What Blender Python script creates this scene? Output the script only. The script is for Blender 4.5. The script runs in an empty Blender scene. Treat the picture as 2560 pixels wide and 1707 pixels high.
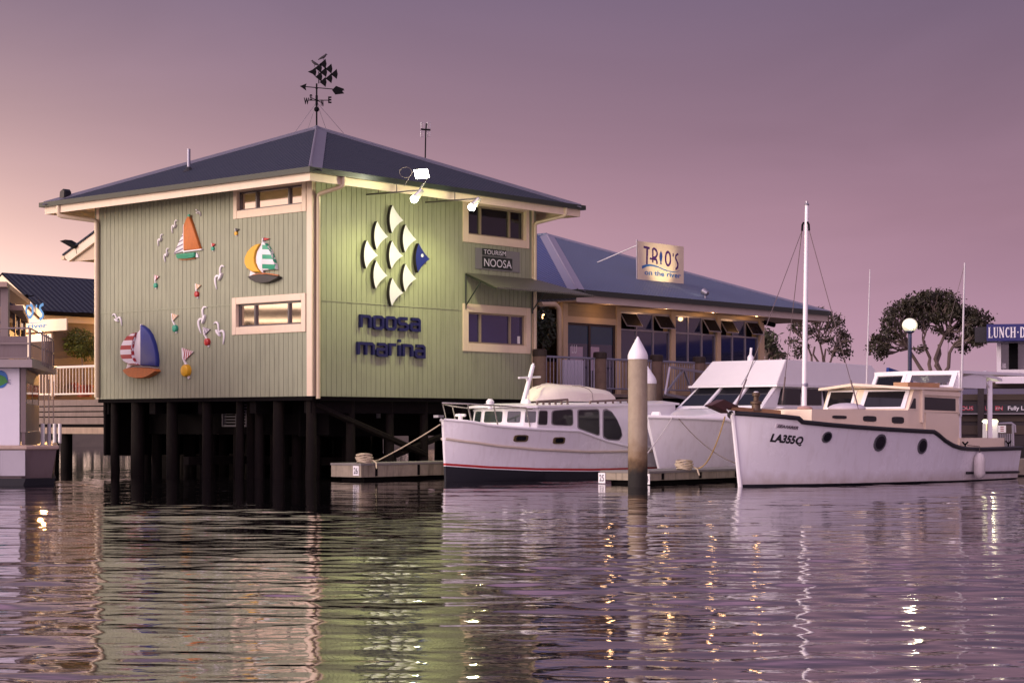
import bpy, bmesh, math, random
import numpy as np
from mathutils import Vector
random.seed(7)
R = math.radians
SC = bpy.context.scene
COL = SC.collection
# ------------------------------------------------------------------ camera
FOC, CX, HY, CAMH = 4607.0, 1280.0, 1060.0, 1.4      # focal length, centre, horizon (photo pixels), eye height
cam_d = bpy.data.cameras.new('camera'); cam = bpy.data.objects.new('camera', cam_d); COL.objects.link(cam)
cam.location = (0, 0, CAMH); cam.rotation_euler = (R(90), 0, 0)
cam_d.sensor_width = 36; cam_d.lens = 36 * FOC / 2560
cam_d.shift_y = (HY - 1707 / 2) / 2560
cam_d.clip_start = .1; cam_d.clip_end = 5000
SC.camera = cam
# ------------------------------------------------------------------ sky
W = bpy.data.worlds.new('World'); SC.world = W; W.use_nodes = True
nt = W.node_tree; nt.nodes.clear()
def nd(tree, typ, **kw):
    n = tree.nodes.new(typ)
    for k, v in kw.items(): setattr(n, k, v)
    return n
def mth(tree, op, a, b=None, clamp=False):
    n = nd(tree, 'ShaderNodeMath', operation=op); n.use_clamp = clamp
    for i, x in enumerate((a, b)):
        if x is None: continue
        if isinstance(x, (int, float)): n.inputs[i].default_value = x
        else: tree.links.new(x, n.inputs[i])
    return n.outputs[0]
tc = nd(nt, 'ShaderNodeTexCoord'); sep = nd(nt, 'ShaderNodeSeparateXYZ'); nt.links.new(tc.outputs['Generated'], sep.inputs[0])
ramp = nd(nt, 'ShaderNodeValToRGB'); nt.links.new(sep.outputs[2], ramp.inputs[0])
STOPS = [(0, (.45, .29, .37)), (.05, (.415, .24, .33)), (.11, (.325, .187, .25)), (.17, (.235, .147, .207)), (.23, (.168, .118, .185)), (.30, (.52, .29, .44)), (.44, (.26, .20, .31)), (1, (.14, .15, .26))]
cr = ramp.color_ramp
while len(cr.elements) < len(STOPS): cr.elements.new(.5)
for e_, (p_, c_) in zip(cr.elements, STOPS): e_.position = p_; e_.color = (*c_, 1)
def lobe(vec, power):
    n = nd(nt, 'ShaderNodeVectorMath', operation='DOT_PRODUCT'); nt.links.new(tc.outputs['Generated'], n.inputs[0])
    n.inputs[1].default_value = Vector(vec).normalized()
    return mth(nt, 'POWER', mth(nt, 'MAXIMUM', n.outputs['Value'], 0.0), power)
def tint(fac, col):
    n = nd(nt, 'ShaderNodeVectorMath', operation='SCALE'); n.inputs[0].default_value = col; nt.links.new(fac, n.inputs['Scale']); return n.outputs[0]
def vadd(a, b):
    n = nd(nt, 'ShaderNodeVectorMath', operation='ADD'); nt.links.new(a, n.inputs[0]); nt.links.new(b, n.inputs[1]); return n.outputs[0]
low = mth(nt, 'EXPONENT', mth(nt, 'MULTIPLY', mth(nt, 'ABSOLUTE', sep.outputs[2]), -16.0))
glow = mth(nt, 'MULTIPLY', lobe((-.98, .18, .02), 3), low)          # the afterglow, low in the west (left)
GLOW_COL, BACK_COL, BACK_P = (3.8, 2.75, 1.5), (1.18, .82, 1.06), 1.8
back = lobe((-.45, -.8, .42), BACK_P)                                 # the bright half of the sky behind the viewer
cn = nd(nt, 'ShaderNodeTexNoise'); cn.inputs['Scale'].default_value = 3.2; cn.inputs['Detail'].default_value = 5; cn.inputs['Distortion'].default_value = .6
cm = nd(nt, 'ShaderNodeMapping'); cm.inputs['Scale'].default_value = (1, 1, 4.5); nt.links.new(tc.outputs['Generated'], cm.inputs[0]); nt.links.new(cm.outputs[0], cn.inputs['Vector'])
veil = nd(nt, 'ShaderNodeVectorMath', operation='SCALE'); nt.links.new(ramp.outputs[0], veil.inputs[0]); nt.links.new(mth(nt, 'ADD', mth(nt, 'ADD', mth(nt, 'MULTIPLY', cn.outputs[0], .34), .83), mth(nt, 'MULTIPLY', sep.outputs[0], -.22)), veil.inputs['Scale'])   # faint uneven high haze
glow2 = mth(nt, 'MULTIPLY', lobe((-.75, .66, .0), 7), low)             # brightest where the sun has set
total = vadd(vadd(vadd(veil.outputs[0], tint(glow, GLOW_COL)), tint(glow2, (7.0, 4.9, 3.0))), tint(back, BACK_COL))
bg = nd(nt, 'ShaderNodeBackground'); nt.links.new(total, bg.inputs[0]); bg.inputs[1].default_value = 1.0
wo = nd(nt, 'ShaderNodeOutputWorld'); nt.links.new(bg.outputs[0], wo.inputs[0])
# the last light: one very soft low sun
sd = bpy.data.lights.new('sun', 'SUN'); sd.energy = 2.1; sd.angle = R(35); sd.color = (1, .84, .73)
sun = bpy.data.objects.new('sun', sd); COL.objects.link(sun)
sun.rotation_euler = Vector((.86, .46, -.24)).to_track_quat('-Z', 'Y').to_euler()
SC.view_settings.view_transform = 'Standard'; SC.view_settings.look = 'None'
SC.view_settings.exposure = .22; SC.view_settings.gamma = 1
SC.cycles.use_denoising = True
SC.cycles.max_bounces = 6; SC.cycles.sample_clamp_indirect = 6
# ------------------------------------------------------------------ measuring helpers
class Fr:
    """A vertical plane through (ox, oy) running along U; N points to the viewer's side. p(u, z, d) is a point d in front of it."""
    def __init__(s, ox, oy, ux, uy):
        n = math.hypot(ux, uy); s.ox, s.oy, s.ux, s.uy = ox, oy, ux / n, uy / n; s.nx, s.ny = s.uy, -s.ux
    def p(s, u, z, d=0): return Vector((s.ox + s.ux * u + s.nx * d, s.oy + s.uy * u + s.ny * d, z))
    def hit(s, px, py, d=0):
        k = (px - CX) / FOC; ox, oy = s.ox + s.nx * d, s.oy + s.ny * d
        u = (k * oy - ox) / (s.ux - k * s.uy); Y = oy + s.uy * u
        return u, CAMH - (py - HY) * Y / FOC
    def hits(s, pts, d=0): return [s.hit(x, y, d) for x, y in pts]
    def cross(s, px, py, u):                                          # on the plane across, at u: (d, z)
        k = (px - CX) / FOC; ox, oy = s.ox + s.ux * u, s.oy + s.uy * u
        d = (k * oy - ox) / (s.nx - k * s.ny); Y = oy + s.ny * d
        return d, CAMH - (py - HY) * Y / FOC
    def U(s): return Vector((s.ux, s.uy, 0))
    def N(s): return Vector((s.nx, s.ny, 0))
def at(px, py, Y): return Vector(((px - CX) / FOC * Y, Y, CAMH - (py - HY) / FOC * Y))
def q(z, *pts): return [(z[0] + x * z[2], z[1] + y * z[2]) for x, y in pts]
z1 = (80, 280, .33163); z2 = (720, 100, .33163); z3 = (740, 420, .37627); z4 = (1300, 540, .34864); z5 = (0, 600, .42084)
z6 = (1060, 880, .31463); z7 = (1760, 860, .34014); z8 = (1620, 860, .22965); zc = (240, 760, .16156); zb = (560, 560, .19139)
zl = (0, 660, .21676); zr = (2160, 780, .29347); zt = (1360, 760, .15306); zw = (1920, 480, .27211); zs = (2060, 900, .17007)
zu = (240, 980, .2466); zq = (780, 980, .16582)
def lerp(tab, x):
    if x <= tab[0][0]: return tab[0][1]
    for (a, b), (c, d) in zip(tab, tab[1:]):
        if x <= c: return b + (d - b) * (x - a) / (c - a)
    return tab[-1][1]
def smooth_tab(tab, n=6):
    """Catmull-Rom resampling of a table of (x, y)."""
    out = []
    for i in range(len(tab) - 1):
        p0 = tab[max(i - 1, 0)]; p1 = tab[i]; p2 = tab[i + 1]; p3 = tab[min(i + 2, len(tab) - 1)]
        for k in range(n):
            t = k / n
            out.append(tuple(.5 * (2 * b + (c - a) * t + (2 * a - 5 * b + 4 * c - e) * t * t + (3 * b - a - 3 * c + e) * t ** 3) for a, b, c, e in zip(p0, p1, p2, p3)))
    out.append(tuple(tab[-1])); return out
# ------------------------------------------------------------------ materials
MATS = {}
def mat(name, col, rough=.5, metal=0., var=.1, scale=3., bump=0., bscale=30., spec=.5, coat=0., emit=None, estr=0., streak=0., streak_col=None):
    if name in MATS: return MATS[name]
    m = bpy.data.materials.new(name); m.use_nodes = True; t = m.node_tree; b = t.nodes['Principled BSDF']
    b.inputs['Roughness'].default_value = rough; b.inputs['Metallic'].default_value = metal
    b.inputs['Specular IOR Level'].default_value = spec; b.inputs['Coat Weight'].default_value = coat
    c = nd(t, 'ShaderNodeTexCoord'); n = nd(t, 'ShaderNodeTexNoise'); n.inputs['Scale'].default_value = scale; n.inputs['Detail'].default_value = 6
    n.inputs['Roughness'].default_value = .65
    t.links.new(c.outputs['Object'], n.inputs['Vector'])
    mx = nd(t, 'ShaderNodeMix', data_type='RGBA'); t.links.new(n.outputs[0], mx.inputs[0])
    mx.inputs[6].default_value = (*[max(0, x * (1 - 1.6 * var)) for x in col], 1); mx.inputs[7].default_value = (*[min(1, x * (1 + 1.6 * var)) for x in col], 1)
    out = mx.outputs[2]
    if streak:                                                        # run-off stains, stretched downwards
        mp = nd(t, 'ShaderNodeMapping'); mp.inputs['Scale'].default_value = (5, 5, .55); t.links.new(c.outputs['Object'], mp.inputs[0])
        n2 = nd(t, 'ShaderNodeTexNoise'); n2.inputs['Scale'].default_value = 1.6; n2.inputs['Detail'].default_value = 5; t.links.new(mp.outputs[0], n2.inputs['Vector'])
        f = nd(t, 'ShaderNodeMapRange'); f.inputs[1].default_value = .5; f.inputs[2].default_value = .78; f.inputs[4].default_value = streak; t.links.new(n2.outputs[0], f.inputs[0])
        m2 = nd(t, 'ShaderNodeMix', data_type='RGBA'); t.links.new(f.outputs[0], m2.inputs[0]); t.links.new(out, m2.inputs[6])
        m2.inputs[7].default_value = (*(streak_col or [x * .35 for x in col]), 1); out = m2.outputs[2]
    t.links.new(out, b.inputs['Base Color'])
    rn = nd(t, 'ShaderNodeMapRange'); rn.inputs[3].default_value = max(0, rough - .08); rn.inputs[4].default_value = min(1, rough + .1); t.links.new(n.outputs[0], rn.inputs[0]); t.links.new(rn.outputs[0], b.inputs['Roughness'])
    if bump:
        nb = nd(t, 'ShaderNodeTexNoise'); nb.inputs['Scale'].default_value = bscale; nb.inputs['Detail'].default_value = 4; t.links.new(c.outputs['Object'], nb.inputs['Vector'])
        bp = nd(t, 'ShaderNodeBump'); bp.inputs['Strength'].default_value = bump; bp.inputs['Distance'].default_value = .02; t.links.new(nb.outputs[0], bp.inputs['Height']); t.links.new(bp.outputs[0], b.inputs['Normal'])
    if emit: b.inputs['Emission Color'].default_value = (*emit, 1); b.inputs['Emission Strength'].default_value = estr
    MATS[name] = m; return m
def ribbed(name, col, rough, pitch, depth, metal=.0, var=.12):
    """Corrugated sheet: ribs run up the slope (UVs are in metres)."""
    m = mat(name, col, rough, metal, var, 1.2); t = m.node_tree; b = t.nodes['Principled BSDF']
    uv = nd(t, 'ShaderNodeUVMap'); sp = nd(t, 'ShaderNodeSeparateXYZ'); t.links.new(uv.outputs[0], sp.inputs[0])
    s = mth(t, 'SINE', mth(t, 'MULTIPLY', sp.outputs[0], 2 * math.pi / pitch))
    bp = nd(t, 'ShaderNodeBump'); bp.inputs['Strength'].default_value = 1; bp.inputs['Distance'].default_value = depth; t.links.new(s, bp.inputs['Height']); t.links.new(bp.outputs[0], b.inputs['Normal'])
    return m
def striped(name, c1, c2, period, phase, duty, axis='v', slant=0.):
    """Painted stripes across a piece, measured in metres on its UVs."""
    m = mat(name, c1, .45, 0, .05); t = m.node_tree; b = t.nodes['Principled BSDF']
    uv = nd(t, 'ShaderNodeUVMap'); sp = nd(t, 'ShaderNodeSeparateXYZ'); t.links.new(uv.outputs[0], sp.inputs[0])
    x = sp.outputs[1] if axis == 'v' else sp.outputs[0]; y = sp.outputs[0] if axis == 'v' else sp.outputs[1]
    x = mth(t, 'ADD', x, mth(t, 'MULTIPLY', y, slant))
    f = mth(t, 'LESS_THAN', mth(t, 'FRACT', mth(t, 'DIVIDE', mth(t, 'ADD', x, phase + 1000 * period), period)), duty)
    mx = nd(t, 'ShaderNodeMix', data_type='RGBA'); t.links.new(f, mx.inputs[0]); mx.inputs[6].default_value = (*c1, 1); mx.inputs[7].default_value = (*c2, 1)
    t.links.new(mx.outputs[2], b.inputs['Base Color']); return m
SAGE = mat('sage_boards', (.29, .315, .205), .55, 0, .12, .8, .15, 60, streak=.32)
CREAM = mat('cream_paint', (.77, .64, .46), .45, 0, .06, 2, .05, 60, streak=.12, streak_col=(.45, .34, .2))
PIPE = mat('cream_pipe', (.62, .52, .34), .22, 0, .06, 2)
SLATE = ribbed('slate_roof_sheet', (.012, .019, .038), .68, .21, .035)
HIPCAP = mat('hip_flashing', (.16, .155, .19), .4, .3, .12, 3)
GREYROOF = ribbed('grey_roof_sheet', (.10, .13, .205), .55, .21, .03)
BLUEROOF = ribbed('blue_grey_roof_sheet', (.03, .05, .15), .4, .19, .02)
GUTTER = mat('dark_green_gutter', (.022, .032, .022), .35, 0, .1, 2)
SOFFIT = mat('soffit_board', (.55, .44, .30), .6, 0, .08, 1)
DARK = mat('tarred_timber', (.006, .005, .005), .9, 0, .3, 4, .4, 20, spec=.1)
PILEM = mat('dark_wet_pile', (.008, .006, .005), .8, 0, .4, 4, .5, 16, spec=.15, streak=.4, streak_col=(.02, .014, .008))
FILM = mat('mirror_window_film', (.74, .67, .54), .05, 1., .04, .8)
GLASS = mat('window_glass', (.006, .007, .016), .05, 0, .02, .7, spec=.55, coat=.25)
BLUEGLASS = mat('blue_reflection_glass', (.010, .010, .075), .06, 0, .05, .7, spec=.7, coat=.6)  # navy of the reflected sky is put into the base colour
ALU = mat('aluminium_frame', (.13, .12, .12), .35, .6, .1, 4)
ALUL = mat('bare_aluminium', (.34, .33, .36), .38, .7, .12, 4)
GALV = mat('galvanised_rail', (.30, .30, .36), .4, .6, .1, 4)
GEL = mat('white_gelcoat', (.80, .79, .80), .25, 0, .03, 1.3, coat=.3, streak=.22, streak_col=(.46, .40, .34))
_g = GEL.node_tree; _b = _g.nodes['Principled BSDF']; _s = _b.inputs['Base Color'].links[0].from_socket
_p = nd(_g, 'ShaderNodeNewGeometry'); _q = nd(_g, 'ShaderNodeSeparateXYZ'); _g.links.new(_p.outputs['Position'], _q.inputs[0])
_n = nd(_g, 'ShaderNodeTexNoise'); _n.inputs['Scale'].default_value = 3.5; _n.inputs['Detail'].default_value = 7; _g.links.new(_p.outputs['Position'], _n.inputs['Vector'])
_f = nd(_g, 'ShaderNodeMapRange'); _f.inputs[1].default_value = .34; _f.inputs[2].default_value = .04; _f.inputs[4].default_value = .55
_g.links.new(mth(_g, 'ADD', _q.outputs[2], mth(_g, 'MULTIPLY', mth(_g, 'SUBTRACT', _n.outputs[0], .5), .35)), _f.inputs[0])   # ragged waterline scum
_x = nd(_g, 'ShaderNodeMix', data_type='RGBA'); _g.links.new(_f.outputs[0], _x.inputs[0]); _g.links.new(_s, _x.inputs[6]); _x.inputs[7].default_value = (.34, .26, .17, 1); _g.links.new(_x.outputs[2], _b.inputs['Base Color'])
GELW = mat('white_painted_cabin', (.83, .82, .82), .3, 0, .03, 2, coat=.2)
BOATCREAM = mat('cream_boat_paint', (.84, .72, .54), .35, 0, .05, 2, coat=.2)
BLACK = mat('black_rubber', (.012, .012, .014), .45, 0, .2, 5)
BLACKM = mat('black_metal', (.004, .004, .005), .7, 0, .2, 5, spec=.08)
ANTIF = mat('dark_antifouling', (.006, .007, .012), .6, 0, .3, 3)
WHITE = mat('white_paint', (.80, .79, .78), .4, 0, .04, 3)
NAVY = mat('navy_lettering', (.008, .010, .075), .4, 0, .1, 3)
TEXTW = mat('white_lettering', (.78, .78, .78), .5, 0, .02)
RED = mat('red_paint', (.42, .02, .02), .4, 0, .1, 3)
ORANGE = mat('orange_paint', (.50, .15, .03), .5, 0, .25, 9, .2)
YELLOW = mat('yellow_paint', (.75, .42, .02), .45, 0, .06, 3)
TEAL = mat('teal_paint', (.03, .34, .20), .45, 0, .1, 3)
GREENP = mat('green_hull_paint', (.02, .28, .14), .5, 0, .2, 7, .2)
BLUEP = mat('blue_sail_paint', (.016, .03, .20), .5, 0, .08, 3)
BLACKP = mat('black_hull_paint', (.02, .017, .015), .5, 0, .3, 8, .2)
TIMBER = mat('weathered_timber', (.16, .11, .075), .8, 0, .3, 5, .4, 30)
PLANK = mat('grey_weathered_boards', (.20, .155, .125), .8, 0, .25, 4, .4, 30, streak=.3)
CONC0 = mat('pylon_concrete', (.34, .28, .20), .8, 0, .2, 3, .5, 22, streak=.35, streak_col=(.20, .13, .07))
def tide(name, base, low, rust, z0, z1):
    """Concrete with a ragged wet tide mark and a rusty band above it."""
    m = mat(name, base, .8, 0, .2, 3, .5, 22, streak=.35, streak_col=(.20, .13, .07)); t = m.node_tree; b = t.nodes['Principled BSDF']; src = b.inputs['Base Color'].links[0].from_socket
    g = nd(t, 'ShaderNodeNewGeometry'); sp = nd(t, 'ShaderNodeSeparateXYZ'); t.links.new(g.outputs['Position'], sp.inputs[0])
    n = nd(t, 'ShaderNodeTexNoise'); n.inputs['Scale'].default_value = 5; n.inputs['Detail'].default_value = 6; t.links.new(g.outputs['Position'], n.inputs['Vector'])
    h = mth(t, 'ADD', sp.outputs[2], mth(t, 'MULTIPLY', mth(t, 'SUBTRACT', n.outputs[0], .5), .5))
    for lo, hi, c in ((z0 + .15, z1 + .5, rust), (z0, z1, low)):
        f = nd(t, 'ShaderNodeMapRange'); f.interpolation_type = 'SMOOTHSTEP'; f.inputs[1].default_value = hi; f.inputs[2].default_value = lo; t.links.new(h, f.inputs[0])
        x = nd(t, 'ShaderNodeMix', data_type='RGBA'); t.links.new(f.outputs[0], x.inputs[0]); t.links.new(src, x.inputs[6]); x.inputs[7].default_value = (*c, 1); src = x.outputs[2]
    t.links.new(src, b.inputs['Base Color']); return m
CONC = tide('tide_marked_concrete', (.34, .285, .20), (.012, .010, .007), (.17, .10, .04), .25, .75)
PONT = mat('pontoon_concrete', (.30, .26, .19), .85, 0, .25, 5, .4, 22, streak=.7, streak_col=(.06, .05, .03))
PONTOP = mat('pontoon_deck', (.20, .185, .17), .8, 0, .2, 5, .3, 30)
ROPE = mat('pale_rope', (.48, .40, .28), .8, 0, .2, 30)
ROPED = mat('dark_rope', (.14, .11, .10), .8, 0, .2, 30)
TERRA = mat('terracotta', (.28, .06, .025), .7, 0, .15, 5)
BARK = mat('pale_gum_bark', (.13, .095, .08), .8, 0, .35, 3, .4, 14)
LEAF = mat('gum_leaves', (.026, .022, .009), .6, 0, .55, .9)
LEAFG = mat('glossy_green_leaves', (.10, .12, .02), .5, 0, .6, 3)
def lampmat(name, col, s): return mat(name, (.8, .8, .8), .4, emit=col, estr=s)
# ------------------------------------------------------------------ mesh helpers
class MB:
    def __init__(s): s.v = []; s.f = []; s.m = []; s.cur = 0
    def add(s, vs, fs):
        o = len(s.v); s.v += [Vector(x) for x in vs]; s.f += [tuple(i + o for i in f) for f in fs]; s.m += [s.cur] * len(fs); return s
    def prism(s, front, back, edge=None):
        n = len(front); c = s.cur
        s.add(list(front) + list(back), [tuple(range(n)), tuple(range(2 * n - 1, n - 1, -1))] + [(i, (i + 1) % n, n + (i + 1) % n, n + i) for i in range(n)])
        if edge is not None:
            for k in range(n + 1): s.m[-1 - k] = edge
        return s
    def plate(s, fr, pts, d0, d1, edge=None): return s.prism([fr.p(u, z, d1) for u, z in pts], [fr.p(u, z, d0) for u, z in pts], edge)
    def puff(s, fr, pts, d0, d1, inset=.05):
        """A plate with a rounded, pillowed front."""
        cu = sum(u for u, z in pts) / len(pts); cz = sum(z for u, z in pts) / len(pts); n = len(pts)
        rings = [(1, d0), (1, d0 + (d1 - d0) * .5), (1 - inset * .4, d0 + (d1 - d0) * .85), (1 - inset * 1.6, d1)]
        vs = [fr.p(cu + (u - cu) * k, cz + (z - cz) * k, d) for k, d in rings for u, z in pts]
        fs = [(r * n + i, r * n + (i + 1) % n, (r + 1) * n + (i + 1) % n, (r + 1) * n + i) for r in range(3) for i in range(n)]
        return s.add(vs, fs + [tuple(range(3 * n, 4 * n)), tuple(range(n - 1, -1, -1))])
    def box(s, fr, u0, u1, z0, z1, d0, d1): return s.plate(fr, [(u0, z0), (u1, z0), (u1, z1), (u0, z1)], d0, d1)
    def slab(s, pts, z0, z1): return s.prism([Vector((x, y, z1)) for x, y in pts], [Vector((x, y, z0)) for x, y in pts])
    def tube(s, pts, r, n=8, cap=True, flat=None):
        pts = [Vector(p) for p in pts]; k = len(pts); rs = r if isinstance(r, (list, tuple)) else [r] * k
        vs = []; t0 = (pts[1] - pts[0]).normalized(); up = Vector((0, 0, 1)) if abs(t0.z) < .9 else Vector((1, 0, 0))
        for i, p in enumerate(pts):
            t = (pts[min(i + 1, k - 1)] - pts[max(i - 1, 0)]).normalized()
            a = t.cross(up).normalized(); b = a.cross(t).normalized(); up = b
            for j in range(n):
                th = 2 * math.pi * j / n + math.pi / n; vs.append(p + (a * math.cos(th) + b * math.sin(th) * (flat or 1)) * rs[i])
        fs = [(i * n + j, i * n + (j + 1) % n, (i + 1) * n + (j + 1) % n, (i + 1) * n + j) for i in range(k - 1) for j in range(n)]
        if cap: fs += [tuple(range(n - 1, -1, -1)), tuple(range((k - 1) * n, k * n))]
        return s.add(vs, fs)
    def lathe(s, c, prof, n=20, sx=1., sy=1.):
        c = Vector(c); vs = [c + Vector((r * math.cos(2 * math.pi * j / n) * sx, r * math.sin(2 * math.pi * j / n) * sy, z)) for r, z in prof for j in range(n)]; k = len(prof)
        return s.add(vs, [(i * n + j, i * n + (j + 1) % n, (i + 1) * n + (j + 1) % n, (i + 1) * n + j) for i in range(k - 1) for j in range(n)] + [tuple(range(n - 1, -1, -1)), tuple(range((k - 1) * n, k * n))])
    def ball(s, c, r, n=12, sz=1., m=None):
        prof = [(max(1e-4, r * math.sin(math.pi * i / n)), -r * sz * math.cos(math.pi * i / n)) for i in range(n + 1)]
        return s.lathe(c, prof, m or n * 2)
    def build(s, name, mats, parent=None, smooth=False, bevel=0):
        mats = mats if isinstance(mats, (list, tuple)) else [mats]
        if parent is None:
            lo = Vector([min(v[i] for v in s.v) for i in range(3)]); hi = Vector([max(v[i] for v in s.v) for i in range(3)])
            off = Vector(((lo.x + hi.x) / 2, (lo.y + hi.y) / 2, lo.z))
        else:
            off = Vector(parent['_off']) if '_off' in parent else parent.location.copy()
        me = bpy.data.meshes.new(name); me.from_pydata([v - off for v in s.v], [], s.f)
        for i, mi in enumerate(s.m): me.polygons[i].material_index = mi
        bm = bmesh.new(); bm.from_mesh(me); bmesh.ops.recalc_face_normals(bm, faces=bm.faces)
        if bevel: bmesh.ops.bevel(bm, geom=[e for e in bm.edges if len(e.link_faces) == 2 and e.calc_face_angle(0) > .6], offset=bevel, segments=2, affect='EDGES', clamp_overlap=True)
        uv = bm.loops.layers.uv.new('UVMap')
        for f in bm.faces:
            nrm = f.normal; a = Vector((-nrm.y, nrm.x, 0))
            a = a.normalized() if a.length > 1e-3 else Vector((1, 0, 0)); b = nrm.cross(a)
            for l in f.loops: l[uv].uv = ((l.vert.co + off).dot(a), (l.vert.co + off).dot(b))
        bm.to_mesh(me); bm.free()
        for m in mats: me.materials.append(m)
        if smooth:
            me.polygons.foreach_set('use_smooth', [True] * len(me.polygons)); me.set_sharp_from_angle(angle=R(38))
        o = bpy.data.objects.new(name, me); COL.objects.link(o)
        if parent is None: o.location = off
        else: o.parent = parent
        o['_off'] = list(off); return o
def tag(o, label=None, cat=None, group=None, kind=None):
    if label: o['label'] = label
    if cat: o['category'] = cat
    if group: o['group'] = group
    if kind: o['kind'] = kind
    return o
def thing(name, label, cat, loc, group=None):
    o = bpy.data.objects.new(name, None); COL.objects.link(o); o.empty_display_size = .2
    o.location = loc; o['_off'] = list(loc); return tag(o, label, cat, group)
def dup(root, loc, label=None):
    c = root.copy(); COL.objects.link(c); c.location = loc
    if label: c['label'] = label
    for ch in [x for x in root.children]:
        d = ch.copy(); COL.objects.link(d); d.parent = c
        for g in [x for x in ch.children]: e = g.copy(); COL.objects.link(e); e.parent = d
    return c
def lamp(name, typ, loc, energy, col, target=None, parent=None, size=.1, spot=90, blend=.5):
    l = bpy.data.lights.new(name, typ); l.energy = energy; l.color = col
    if typ == 'SPOT': l.spot_size = R(spot); l.spot_blend = blend; l.shadow_soft_size = size
    elif typ == 'POINT': l.shadow_soft_size = size
    elif typ == 'AREA': l.size = size
    o = bpy.data.objects.new(name, l); COL.objects.link(o)
    if target is not None: o.rotation_euler = (Vector(target) - Vector(loc)).to_track_quat('-Z', 'Y').to_euler()
    if parent is not None: o.parent = parent; o.location = Vector(loc) - Vector(parent['_off'])
    else: o.location = loc
    return o
def text_mesh(s, extrude=0., bold=0., shear=0.):
    cu = bpy.data.curves.new('t', 'FONT'); cu.body = s; cu.size = 1; cu.extrude = extrude; cu.offset = bold; cu.shear = shear; cu.resolution_u = 4
    o = bpy.data.objects.new('t', cu); COL.objects.link(o); bpy.context.view_layer.update()
    me = bpy.data.meshes.new_from_object(o.evaluated_get(bpy.context.evaluated_depsgraph_get()))
    vs = [v.co.copy() for v in me.vertices]; fs = [tuple(p.vertices) for p in me.polygons]
    bpy.data.objects.remove(o); bpy.data.curves.remove(cu); bpy.data.meshes.remove(me)
    x0 = min(v.x for v in vs); x1 = max(v.x for v in vs); y0 = min(v.y for v in vs); y1 = max(v.y for v in vs)
    return [((v.x - x0) / (x1 - x0), (v.y - y0) / (y1 - y0), v.z) for v in vs], fs
def put_text(mb, s, fmap, bold=0., shear=0.):
    """fmap(x, y) in 0..1 gives the point on the surface."""
    vs, fs = text_mesh(s, 0, bold, shear); return mb.add([fmap(x, y) for x, y, z in vs], fs)
def text_on(mb, s, fr, u0, u1, z0, z1, d, bold=0., shear=0.): return put_text(mb, s, lambda x, y: fr.p(u0 + x * (u1 - u0), z0 + y * (z1 - z0), d), bold, shear)
def stroke(pts, w, cap0=0., cap1=0.):
    """Outline of a 2-D stroke of width w with mitred joints."""
    pts = [Vector(p) for p in pts]; L = []; Rr = []; n = len(pts)
    for i, p in enumerate(pts):
        a = (p - pts[i - 1]).normalized() if i else (pts[1] - p).normalized(); b = (pts[i + 1] - p).normalized() if i < n - 1 else a
        na = Vector((-a.y, a.x)); nb = Vector((-b.y, b.x)); m = (na + nb); m = m.normalized() if m.length > 1e-4 else na
        k = w / 2 / max(.4, m.dot(na)); L.append(p + m * k); Rr.append(p - m * k)
    return [tuple(x) for x in L] + [tuple(x) for x in reversed(Rr)]
# ================================================================== WATER AND LAND
def water_mat():
    m = bpy.data.materials.new('river_water'); m.use_nodes = True; t = m.node_tree; b = t.nodes['Principled BSDF']
    b.inputs['Base Color'].default_value = (.006, .006, .006, 1); b.inputs['Roughness'].default_value = .035; b.inputs['IOR'].default_value = 1.5
    b.inputs['Specular IOR Level'].default_value = .5; b.inputs['Coat Weight'].default_value = 0
    c = nd(t, 'ShaderNodeTexCoord')
    def noise(sx, sy, detail, dist):
        mp = nd(t, 'ShaderNodeMapping'); mp.inputs['Scale'].default_value = (sx, sy, 1); t.links.new(c.outputs['Object'], mp.inputs[0])
        n = nd(t, 'ShaderNodeTexNoise'); n.inputs['Scale'].default_value = 1; n.inputs['Detail'].default_value = detail; n.inputs['Distortion'].default_value = dist
        n.inputs['Roughness'].default_value = .5; t.links.new(mp.outputs[0], n.inputs['Vector']); return n.outputs[0]
    h = mth(t, 'MULTIPLY', noise(3.2, 6.5, 2, .4), .022)
    h = mth(t, 'ADD', h, mth(t, 'MULTIPLY', noise(9, 15, 2, .3), .004))
    bp = nd(t, 'ShaderNodeBump'); bp.inputs['Strength'].default_value = WAVE; bp.inputs['Distance'].default_value = 1; t.links.new(h, bp.inputs['Height']); t.links.new(bp.outputs[0], b.inputs['Normal'])
    gl = nd(t, 'ShaderNodeBsdfGlossy'); gl.inputs['Color'].default_value = (.86, .82, .88, 1); gl.inputs['Roughness'].default_value = .03; t.links.new(bp.outputs[0], gl.inputs['Normal'])
    mx = nd(t, 'ShaderNodeMixShader'); mx.inputs[0].default_value = .22; t.links.new(b.outputs[0], mx.inputs[1]); t.links.new(gl.outputs[0], mx.inputs[2])
    t.links.new(mx.outputs[0], t.nodes['Material Output'].inputs['Surface'])
    return m
WAVE = .11
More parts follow.
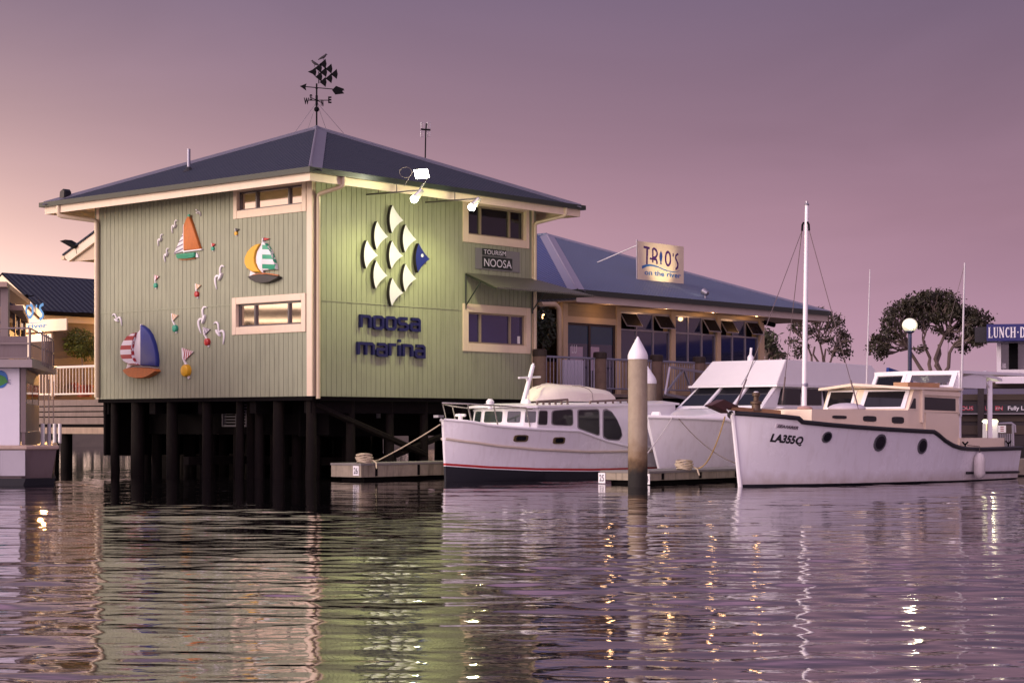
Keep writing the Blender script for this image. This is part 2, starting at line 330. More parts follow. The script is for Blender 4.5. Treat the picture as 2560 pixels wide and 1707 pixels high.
def water():
    """One sheet: a fine rippled mesh in the foreground that flattens out into the far river."""
    rng = np.random.default_rng(3)
    ys = [5.0]
    while ys[-1] < 62: ys.append(ys[-1] + .035 + .0016 * max(0, ys[-1] - 8))
    ys = np.array(ys); nx = 420
    fx = np.linspace(-1, 1, nx)
    X = fx[None, :] * (3.2 + .34 * ys[:, None]) ; Y = np.repeat(ys[:, None], nx, 1)
    Z = np.zeros_like(X)
    for k in range(110):
        lam = rng.uniform(.22, .75) if k % 2 else rng.uniform(.7, 2.6); th = R(90) + rng.normal(0, .30); a = (.0050 if k % 2 else .0028) * lam * rng.uniform(.4, 1.25)
        ph = rng.uniform(0, 6.28); kx, ky = math.cos(th) * 2 * math.pi / lam, math.sin(th) * 2 * math.pi / lam
        Z += a * np.sin(kx * X + ky * Y + ph) * np.exp(-np.maximum(0, .05 - lam / 30))
    # gusts: patches of rougher and smoother water
    G = .62 + .38 * np.sin(X * .31 + 1.3 * np.sin(Y * .17) + .6) * np.sin(Y * .42 + .9 * np.sin(X * .23))
    edge = np.clip((1 - np.abs(fx))[None, :] / .08, 0, 1) * np.clip((62 - Y) / 8, 0, 1) * np.clip((Y - 5) / .5, 0, 1)
    calm = np.clip(1.75 - Y / 26, .62, 1.45)
    Z *= G * edge * calm * WAMP
    ny = len(ys)
    vs = np.stack([X, Y, Z], -1).reshape(-1, 3)
    i = np.arange((ny - 1) * nx).reshape(ny - 1, nx)[:, :-1].ravel()
    fs = np.stack([i, i + 1, i + nx + 1, i + nx], -1)
    # the surrounding flat river
    bx0, bx1 = X[0, 0], X[0, -1]; tx0, tx1 = X[-1, 0], X[-1, -1]; S = 1500
    extra = np.array([[-S, -60, 0], [S, -60, 0], [S, ys[-1], 0], [-S, ys[-1], 0], [S, S, 0], [-S, S, 0], [-S, ys[0], 0], [S, ys[0], 0]], float)
    o = len(vs); vs = np.concatenate([vs, extra]); last = (ny - 1) * nx
    faces = fs.tolist()
    faces += [[o, o + 1, o + 7] + list(range(nx - 1, -1, -1)) + [o + 6]]
    faces += [[o + 6] + [r * nx for r in range(ny)] + [o + 3], [o + 7, o + 2] + [r * nx + nx - 1 for r in range(ny - 1, -1, -1)]]
    faces += [[o + 3] + list(range(last, last + nx)) + [o + 2, o + 4, o + 5]]
    me = bpy.data.meshes.new('water'); me.from_pydata(vs.tolist(), [], faces); me.validate()
    me.polygons.foreach_set('use_smooth', [True] * len(me.polygons)); me.materials.append(water_mat())
    ob = bpy.data.objects.new('water', me); COL.objects.link(ob); tag(ob, kind='structure'); return ob
WAMP = .38
water()
GRASS = mat('bank_grass', (.035, .045, .015), .9, 0, .4, .4, .5, 8)
BANKM = mat('bank_earth', (.07, .055, .042), .9, 0, .4, .5, .5, 6)
def bank():
    mb = MB()
    shore = [(-400, 112), (-60, 112), (-25, 113.5), (-12, 112.5), (-3, 114), (8, 113), (13, 106), (15.5, 92), (17, 84), (21, 79), (60, 76), (400, 70)]
    top = [(x, y + 2.5) for x, y in shore]; far = [(400, 900), (-400, 900)]
    n = len(shore)
    mb.add([(x, y, -.4) for x, y in shore] + [(x, y, .75 + .1 * math.sin(x)) for x, y in top], [(i, i + 1, n + i + 1, n + i) for i in range(n - 1)])
    mb.cur = 1; mb.add([(x, y, .75 + .1 * math.sin(x)) for x, y in top] + [(x, y, 1.1) for x, y in far], [tuple(range(n + 2))])
    o = mb.build('river_bank', [BANKM, GRASS]); tag(o, kind='structure')
bank()
# ================================================================== MARINA BUILDING
U_, V_ = Vector((.6575, .7535, 0)), Vector((-.7535, .6575, 0))
CO = Vector((-4.992, 46, 0)); LR, LL = 8.53, 8.86          # right and left wall lengths
RF = Fr(CO.x, CO.y, .6575, .7535); LF = Fr(CO.x, CO.y, .7535, -.6575)
BZ, TZ = 2.10, 7.50                                          # underside of cladding, top of wall
def bp_(a, b, z=0): p = CO + U_ * a + V_ * b; return Vector((p.x, p.y, z))
MBD = thing('marina_building', 'two storey green timber building on dark piles with a slate hipped roof', 'building', bp_(LR / 2, LL / 2, 0))
def boards(name, fr, u0, u1, z0, z1, holes, pitch=.175, joint=None):
    mb = MB(); x = u0; rnd = random.Random(5)
    mb.cur = 1
    # dark backing behind the grooves, cut into bands round the openings
    xs = sorted({u0, u1} | {h[k] for h in holes for k in (0, 2)})
    for a, b in zip(xs, xs[1:]):
        segs = [(z0, z1)]
        for h in holes:
            if h[0] < (a + b) / 2 < h[2]: segs = [s for lo, hi in segs for s in ((lo, min(hi, h[1])), (max(lo, h[3]), hi)) if s[1] - s[0] > .01]
        for lo, hi in segs: mb.box(fr, a, b, lo, hi, -.10, -.012)
    mb.cur = 0
    while x < u1 - .01:
        a, b = x, min(x + pitch - .013, u1); w = rnd.uniform(-.0015, .0015)
        cuts = [a] + sorted(h[k] for h in holes for k in (0, 2) if a < h[k] < b) + [b]
        for a2, b2 in zip(cuts, cuts[1:]):
            if b2 - a2 < .004: continue
            segs = [(z0, z1)]; m2 = (a2 + b2) / 2
            for h in holes:
                if h[0] < m2 < h[2]: segs = [s for lo, hi in segs for s in ((lo, min(hi, h[1])), (max(lo, h[3]), hi)) if s[1] - s[0] > .02]
            for lo, hi in segs: mb.plate(fr, [(a2, lo), (b2, lo), (b2, hi), (a2, hi)], -.0118, .012 + w)
        x += pitch
    o = mb.build(name, [SAGE, DARK], MBD)
    return o
def window(fr, op, trims, mulls, root, pane_mat=GLASS, frame_mat=ALU, trim_mat=CREAM, name='window', depth=.12, out=.045, splay=None):
    """Trim boards round an opening, with a recessed metal frame, bars and panes as sub-parts. op = u0,z0,u1,z1; trims = l,b,r,t widths."""
    u0, z0, u1, z1 = op; l, b, r, t = trims; mb = MB()
    mb.box(fr, u0 - l, u0, z0 - b, z1 + t, -depth, out); mb.box(fr, u1, u1 + r, z0 - b, z1 + t, -depth, out)
    mb.box(fr, u0, u1, z0 - b, z0, -depth, out - .003); mb.box(fr, u0, u1, z1, z1 + t, -depth, out - .003)
    w = mb.build(name, trim_mat, root, bevel=.006)
    f = MB(); k = .045
    f.box(fr, u0 + .001, u0 + k, z0 + .001, z1 - .001, -depth + .01, -depth + .06); f.box(fr, u1 - k, u1 - .001, z0 + .001, z1 - .001, -depth + .01, -depth + .06)
    f.box(fr, u0 + k, u1 - k, z0 + .001, z0 + k, -depth + .01, -depth + .06); f.box(fr, u0 + k, u1 - k, z1 - k, z1 - .001, -depth + .01, -depth + .06)
    for m in mulls: f.box(fr, m - .028, m + .028, z0 + k, z1 - k, -depth + .01, -depth + .075)
    f.build('sash_frame', frame_mat, w)
    xs = [u0 + k] + [x for m in mulls for x in (m - .028, m + .028)] + [u1 - k]
    for a, c in zip(xs[::2], xs[1::2]):
        p = MB(); p.box(fr, a - .004, c + .004, z0 + k - .004, z1 - k + .004, -depth - .004, -depth + .02); p.build('pane', pane_mat, w)
    return w
# --- openings, measured on the two fronts
def op_of(fr, lo, hi, d=0): a = fr.hit(*lo, d); b = fr.hit(*hi, d); return [min(a[0], b[0]), min(a[1], b[1]), max(a[0], b[0]), max(a[1], b[1])]
LOWL = [LF.hit(*q(zb, (170, 1345))[0])[0], LF.hit(*q(zb, (170, 1348))[0])[1], LF.hit(*q(zb, (1022, 1278))[0])[0], LF.hit(*q(zb, (170, 1050))[0])[1]]
UPL = [LF.hit(*q(z1, (1552, 748))[0])[0], LF.hit(*q(z1, (1552, 748))[0])[1], LF.hit(*q(z1, (2042, 690))[0])[0], 7.42]
UPR = [RF.hit(*q(z3, (1140, 440))[0])[0], RF.hit(*q(z3, (1140, 440))[0])[1], RF.hit(*q(z3, (1522, 485))[0])[0], RF.hit(*q(z3, (1140, 212))[0])[1]]
UPR[3] = 7.40
LOWR = [RF.hit(*q(z3, (1140, 1163))[0])[0], RF.hit(*q(z3, (1140, 1163))[0])[1], RF.hit(*q(z3, (1525, 1187))[0])[0], RF.hit(*q(z3, (1140, 955))[0])[1]]
mL = [LF.hit(*p)[0] for p in q(zb, (385, 1200), (823, 1200))]; mR = [RF.hit(*p)[0] for p in q(z3, (1235, 1060), (1432, 1060))]
def grow(o, l, b, r, t): return [o[0] - l + .01, o[1] - b + .01, o[2] + r - .01, o[3] + t - .01]
TL = (.16, .20, .155, .17); TLU = (.14, .20, .155, .06); TR = (.22, .22, .18, .22); TRU = (.22, .22, .14, .09)
boards('wall', RF, .13, LR - .10, BZ, TZ, [grow(UPR, *TRU), grow(LOWR, *TR)])
boards('wall', LF, -LL + .12, -.17, BZ, TZ, [grow(UPL, *TLU), grow(LOWL, *TL)])
for fr, L in ((Fr(*bp_(0, LL)[:2], .6575, .7535), LR), (Fr(*bp_(LR, LL)[:2], .7535, -.6575), LL)):
    mb = MB(); mb.box(fr, 0, L, BZ, TZ, -.1, -.001); mb.build('wall', SAGE, MBD)
TANF = mat('tan_window_frame', (.34, .28, .19), .45, .2, .08, 4)
window(LF, LOWL, TL, mL, MBD, FILM); window(LF, UPL, TLU, [m for m in (LF.hit(*q(z1, (1680, 650))[0])[0], LF.hit(*q(z1, (1925, 640))[0])[0])], MBD, FILM)
window(RF, UPR, TRU, [RF.hit(*q(z3, (1235, 330))[0])[0], RF.hit(*q(z3, (1428, 330))[0])[0]], MBD, GLASS, TANF); wlr = window(RF, LOWR, TR, mR, MBD, BLUEGLASS, TANF)
st = MB(); st.box(RF, LOWR[2] - .24, LOWR[2] - .13, LOWR[1] + .06, LOWR[1] + .27, -.0985, -.094); st.build('sticker', WHITE, wlr)
mb = MB(); mb.box(LF, -.17, .03, BZ, TZ, -.1, .03); mb.build('corner_trim', CREAM, MBD, bevel=.006)
mb = MB(); mb.box(RF, 0, .10, BZ + .003, TZ, -.1, .03); mb.build('corner_trim', CREAM, MBD, bevel=.006)
mb = MB(); mb.box(LF, -LL, -LL + .12, BZ, TZ, -.1, .03); mb.build('corner_trim', CREAM, MBD, bevel=.006)
mb = MB(); mb.box(RF, LR - .1, LR, BZ, TZ, -.1, .03); mb.build('corner_trim', CREAM, MBD, bevel=.006)
JZ = 4.50
mb = MB(); mb.box(LF, -LL + .13, LOWL[0] - .17, JZ - .012, JZ + .018, .0, .026); mb.build('joint_flashing', SAGE, MBD)
mb = MB(); mb.box(RF, .15, LOWR[0] - .24, JZ - .012, JZ + .018, .0, .026); mb.build('joint_flashing', SAGE, MBD)
# --- roof
OA0, OA1, OB0, OB1 = -.9, LR + 1.03, -.9, LL + 1.25
EZ, PZ = 7.62, 9.775; APX = (LR / 2, LL / 2)
C4 = [(OA0, OB0), (OA1, OB0), (OA1, OB1), (OA0, OB1)]
mb = MB(); top = [bp_(a, b, EZ) for a, b in C4] + [bp_(*APX, PZ)]
mb.add(top, [(0, 1, 4), (1, 2, 4), (2, 3, 4), (3, 0, 4)]); mb.add([v - Vector((0, 0, .05)) for v in top], [(1, 0, 4), (2, 1, 4), (3, 2, 4), (0, 3, 4)])
roof = mb.build('roof', SLATE, MBD)
def hip_cap(root, pts, eave_l, eave_r, w=.3, m=HIPCAP):
    """Folded flashing over a hip from eave corner pts[0] to the top pts[1], lying on the slopes either side."""
    a, b = pts; mb = MB()
    for other in (eave_l, eave_r):
        n = (b - a).cross(other - a).normalized(); n = n if n.z > 0 else -n
        s = (other - a); s = (s - (b - a) * s.dot(b - a) / (b - a).length_squared).normalized() * w
        p = [a + n * .025, b + n * .025, b + s + n * .012, a + s + n * .012]
        mb.add(p + [x - n * .02 for x in p], [(0, 1, 2, 3), (7, 6, 5, 4), (2, 3, 7, 6)])
    mb.tube([a + Vector((0, 0, .02)), b + Vector((0, 0, .02))], .035, 8)
    return mb.build('hip_flashing', m, root)
for i in range(4): hip_cap(roof, (top[i], top[4]), top[i - 1], top[(i + 1) % 4])
mb = MB(); mb.lathe(bp_(*APX, PZ - .1), [(.16, 0), (.1, .12), (.04, .16)], 12); mb.build('apex_cap', HIPCAP, roof)
# gutter, fascia, soffit round the eaves
def eave_band(name, m, o, z0, z1, th):
    mb = MB()
    c = [(OA0 - o, OB0 - o), (OA1 + o, OB0 - o), (OA1 + o, OB1 + o), (OA0 - o, OB1 + o)]; i_ = [(OA0 - o + th, OB0 - o + th), (OA1 + o - th, OB0 - o + th), (OA1 + o - th, OB1 + o - th), (OA0 - o + th, OB1 + o - th)]
    vs = [bp_(a, b, z) for z in (z0, z1) for ring in (c, i_) for a, b in ring]
    fs = [f for k in range(4) for j in [(k + 1) % 4] for f in ((k, j, 8 + j, 8 + k), (4 + k, 12 + k, 12 + j, 4 + j), (8 + k, 8 + j, 12 + j, 12 + k), (k, 4 + k, 4 + j, j))]
    mb.add(vs, fs); return mb.build(name, m, MBD)
eave_band('gutter', GUTTER, .10, EZ - .115, EZ + .012, .115)
eave_band('fascia', CREAM, -.018, 7.31, EZ - .055, .04)
mb = MB(); o_ = .06; ring = [(OA0 + o_, OB0 + o_), (OA1 - o_, OB0 + o_), (OA1 - o_, OB1 - o_), (OA0 + o_, OB1 - o_)]
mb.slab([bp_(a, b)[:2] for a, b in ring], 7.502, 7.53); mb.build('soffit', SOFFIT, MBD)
# downpipes
def pipe(pts, r=.05, m=PIPE, name='downpipe', root=MBD):
    mb = MB(); P = []
    for i, p in enumerate(pts):                                        # round the bends
        p = Vector(p)
        if 0 < i < len(pts) - 1:
            a = (Vector(pts[i - 1]) - p); b = (Vector(pts[i + 1]) - p); k = min(.09, a.length / 2.2, b.length / 2.2)
            A = p + a.normalized() * k; B = p + b.normalized() * k
            P += [A, A.lerp(p, .55).lerp(p.lerp(B, .45), .5), B]
        else: P.append(p)
    mb.tube(P, r, 12); return mb.build(name, m, root, True)
ug = RF.hit(*q(z2, (425, 1030))[0], .96)[0]
pipe([RF.p(ug, 7.56, .93), RF.p(ug, 7.28, .93), RF.p(.145, 7.14, .07), RF.p(.145, BZ - .06, .07)], .055)
pipe([LF.p(-LL - .55, 7.56, .9), LF.p(-LL - .55, 7.22, .9), LF.p(-LL + .1, 7.1, .09), LF.p(-LL + .1, BZ + .05, .09)], .065)
pipe([RF.p(LR + .35, 7.56, .9), RF.p(LR + .35, 7.3, .9), RF.p(LR - .05, 7.1, .09), RF.p(LR - .05, BZ - .2, .09)], .055)
# skillion canopy over the lower right window, carried round the corner
cl = RF.hit(*q(z3, (1120, 695))[0], .03); cf = RF.hit(*q(z3, (1350, 800))[0], 1.2); cfr = RF.hit(*q(z3, (1998, 858))[0], 1.2)
CWZ, CFZ = cl[1], RF.hit(*q(z3, (1350, 795))[0], 1.2)[1]
A_, B_, C_, D_ = RF.p(cl[0], CWZ, .03), RF.p(LR, CWZ, .03), RF.p(LR + 1.25, CFZ, 1.2), RF.p(cl[0], CFZ, 1.2)
E_ = RF.p(LR, CWZ, -2.2); F_ = RF.p(LR + 1.25, CFZ, -2.2)
dz = Vector((0, 0, .03))
CANR = ribbed('canopy_sheet', (.115, .115, .085), .45, .09, .012)
mb = MB(); mb.add([A_, B_, C_, D_, E_, F_], [(0, 1, 2, 3), (1, 4, 5, 2)]); mb.add([x - dz for x in (A_, B_, C_, D_, E_, F_)], [(3, 2, 1, 0), (2, 5, 4, 1)])
# the corrugated front lip
lip = MB(); n = int((C_ - D_).length / .045); pts = [D_.lerp(C_, i / n) + Vector((0, 0, .012 * (1 if i % 2 else -1))) + RF.N() * .01 for i in range(n + 1)]
lip.add([p + Vector((0, 0, .02)) for p in pts] + [p - Vector((0, 0, .025)) for p in pts], [(i, i + 1, n + 2 + i, n + 1 + i) for i in range(n)])
can = mb.build('canopy', CANR, MBD); lip.build('corrugated_edge', CANR, can)
mb = MB()
for u in (cl[0] + .03, LR - .1):
    zt_ = CWZ - .04
    mb = MB(); mb.tube([RF.p(u, zt_, .05), RF.p(u, CFZ - .03, 1.15)], .025, 6); mb.tube([RF.p(u, zt_, .05), RF.p(u, zt_ - .95, .05)], .025, 6); mb.tube([RF.p(u, zt_ - .85, .06), RF.p(u, (zt_ + CFZ) / 2 - .02, .6)], .02, 6); mb.build('canopy_bracket', GUTTER, can)
# little gable porch at the far left end
pk = bp_(.4, LL + .2, 0)
def zlp(*pts): return q(z1, *pts)
PF = Fr(*bp_(0, LL + .05)[:2], .7535, -.6575); PB = Fr(*bp_(1.6, LL + .05)[:2], .7535, -.6575)
pp = LF.hits(zlp((248, 1085), (490, 905), (700, 750), (700, 800), (490, 975), (286, 1128), (262, 1105)), -2.35)
pp = [(u, z) for u, z in pp]
mb = MB(); mb.plate(LF, pp, -2.4, -2.3); pr = mb.build('porch_roof', CREAM, MBD)
mb = MB(); mb.plate(LF, [(pp[0][0], pp[0][1] + .05), (pp[2][0], pp[2][1] + .05), pp[2], pp[0]], -4.4, -2.25); mb.build('roof_sheet', SLATE, pr)
mb = MB(); mb.plate(LF, [pp[5], pp[4], (pp[4][0], pp[5][1]), ], -2.45, -2.41); mb.build('porch_soffit', SOFFIT, pr)
mb = MB(); a0 = pp[0]; mb.box(LF, a0[0] - .1, a0[0] + .06, a0[1] - .12, a0[1] - .01, -4.4, -2.28); mb.build('gutter', PIPE, pr)
# floor and structure below
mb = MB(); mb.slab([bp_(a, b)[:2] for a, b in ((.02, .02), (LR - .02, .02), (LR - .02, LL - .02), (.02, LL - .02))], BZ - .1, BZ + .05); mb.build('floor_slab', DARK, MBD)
for k in range(5): mb = MB(); mb.box(RF, .15, LR - .15, BZ - .42, BZ - .101, -LL * k / 4 * .94 - .45, -LL * k / 4 * .94 - .2); mb.build('floor_beam', DARK, MBD)
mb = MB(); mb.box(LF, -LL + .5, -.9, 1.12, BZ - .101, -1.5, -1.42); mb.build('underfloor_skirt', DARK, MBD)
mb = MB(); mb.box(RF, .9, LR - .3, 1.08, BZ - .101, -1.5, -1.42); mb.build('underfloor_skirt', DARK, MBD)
mb = MB(); mb.box(RF, .1, 6.4, .52, BZ - .11, -8.7, -8.62); mb.build('underfloor_skirt', DARK, MBD)  # dark screen added at the back to blacken the gaps and their reflection
PZ_ = [(a, b) for a in (.25, 1.6, 3.0, 4.4, 5.8, 7.1, 8.2) for b in (.3, 1.7, 3.2, 4.5, 5.8, 7.2, 8.45)]
_r = random.Random(2); PZ_ += [(_r.uniform(.3, 7.5), _r.uniform(2.5, 8.5)) for _ in range(22)]
for a, b in PZ_:
    rr = random.uniform(.11, .19); mb = MB(); c = bp_(a + random.uniform(-.12, .12) * (a > .5), b + random.uniform(-.2, .2) * (b > .5), 0)
    mb.tube([c + Vector((random.uniform(-.05, .05), 0, -1.2)), c + Vector((0, 0, .6)), c + Vector((0, 0, BZ - .101))], [rr * 1.05, rr, rr * .93], 12); mb.build('pile', PILEM, MBD, True)
mb = MB()
for a, b, t_ in (((.3, 1.9), (4.3, .6), .06), ((8.1, 1.9), (3.0, .5), -.06)): mb.tube([RF.p(a[0], a[1], -.3 + t_), RF.p(b[0], b[1], -.3 + t_)], .09, 6)
mb.build('cross_brace', PILEM, MBD)
mb = MB(); mb.box(LF, -LL + .2, -.2, .28, .5, -3.2, -3.0); mb.box(RF, .3, LR - .3, .30, .52, -5.4, -5.2); mb.build('waling_beam', PILEM, MBD)
# louvred box under the floor
vb = LF.hits(q(zu, (1280, 350), (1615, 190)), -1.3)
mb = MB(); (a0, b0), (a1, b1) = vb
for u in (a0, a0 + (a1 - a0) * .42, a0 + (a1 - a0) * .72, a1): mb.box(LF, u - .02, u + .02, b0, b1, -1.42, -1.3)
mb.box(LF, a0 + .02, a1 - .02, b0, b0 + .05, -1.4, -1.32)
for k in range(7): mb.box(LF, a0 + .03, a1 - .03, b0 + .1 + k * .08, b0 + .13 + k * .08, -1.39, -1.34)
mb.build('louvred_vent', mat('dull_grey_louvre', (.13, .12, .14), .5, .2, .2, 6), MBD)
mb = MB()
for px in (785, 1010): a = RF.hit(*q(zq, (px, 150))[0], -.6); mb.box(RF, a[0] - .05, a[0] + .06, BZ - .42 - (.0 if px < 900 else .12), BZ - .11, -.65, -.6)
mb.build('hanger_plate', mat('dull_grey_louvre', (0, 0, 0)), MBD)
# ================================================================== THINGS ON THE ROOF
vp = LF.hit(*q(z1, (1183, 440))[0], -1.5)
def on_roof(px, py, ca, na):
    """Point where a pixel's ray meets the roof plane through corner point ca with normal na."""
    dirv = Vector(((px - CX) / FOC, 1, -(py - HY) / FOC)); o = Vector((0, 0, CAMH)); t = (ca - o).dot(na) / dirv.dot(na); return o + dirv * t
NL = (top[3] - top[0]).cross(top[4] - top[0]).normalized(); NRt = (top[1] - top[0]).cross(top[4] - top[0]).normalized()
c = on_roof(*q(z1, (1182, 440))[0], top[0], NL); hz = at(*q(z1, (1187, 280))[0], c.y).z
mb = MB(); mb.tube([c - Vector((0, 0, .1)), Vector((c.x, c.y, hz))], .045, 12); ven = mb.build('vent_pipe', GALV, None, True); tag(ven, 'plain grey vent pipe standing on the left slope of the slate roof', 'vent pipe')
mb = MB(); mb.lathe(c + Vector((0, 0, -.06)), [(.17, 0), (.13, .06), (.06, .15)], 14); mb.build('boot', BLACK, ven)
c = on_roof(*q(z1, (250, 645))[0], top[0], NL)
mb = MB(); fr = Fr(c.x, c.y, .7535, -.6575); mb.plate(fr, [(-.13, c.z - .1), (.13, c.z - .02), (.14, c.z + .16), (.06, c.z + .24), (-.1, c.z + .17)], -.12, .12); tag(mb.build('roof_vent', BLACK, None, bevel=.02), 'small black box vent low on the far left corner of the slate roof', 'roof vent')
# weather vane on the apex
ax = bp_(*APX, PZ); WY = ax.y
def wv(px, py, z=z2): return at(*q(z, (px, py))[0], WY)
VANE = thing('weather_vane', 'black weather vane with compass letters and a fish shaped cluster above the roof peak', 'weather vane', ax)
VF = Fr(ax.x, ax.y, 1, 0)
def vpt(*pts, z=z2): return VF.hits(q(z, *pts))
x0 = 0.
mb = MB(); mb.tube([ax - Vector((0, 0, .1)), Vector((ax.x, ax.y, wv(230, 330).z))], .024, 8); mb.build('mast', BLACKM, VANE, True)
mb = MB(); mb.ball(Vector((ax.x, ax.y, wv(230, 524).z)), .075, 10); mb.build('ball', BLACKM, VANE, True)
mb = MB(); mb.ball(Vector((ax.x, ax.y, wv(230, 366).z)), .035, 8); mb.tube([Vector((ax.x, ax.y, wv(230, 490).z)), Vector((ax.x, ax.y, wv(230, 420).z))], .036, 8); mb.build('hub', BLACKM, VANE, True)
mb = MB(); zz = wv(230, 456).z; yv = Vector((.25, .97, 0))
mb.tube([Vector((wv(150, 456).x, ax.y, zz)), Vector((wv(305, 456).x, ax.y, zz))], .012, 6); mb.tube([Vector((ax.x, ax.y, zz)) - yv * .35, Vector((ax.x, ax.y, zz)) + yv * .35], .012, 6); mb.build('compass_arm', BLACKM, VANE)
for ch, a, b in (('W', (120, 487), (158, 437)), ('E', (303, 478), (328, 428))):
    (ua, za), (ub, zb2) = vpt(a, b); mb = MB()
    for d in (-.015, .015): text_on(mb, ch, VF, ua, ub, za, zb2, d, .04)
    mb2 = mb; mb2.build('compass_letter', BLACKM, VANE)
for sgn, ch in ((-1, 'S'), (1, 'N')):
    cF = Fr(ax.x + yv.x * .45 * sgn, ax.y + yv.y * .45 * sgn, .25, .97); mb = MB()
    for d in (-.015, .015): text_on(mb, ch, cF, -.07, .07, zz - .09, zz + .09, d, .04)
    mb.build('compass_letter', BLACKM, VANE)
mb = MB(); tr = vpt((92, 350), (425, 380)); mb.tube([VF.p(*tr[0]), VF.p(*tr[1])], .013, 6)
mb.plate(VF, vpt((90, 350), (140, 330), (132, 356), (138, 384)), -.012, .012); mb.plate(VF, vpt((332, 380), (362, 348), (422, 370), (410, 388), (424, 405), (356, 413)), -.012, .012); mb.build('arrow', BLACKM, VANE)
mb = MB(); mb.plate(VF, vpt((150, 242), (185, 226), (208, 207), (214, 242), (207, 278), (186, 258)), -.012, .012)
for (a, b) in ((233, 212), (236, 278), (268, 182), (272, 244), (268, 318), (312, 218), (312, 290), (352, 258)):
    mb.plate(VF, vpt((a - 30, b + 2), (a - 4, b - 20), (a + 15, b - 38), (a + 23, b), (a + 15, b + 38), (a - 6, b + 20)), -.012, .012)
mb.tube([VF.p(*vpt((232, 330))[0]), VF.p(*vpt((232, 240))[0])], .014, 6); mb.build('fish_cluster', BLACKM, VANE)
for px, py, s in ((52, 697, NL), (152, 664, NL), (285, 668, NRt), (420, 706, NRt)):
    e = on_roof(*q(z2, (px, py))[0], top[0], s); mb = MB(); mb.tube([Vector((ax.x, ax.y, wv(230, 470).z)), e], .006, 5); mb.build('guy_wire', ALUL, VANE)
def bird(px, py, face, label, z=z2):
    c = wv(px, py, z); mb = MB(); f = face
    mb.tube([c + Vector((-.15 * f, 0, -.06)), c + Vector((-.07 * f, 0, -.01)), c + Vector((.0, 0, .02)), c + Vector((.05 * f, 0, .06)), c + Vector((.075 * f, 0, .085))], [.008, .028, .042, .034, .022], 8)
    mb.ball(c + Vector((.075 * f, 0, .095)), .026, 6); mb.tube([c + Vector((.085 * f, 0, .092)), c + Vector((.125 * f, 0, .088))], [.01, .003], 5)
    mb.tube([c + Vector((0, -.012, -.02)), c + Vector((.005 * f, -.012, -.075))], .005, 4); mb.tube([c + Vector((.015 * f, .012, -.02)), c + Vector((.02 * f, .012, -.075))], .005, 4)
    tag(mb.build('bird', mat('dark_feathers', (.03, .025, .03), .8, 0, .3, 20), None, True), label, 'bird', 'birds on the weather vane')
bird(266, 136, 1, 'small dark bird perched on the very top of the weather vane')
bird(203, 184, -1, 'small dark bird sitting on the left shoulder of the fish shaped vane')
# antenna
c = on_roof(*q(z2, (1034, 895))[0], top[0], NRt); AY = c.y
def ap(px, py): return at(*q(z2, (px, py))[0], AY)
ANT = thing('roof_antenna', 'short television antenna on a thin pole behind the right slope of the roof', 'antenna', c)
mb = MB(); mb.tube([c - Vector((0, 0, .1)), ap(1038, 700), ap(1043, 630)], .02, 8); mb.build('pole', BLACKM, ANT, True)
mb = MB(); a, b = ap(1003, 675), ap(1074, 680); mb.tube([a, b], .025, 6); mb.build('boom', BLACKM, ANT)
for x, y0, y1 in ((1015, 622, 668), (1062, 622, 668), (1012, 690, 732), (1060, 690, 730)):
    mb = MB(); w_ = 11; mb.tube([ap(x - w_, y0), ap(x + w_, y0), ap(x + w_, y1), ap(x - w_, y1), ap(x - w_, y0)], .011, 5); mb.build('loop_element', ALUL, ANT)
# ================================================================== FLOODLIGHTS
FLC = (1.0, .96, .46)
def flood_arm(us, zz, ln, label):
    A = RF.p(us, zz, .0); B = RF.p(us, zz - .05, ln)
    t = thing('flood_lamp', label, 'floodlight', A, 'floodlights over the lettered wall')
    mb = MB(); mb.tube([A, B], .02, 6)
    for k in (.22, .55): p = A.lerp(B, k); mb.tube([p, p + Vector((0, 0, .22))], .012, 5)
    mb.build('arm', ALU, t)
    tgt = RF.p(us - .7, 5.2, 0); ax_ = (tgt - B).normalized()
    mb = MB(); mb.tube([B, B + ax_ * .12, B + ax_ * .24], [.06, .07, .09], 12); mb.build('housing', ALUL, t, True)
    mb = MB(); mb.ball(B + ax_ * .31, .095, 10); mb.build('bulb', lampmat('lit_flood_bulb', (1, .97, .80), 40), t, True)
    lamp('flood_glow', 'SPOT', B + ax_ * .46, FLW, FLC, RF.p(us - .5, 2.7, .5), t, .1, 138, 1.)
    lamp('flood_spill', 'POINT', B + ax_ * .35 + RF.N() * .1, FLW * .75, FLC, None, t, .1)
    return t
FLW = 250
u1_ = RF.hit(*q(z2, (590, 1110))[0], 0); u2_ = RF.hit(*q(z2, (1035, 1160))[0], 0)
flood_arm(u1_[0], 7.30, 2.0, 'round white floodlight on a bracket arm, below the big square one')
flood_arm(u2_[0], 7.30, 1.95, 'round white floodlight on a bracket arm next to the upper right window')
us = u1_[0]; BF_ = RF.p(us, 7.25, 2.0); c = at(*q(z2, (1015, 1005))[0], BF_.y)
t = thing('flood_lamp', 'big square white floodlight high over the gutter, its cable looped beside it', 'floodlight', c, 'floodlights over the lettered wall')
fx = Vector((-.42, -.80, -.42)).normalized(); sx_ = fx.cross(Vector((0, 0, 1))).normalized(); sy_ = sx_.cross(fx).normalized()
def face(w, h, off): return [c + sx_ * a * w + sy_ * b * h + fx * off for a, b in ((-1, -1), (1, -1), (1, 1), (-1, 1))]
mb = MB(); mb.prism(face(.20, .125, .05), face(.12, .08, -.12)); mb.build('housing', ALU, t)
mb = MB(); mb.prism(face(.185, .11, .065), face(.185, .11, .052)); mb.build('lamp_glass', lampmat('lit_flood_glass', (1, 1, .78), 60), t)
